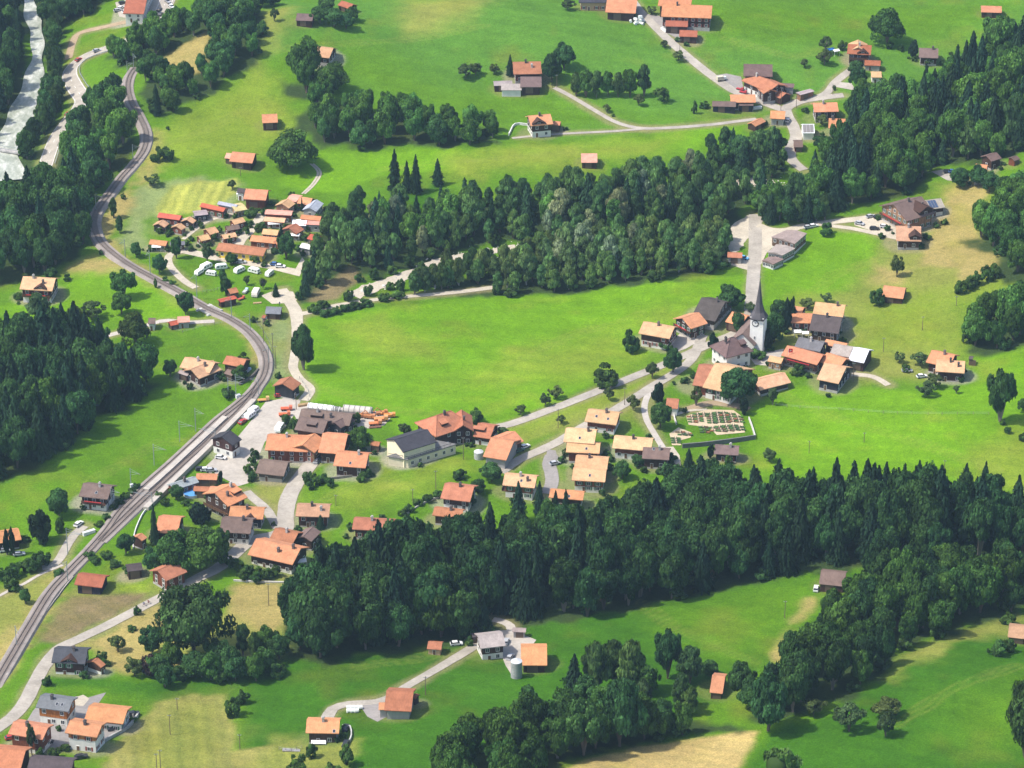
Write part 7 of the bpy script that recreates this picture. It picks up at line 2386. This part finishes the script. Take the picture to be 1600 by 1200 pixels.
# pools
for u, v, r_, lab in [(299,774,2.6,'round blue pool behind the big dark chalet'),(212,893,1.9,'small round blue pool beside the big brown barn'),(209,899,0,'')]:
    if r_ == 0: continue
    p = at(u, v)
    o = empty('garden_pool', p)
    tag(o, lab, 'pool')
    k = 20
    mb = MB()
    mb.add([(math.cos(6.283 * i / k) * r_, math.sin(6.283 * i / k) * r_, -.3) for i in range(k)] + [(math.cos(6.283 * i / k) * r_, math.sin(6.283 * i / k) * r_, 1.1) for i in range(k)], [(i, (i + 1) % k, k + (i + 1) % k, k + i) for i in range(k)])
    mb.build('pool_wall', M['plaster'], o, (.62, .64, .66))
    mb = MB()
    mb.add([(math.cos(6.283 * i / k) * r_ * .99, math.sin(6.283 * i / k) * r_ * .99, 1.0) for i in range(k)], [tuple(range(k))])
    mb.build('pool_cover', M['cloth'], o, (.10, .30, .62))
# silage bales
mb = MB()
k = 10
mb.add([(-.6, math.cos(6.283 * i / k) * .62, .6 + math.sin(6.283 * i / k) * .62) for i in range(k)] + [(.6, math.cos(6.283 * i / k) * .62, .6 + math.sin(6.283 * i / k) * .62) for i in range(k)],
       [tuple(reversed(range(k))), tuple(range(k, 2 * k))] + [(i, (i + 1) % k, k + (i + 1) % k, k + i) for i in range(k)])
BALE = mb.mesh('silage_bale', [M['cloth']])
def bale(p, lab, grp, ang):
    o = mesh_obj('silage_bale', BALE, None, (.72, .74, .70), p)
    o.rotation_euler = (0, 0, ang)
    tag(o, lab, 'bale', grp)
for i in range(22):
    lv = 0 if i < 14 else (1 if i < 20 else 2)
    p = at(RND.uniform(984 + lv * 4, 1010 - lv * 3), RND.uniform(31 + lv * 2, 40 - lv))
    bale((p.x, p.y, p.z + lv * 1.1), 'pale green wrapped bale in the heap beside the farm road', 'wrapped bales beside the farm road', RND.random() * 3)
for i in range(5):
    p = at(1178 + i * 2.6, 171 - i * .3)
    bale((p.x, p.y, p.z), 'white wrapped bale at the end of the black timber shed', 'white bales at the timber shed', 1.4)
for i in range(7):
    p = at(545 + (i % 4) * 6, 1108 + (i // 4) * 5)
    bale((p.x, p.y, p.z), 'white wrapped bale in the pen beside the drive of the red barn', 'white bales beside the red barn drive', .3)
for i in range(3):
    p = at(1035 + i * 2.5, 46 + i * 2)
    bale((p.x, p.y, p.z), 'white wrapped bale left of the long low farm shed', 'white bales at the farm shed', .8)
# silo and tanks
def silo(u, v, r_, h, label, colr=(.36, .36, .35)):
    p = at(u, v)
    o = empty('silo', p)
    tag(o, label, 'silo')
    MB().tube((0, 0, -1), (0, 0, h), r_, n=20).build('tank', M['stone'], o, colr)
    MB().tube((0, 0, h), (0, 0, h + .7), r_ * 1.02, .3, n=20).build('cap', M['metal'], o, (.55, .57, .58))
    mb = MB()
    for k in range(1, 5):
        mb.tube((0, 0, h * k / 5 - .05), (0, 0, h * k / 5 + .05), r_ * 1.02, n=20)
    mb.build('ring', M['galv'], o)
silo(807,1058,1.7,5.6,'grey concrete silo in front of the square orange barn')
silo(748,716,1.6,2.6,'round grey concrete tank left of the twin orange barns',(.42,.42,.40))
# masts and poles
def pole(u, v, hp, label, group='timber power poles', r_=.11):
    p = at(u, v)
    h = hp / (ppm(p) * .9)
    o = empty('power_pole', p)
    tag(o, label, 'pole', group)
    MB().tube((0, 0, -.5), (0, 0, h), r_ * 1.2, r_ * .8, 6).build('pole', M['bark'], o, (.17, .13, .10))
    mb = MB()
    mb.box(-.55, .55, -.05, .05, h - .5, h - .38)
    for x in (-.45, 0, .45):
        mb.tube((x, 0, h - .38), (x, 0, h - .15), .05, n=5)
    mb.build('crossarm', M['galv'], o)
for u, v, hp, lab in [(1380,550,23,'power pole on the slope above the slope houses'),(1441,516,22,'power pole in the middle of the dry slope'),(1494,478,16,'power pole at the hedge of the dry slope'),(1226,966,29,'power pole on the lower right meadow'),
    (420,946,36,'power pole in the dry grass above the lower hedge'),(665,1086,31,'power pole beside the pale drive'),(277,1108,19,'upper power pole in the mown bottom field'),(266,1148,34,'tall power pole in the mown bottom field'),
    (245,1201,26,'left pole of the pair at the bottom edge'),(251,1201,32,'right pole of the pair at the bottom edge'),(375,1172,27,'power pole at the right border of the mown field'),(1264,708,20,'power pole on the meadow above the broad wood'),
    (1350,691,16,'power pole on the right bright meadow'),(1475,741,23,'power pole at the lower end of the bright meadow'),(872,669,31,'power pole between the two roads'),(976,633,28,'power pole beside the upper village lane'),
    (724,718,36,'power pole in front of the school'),(681,764,30,'power pole on the middle meadow, upper'),(645,783,20,'power pole on the middle meadow, lower'),(412,538,42,'power pole on the grey-green strip left of the gravel road'),
    (427,566,46,'power pole beside the railway curve, left'),(431,576,36,'power pole beside the railway curve, right'),(1062,82,20,'power pole at the bend of the upper farm road'),(870,137,20,'power pole at the pasture farmhouse'),
    (1220,173,36,'tall power pole at the fork of the hamlet lanes'),(1244,169,18,'power pole right of the lane fork'),(1301,148,16,'power pole at the chalet lane'),(376,275,14,'power pole above the holiday park'),
    (1333,596,30,'power pole at the lowest chalet right of the church'),(525,790,18,'power pole on the lawn above the weathered house'),(463,640,26,'power pole at the works yard corner')]:
    pole(u, v, hp, lab)
def mast(u, v, hp, side, label):
    p = at(u, v)
    h = hp / (ppm(p) * .9)
    Ca, Za = trackline['main']
    j = int(np.argmin(np.hypot(Ca[:, 0] - p.x, Ca[:, 1] - p.y)))
    d = Vector((Ca[j, 0] - p.x, Ca[j, 1] - p.y))
    o = empty('catenary_mast', p, math.atan2(d.y, d.x))
    tag(o, label, 'mast', 'catenary masts along the railway')
    MB().tube((0, 0, -.5), (0, 0, h), .15, .12, 6).build('mast', M['galv'], o)
    L = min(max(d.length, 2.5), 7.5)
    mb = MB()
    mb.tube((0, 0, h - 1.2), (L, 0, h - 1.2), .06, n=4)
    mb.tube((0, 0, h - .2), (L * .9, 0, h - 1.15), .04, n=4)
    mb.tube((0, 0, h - 2.4), (L * .8, 0, h - 1.25), .045, n=4)
    mb.build('cantilever', M['galv'], o)
    MB().tube((L * .85, 0, h - 1.75), (L * .85, 0, h - 1.2), .08, n=5).build('insulator', M['stone'], o, (.25, .12, .08))
for u, v, hp, lab in [(306,674,37,'catenary mast on the meadow side, third below the farmhouse'),(281,690,33,'catenary mast on the meadow side of the middle platform'),(241,727,34,'catenary mast beside the lower end of the middle platform'),
    (205,763,32,'catenary mast on the meadow side near the cabinet'),(175,797,36,'catenary mast near the brown-roofed meadow house'),(106,866,42,'catenary mast beside the pale lane below the house'),
    (369,622,38,'catenary mast at the upper switch, right one'),(357,622,33,'catenary mast at the upper switch, left one'),(404,618,30,'catenary mast beside the side platform end'),(362,497,33,'catenary mast at the paddock'),
    (391,518,28,'catenary mast at the railway above the grey shed'),(308,468,40,'catenary mast beside the caravan path end'),(235,431,40,'catenary mast beside the lawn left of the caravans'),
    (209,108,24,'catenary mast at the upper end of the track, right one'),(199,113,17,'catenary mast at the upper end of the track, left one'),(106,910,34,'catenary mast beside the red-roofed track barn'),
    (196,404,30,'catenary mast above the lawn in the long curve'),(26,1010,34,'catenary mast at the lower left track'),(420,570,30,'catenary mast inside the tight curve'),(337,694,24,'catenary mast on the side platform'),(238,790,22,'catenary mast at the lower platform end'),
    (208,252,26,'catenary mast at the railway below the long slope'),(150,330,26,'catenary mast beside the wood in the curve')]:
    mast(u, v, hp, 1, lab)
# signal cabinet, tank, benches beside the track
for u, v, sx, sy, sz, lab in [(206,765,.9,.7,2.0,'white signal cabinet beside the tracks'),(372,622,1.6,1.0,1.3,'pale relay box beside the upper switch'),(139,834,4.2,1.1,1.0,'long white tank lying beside the tracks')]:
    p = at(u, v)
    o = empty('track_cabinet', p, .6)
    tag(o, lab, 'cabinet')
    MB().box(-sx / 2, sx / 2, -sy / 2, sy / 2, -.2, sz).build('cabinet_body', M['metal'], o, (.72, .72, .70))
    MB().box(-sx / 2 - .08, sx / 2 + .08, -sy / 2 - .08, sy / 2 + .08, sz, sz + .1).build('lid', M['metal'], o, (.55, .56, .56))

# ------------------------------------------------------------------ walls, hedges, fences
def wall_line(nm, px, th, h, mat, colr, label, cat, base=-.6, lift=0):
    P = [at(u, v) for u, v in px]
    C = spline([(p.x, p.y) for p in P], 2.0) if len(P) > 2 else np.array([P[0].xy * (1 - t) + P[1].xy * t for t in np.linspace(0, 1, 8)])
    mb = MB()
    sweep(mb, C, terrain_np(C[:, 0], C[:, 1]) + lift, 0, [(-th / 2, base), (-th / 2, h), (th / 2, h), (th / 2, base)])
    mb.f += [(0, 1, 2, 3), tuple(len(mb.v) - k for k in (1, 2, 3, 4))]
    mb.m += [0, 0]
    o = mb.build(nm, mat, None, colr)
    tag(o, label, cat)
    return o
wall_line('cemetery_wall', [(1066,700),(1100,697),(1140,692),(1180,686)], .5, 1.6, M['stone'], (.16,.16,.15), 'dark stone wall along the lower side of the cemetery', 'wall')
wall_line('cemetery_wall', [(1170,655),(1175,668),(1180,685)], .35, 1.0, M['stone'], (.60,.58,.54), 'pale wall along the right side of the cemetery', 'wall')
wall_line('cemetery_wall', [(1053,648),(1054,656),(1057,664)], .35, .9, M['stone'], (.60,.58,.54), 'pale wall at the left side of the cemetery', 'wall')
wall_line('retaining_wall', [(480,1210),(480,1208)] and [(535,1137),(547,1138),(549,1152),(546,1160)], .35, 1.0, M['stone'], (.52,.51,.48), 'pale wall around the car place of the foreground house', 'wall')
wall_line('retaining_wall', [(207,1120),(217,1116),(200,1138),(176,1152),(150,1168)], .5, 1.0, M['stone'], (.40,.39,.36), 'boulder retaining wall below the new houses', 'wall')
wall_line('garden_wall', [(208,858),(209,842),(213,826),(222,806),(228,798)], .3, .7, M['stone'], (.66,.65,.62), 'white garden wall beside the lawn right of the tracks', 'wall')
wall_line('garden_wall', [(365,908),(400,910),(440,911),(466,911)], .3, .6, M['stone'], (.64,.62,.58), 'pale wall along the lane above the dry grass', 'wall')
wall_line('garden_wall', [(478,753),(500,751),(530,748),(560,744)], .3, .9, M['stone'], (.22,.20,.18), 'dark garden wall below the bright peach-roofed chalet', 'wall')
wall_line('garden_wall', [(632,806),(660,788),(690,776),(684,778)], .3, .6, M['stone'], (.5,.48,.44), 'grey wall along the gardens on the middle meadow', 'wall')
wall_line('terrace_wall', [(795,212),(805,196),(828,197)], .4, 1.0, M['stone'], (.72,.71,.68), 'white terrace wall left of the red-roofed chalet on the pasture', 'wall')
wall_line('embankment_wall', [(345,660),(352,652)] and [(374,602),(392,592),(404,580)], .6, 1.2, M['stone'], (.12,.11,.10), 'dark retaining wall between track and red-orange railway barn', 'wall')
def fence(nm, px, label, step=4.0, h=1.1, rails=2):
    C = spline([(p.x, p.y) for p in (at(u, v) for u, v in px)], step)
    Z = terrain_np(C[:, 0], C[:, 1])
    o = empty(nm, (C[0, 0], C[0, 1], Z[0]))
    tag(o, label, 'fence')
    pm = MB().tube((0, 0, -.3), (0, 0, h), .08, n=5).mesh('fence_post', [M['bark']])
    for x, y, z in zip(C[:, 0], C[:, 1], Z):
        q = mesh_obj('fence_post', pm, o, (.22, .18, .14))
        q.location = (x - C[0, 0], y - C[0, 1], z - Z[0])
    mb = MB()
    for k in range(rails):
        zz = h * (.5 + .4 * k)
        for i in range(len(C) - 1):
            mb.tube((C[i, 0] - C[0, 0], C[i, 1] - C[0, 1], Z[i] - Z[0] + zz), (C[i + 1, 0] - C[0, 0], C[i + 1, 1] - C[0, 1], Z[i + 1] - Z[0] + zz), .025, n=3)
    mb.build('wire', M['galv'], o)
fence('field_fence', [(1212,634),(1250,638),(1311,641),(1380,646),(1450,648),(1545,648)], 'thin post and wire fence across the bright right meadow', 5)
fence('field_fence', [(478,634),(484,620),(478,606),(468,592)], 'fence between gravel road and big meadow', 3)
fence('track_fence', [(396,500),(412,520),(424,545),(430,575),(424,600)], 'fence between railway curve and gravel road', 3.5)
fence('paddock_fence', [(316,458),(330,456),(345,452)], 'reddish board fence left of the paddock sheds', 1.2)
fence('village_fence', [(250,508),(285,520),(320,510),(350,506)], 'low fence along the lane below the pinkish shed', 4)
fence('hut_fence', [(436,1172),(455,1174),(472,1170)], 'grey timber fence left of the foreground house', 1.4, 1.2)
def timber_stack(u, v, ang, lx, ly, h, label, colr=(.45,.30,.16)):
    p = at(u, v)
    o = empty('timber_stack', p, R(ang))
    tag(o, label, 'stack')
    pm = MB().box(-lx / 2, lx / 2, -.09, .09, 0, .16).mesh('plank', [M['wood']])
    for j in range(int(h / .2)):
        for i in range(int(ly / .22)):
            q = mesh_obj('plank', pm, o, jit(colr, .2))
            q.location = (RND.uniform(-.15, .15), -ly / 2 + .11 + i * .22, j * .2)
for a in [(474,634,20,3.6,1.4,.8,'stack of orange-brown planks at the works yard corner'),(586,668,10,4,1.4,.6,'stack of brown timber at the meadow end of the works yard',(.2,.1,.07)),(558,1107,0,3,1.2,.4,'small grey plank stack in the bale pen',(.35,.33,.3)),
          (455,1173,-5,5,1.4,.4,'grey timber deck left of the foreground house',(.30,.29,.27)),(402,474,10,3,1.2,.5,'plank stack on the gravel turning place')]:
    timber_stack(*a)

# ------------------------------------------------------------------ cemetery
area('cemetery_gravel', [(1105,640),(1146,641),(1158,650),(1164,676),(1120,680),(1108,668),(1076,664),(1072,650)], M['cemetery'], .09, 'pale gravel paths of the cemetery')
area('cemetery_gravel', [(1046,678),(1060,668),(1080,676),(1079,684),(1064,688),(1064,696),(1050,696)], M['cemetery'], .09, 'pale gravel of the lower cemetery corner')
hs = MB()
hs.box(-.38, .38, -.1, .1, -.1, .85)
hs.prism([(-.1, .85), (.1, .85), (.1, 1.0), (-.1, 1.0)], -.25, .25)
HS = hs.mesh('headstone', [M['stone']])
BED = MB().box(-.5, .5, -1.9, -.1, -.05, .22).mesh('flower_bed', [M['leaf_bed']] if 'leaf_bed' in M else [M['cloth']])
ngr = 0
GD = []
for (u0, v0), (u1, v1) in [((1110,646),(1113,663)),((1120,644),(1124,662)),((1130,644),(1134,662)),((1141,646),(1146,661)),((1152,650),(1156,662)),((1112,667),(1118,676)),((1123,666),(1129,676)),((1134,665),(1140,675)),((1145,664),(1150,674)),((1154,666),(1158,674)),
                           ((1080,650),(1083,662)),((1089,646),(1092,660)),((1099,646),(1100,652)),((1055,684),(1057,694)),((1061,674),(1068,682)),((1073,678),(1075,681)),((1098,666),(1102,678))]:
    n = max(2, int(abs(v1 - v0) / 3.3))
    for k in range(n):
        for s in (-1, 1):
            t = (k + .5) / n
            p = at(u0 + (u1 - u0) * t + s * 1.5, v0 + (v1 - v0) * t)
            o = empty('grave', (p.x, p.y, p.z + .06), R(90 * s) + RND.uniform(-.08, .08))
            tag(o, 'small grave with headstone and flowers in the rows of the cemetery', 'grave', 'graves in the cemetery')
            hs_ = mesh_obj('headstone', HS, o, RND.choice([(.16, .14, .12), (.24, .2, .16), (.11, .10, .09), (.30, .25, .19)]))
            q = mesh_obj('flower_bed', BED, o, RND.choice([(.06, .13, .03), (.07, .15, .04), (.05, .11, .03), (.22, .10, .05), (.04, .08, .03), (.07, .12, .04), (.12, .09, .05)]))
            q.scale = (1.0, .72, 1.4)
            hs_.scale = (.8, 1, .8)
            ngr += 1

# ------------------------------------------------------------------ people
def figure(name, joints, edges, radii, colr, parent=None):
    me = bpy.data.meshes.new(name)
    me.from_pydata(joints, edges, [])
    o = bpy.data.objects.new(name, me)
    COL.objects.link(o)
    sk = o.modifiers.new('skin', 'SKIN')
    for i, r_ in enumerate(radii):
        me.skin_vertices[0].data[i].radius = (r_, r_) if not isinstance(r_, tuple) else r_
    me.skin_vertices[0].data[0].use_root = True
    sub = o.modifiers.new('smooth', 'SUBSURF')
    sub.levels = sub.render_levels = 1
    dg = bpy.context.evaluated_depsgraph_get()
    out = bpy.data.meshes.new_from_object(o.evaluated_get(dg))
    o.modifiers.clear()
    o.data = out
    out.materials.clear()
    out.materials.append(M['cloth'])
    o.color = (*colr, 1)
    if parent: o.parent = parent
    return o
J = [(0,0,.95),(0,0,1.2),(0,0,1.42),(0,0,1.52),(0,.02,1.68),(-.2,0,1.4),(-.27,0,1.12),(-.25,.1,.88),(.2,0,1.4),(.27,0,1.12),(.25,.1,.88),(-.1,0,.88),(-.11,.05,.48),(-.11,.0,.06),(.1,0,.88),(.11,-.05,.48),(.11,-.1,.06),(-.11,.16,.03),(.11,.06,.03)]
E = [(0,1),(1,2),(2,3),(3,4),(2,5),(5,6),(6,7),(2,8),(8,9),(9,10),(0,11),(11,12),(12,13),(0,14),(14,15),(15,16),(13,17),(16,18)]
RR = [.15,.14,.15,.06,.11,.07,.05,.04,.07,.05,.04,.09,.065,.045,.09,.065,.045,.04,.04]
p = at(437, 478)
o = figure('person', J, E, RR, (.06, .07, .12))
o.location = (p.x, p.y, p.z + .1)
tag(o, 'person in dark clothes standing on the gravel road beside the grey shed', 'person')
JS = [(0,0,.98),(.18,0,1.2),(.36,0,1.4),(.44,0,1.5),(.52,0,1.62),(.34,.17,1.36),(.5,.2,1.15),(.68,.2,1.05),(.34,-.17,1.36),(.5,-.2,1.15),(.68,-.2,1.05),(.02,.1,.95),(.32,.1,.72),(.12,.1,.34),(.02,-.1,.95),(.36,-.1,.80),(.22,-.1,.5),(.22,.1,.3),(.32,-.1,.46)]
def bicycle(loc, ang, label):
    o = empty('bicycle', loc, ang)
    tag(o, label, 'bicycle', 'bicycles on the village street')
    for x in (-.5, .55):
        k = 14
        mb = MB()
        for i in range(k):
            a, b2 = 6.283 * i / k, 6.283 * (i + 1) / k
            mb.tube((x + math.cos(a) * .33, 0, .35 + math.sin(a) * .33), (x + math.cos(b2) * .33, 0, .35 + math.sin(b2) * .33), .03, n=4)
        mb.build('wheel', M['rubber'], o)
    mb = MB()
    for a, b2 in (((-.5, 0, .35), (0, 0, .35)), ((0, 0, .35), (.45, 0, .85)), ((0, 0, .35), (-.12, 0, .9)), ((-.12, 0, .85), (.45, 0, .85)), ((.45, 0, .95), (.55, 0, .35)), ((-.5, 0, .35), (-.12, 0, .85))):
        mb.tube(a, b2, .025, n=5)
    mb.build('frame', M['metal'], o, (.4, .05, .04))
    MB().box(-.25, .0, -.07, .07, .9, .96).build('saddle', M['rubber'], o)
    MB().tube((.48, -.25, 1.02), (.48, .25, 1.02), .02, n=5).build('handlebar', M['rubber'], o)
for (u, v), colr, lab in [((226,947),(.08,.10,.25),'first'),((233,944),(.30,.08,.06),'second')]:
    p = at(u, v)
    a = face(258, 930, 220, 950)
    bicycle((p.x, p.y, p.z + .14), a, {'first': 'bicycle ridden by the cyclist in blue', 'second': 'bicycle ridden by the cyclist in dark red'}[lab])
    o = figure('person', JS, E, RR, colr)
    o.location = (p.x, p.y, p.z + .14)
    o.rotation_euler = (0, 0, a)
    tag(o, {'first': 'cyclist in blue riding down the village street', 'second': 'cyclist in dark red riding behind on the village street'}[lab], 'person', 'cyclists on the village street')
# flag
p = at(1231, 572)
o = empty('flagpole', p)
tag(o, 'white flagpole with a red flag in front of the long orange-red house', 'flagpole')
MB().tube((0, 0, -.3), (0, 0, 7), .07, .05, 6).build('pole', M['white'], o)
MB().box(.06, 1.5, -.02, .02, 5.4, 6.9).build('flag', M['cloth'], o, (.55, .03, .03))
MB().box(.5, 1.06, -.035, .035, 6.05, 6.25).add(*[[(.68, -.035, 5.87), (.88, -.035, 5.87), (.88, -.035, 6.43), (.68, -.035, 6.43)], [(0, 1, 2, 3)]]).build('flag_cross', M['white'], o)

# ------------------------------------------------------------------ labels: tell alike neighbours apart by their order
ORD = ['first', 'second', 'third', 'fourth', 'fifth', 'sixth', 'seventh', 'eighth', 'ninth', 'tenth', 'eleventh', 'twelfth', 'thirteenth', 'fourteenth', 'fifteenth', 'sixteenth', 'seventeenth', 'eighteenth']
same = {}
for o in COL.objects:
    if o.get('label') and o.get('category') and o['category'] not in ('grave', 'bale'):
        same.setdefault(o['label'], []).append(o)
for lab, os_ in same.items():
    if 1 < len(os_) <= 18 and len(lab.split()) <= 13:
        os_.sort(key=lambda o: proj(o.matrix_basis.translation)[0])
        for k, o in enumerate(os_):
            o['label'] = lab + ', ' + (ORD[k] if k else 'first') + ' from left'

# ------------------------------------------------------------------ haze
HZ = MB().box(-700, 700, -60, 1900, -60, CAMH + 60)
m = bpy.data.materials.new('thin_valley_haze')
m.use_nodes = True
nt = m.node_tree
nt.nodes.clear()
ou = nt.nodes.new('ShaderNodeOutputMaterial')
pv = nt.nodes.new('ShaderNodeVolumePrincipled')
pv.inputs['Color'].default_value = (0.55, 0.80, 1.0, 1)
pv.inputs['Density'].default_value = 0.000055
pv.inputs['Anisotropy'].default_value = 0.2
nt.links.new(pv.outputs[0], ou.inputs['Volume'])
hz = HZ.build('haze', m)
tag(hz, 'thin bluish summer haze over the valley', kind='stuff')
print('TREES', COUNT, 'HOUSES', len(HOUSES), 'OBJECTS', len(bpy.data.objects), 'GRAVES', ngr)
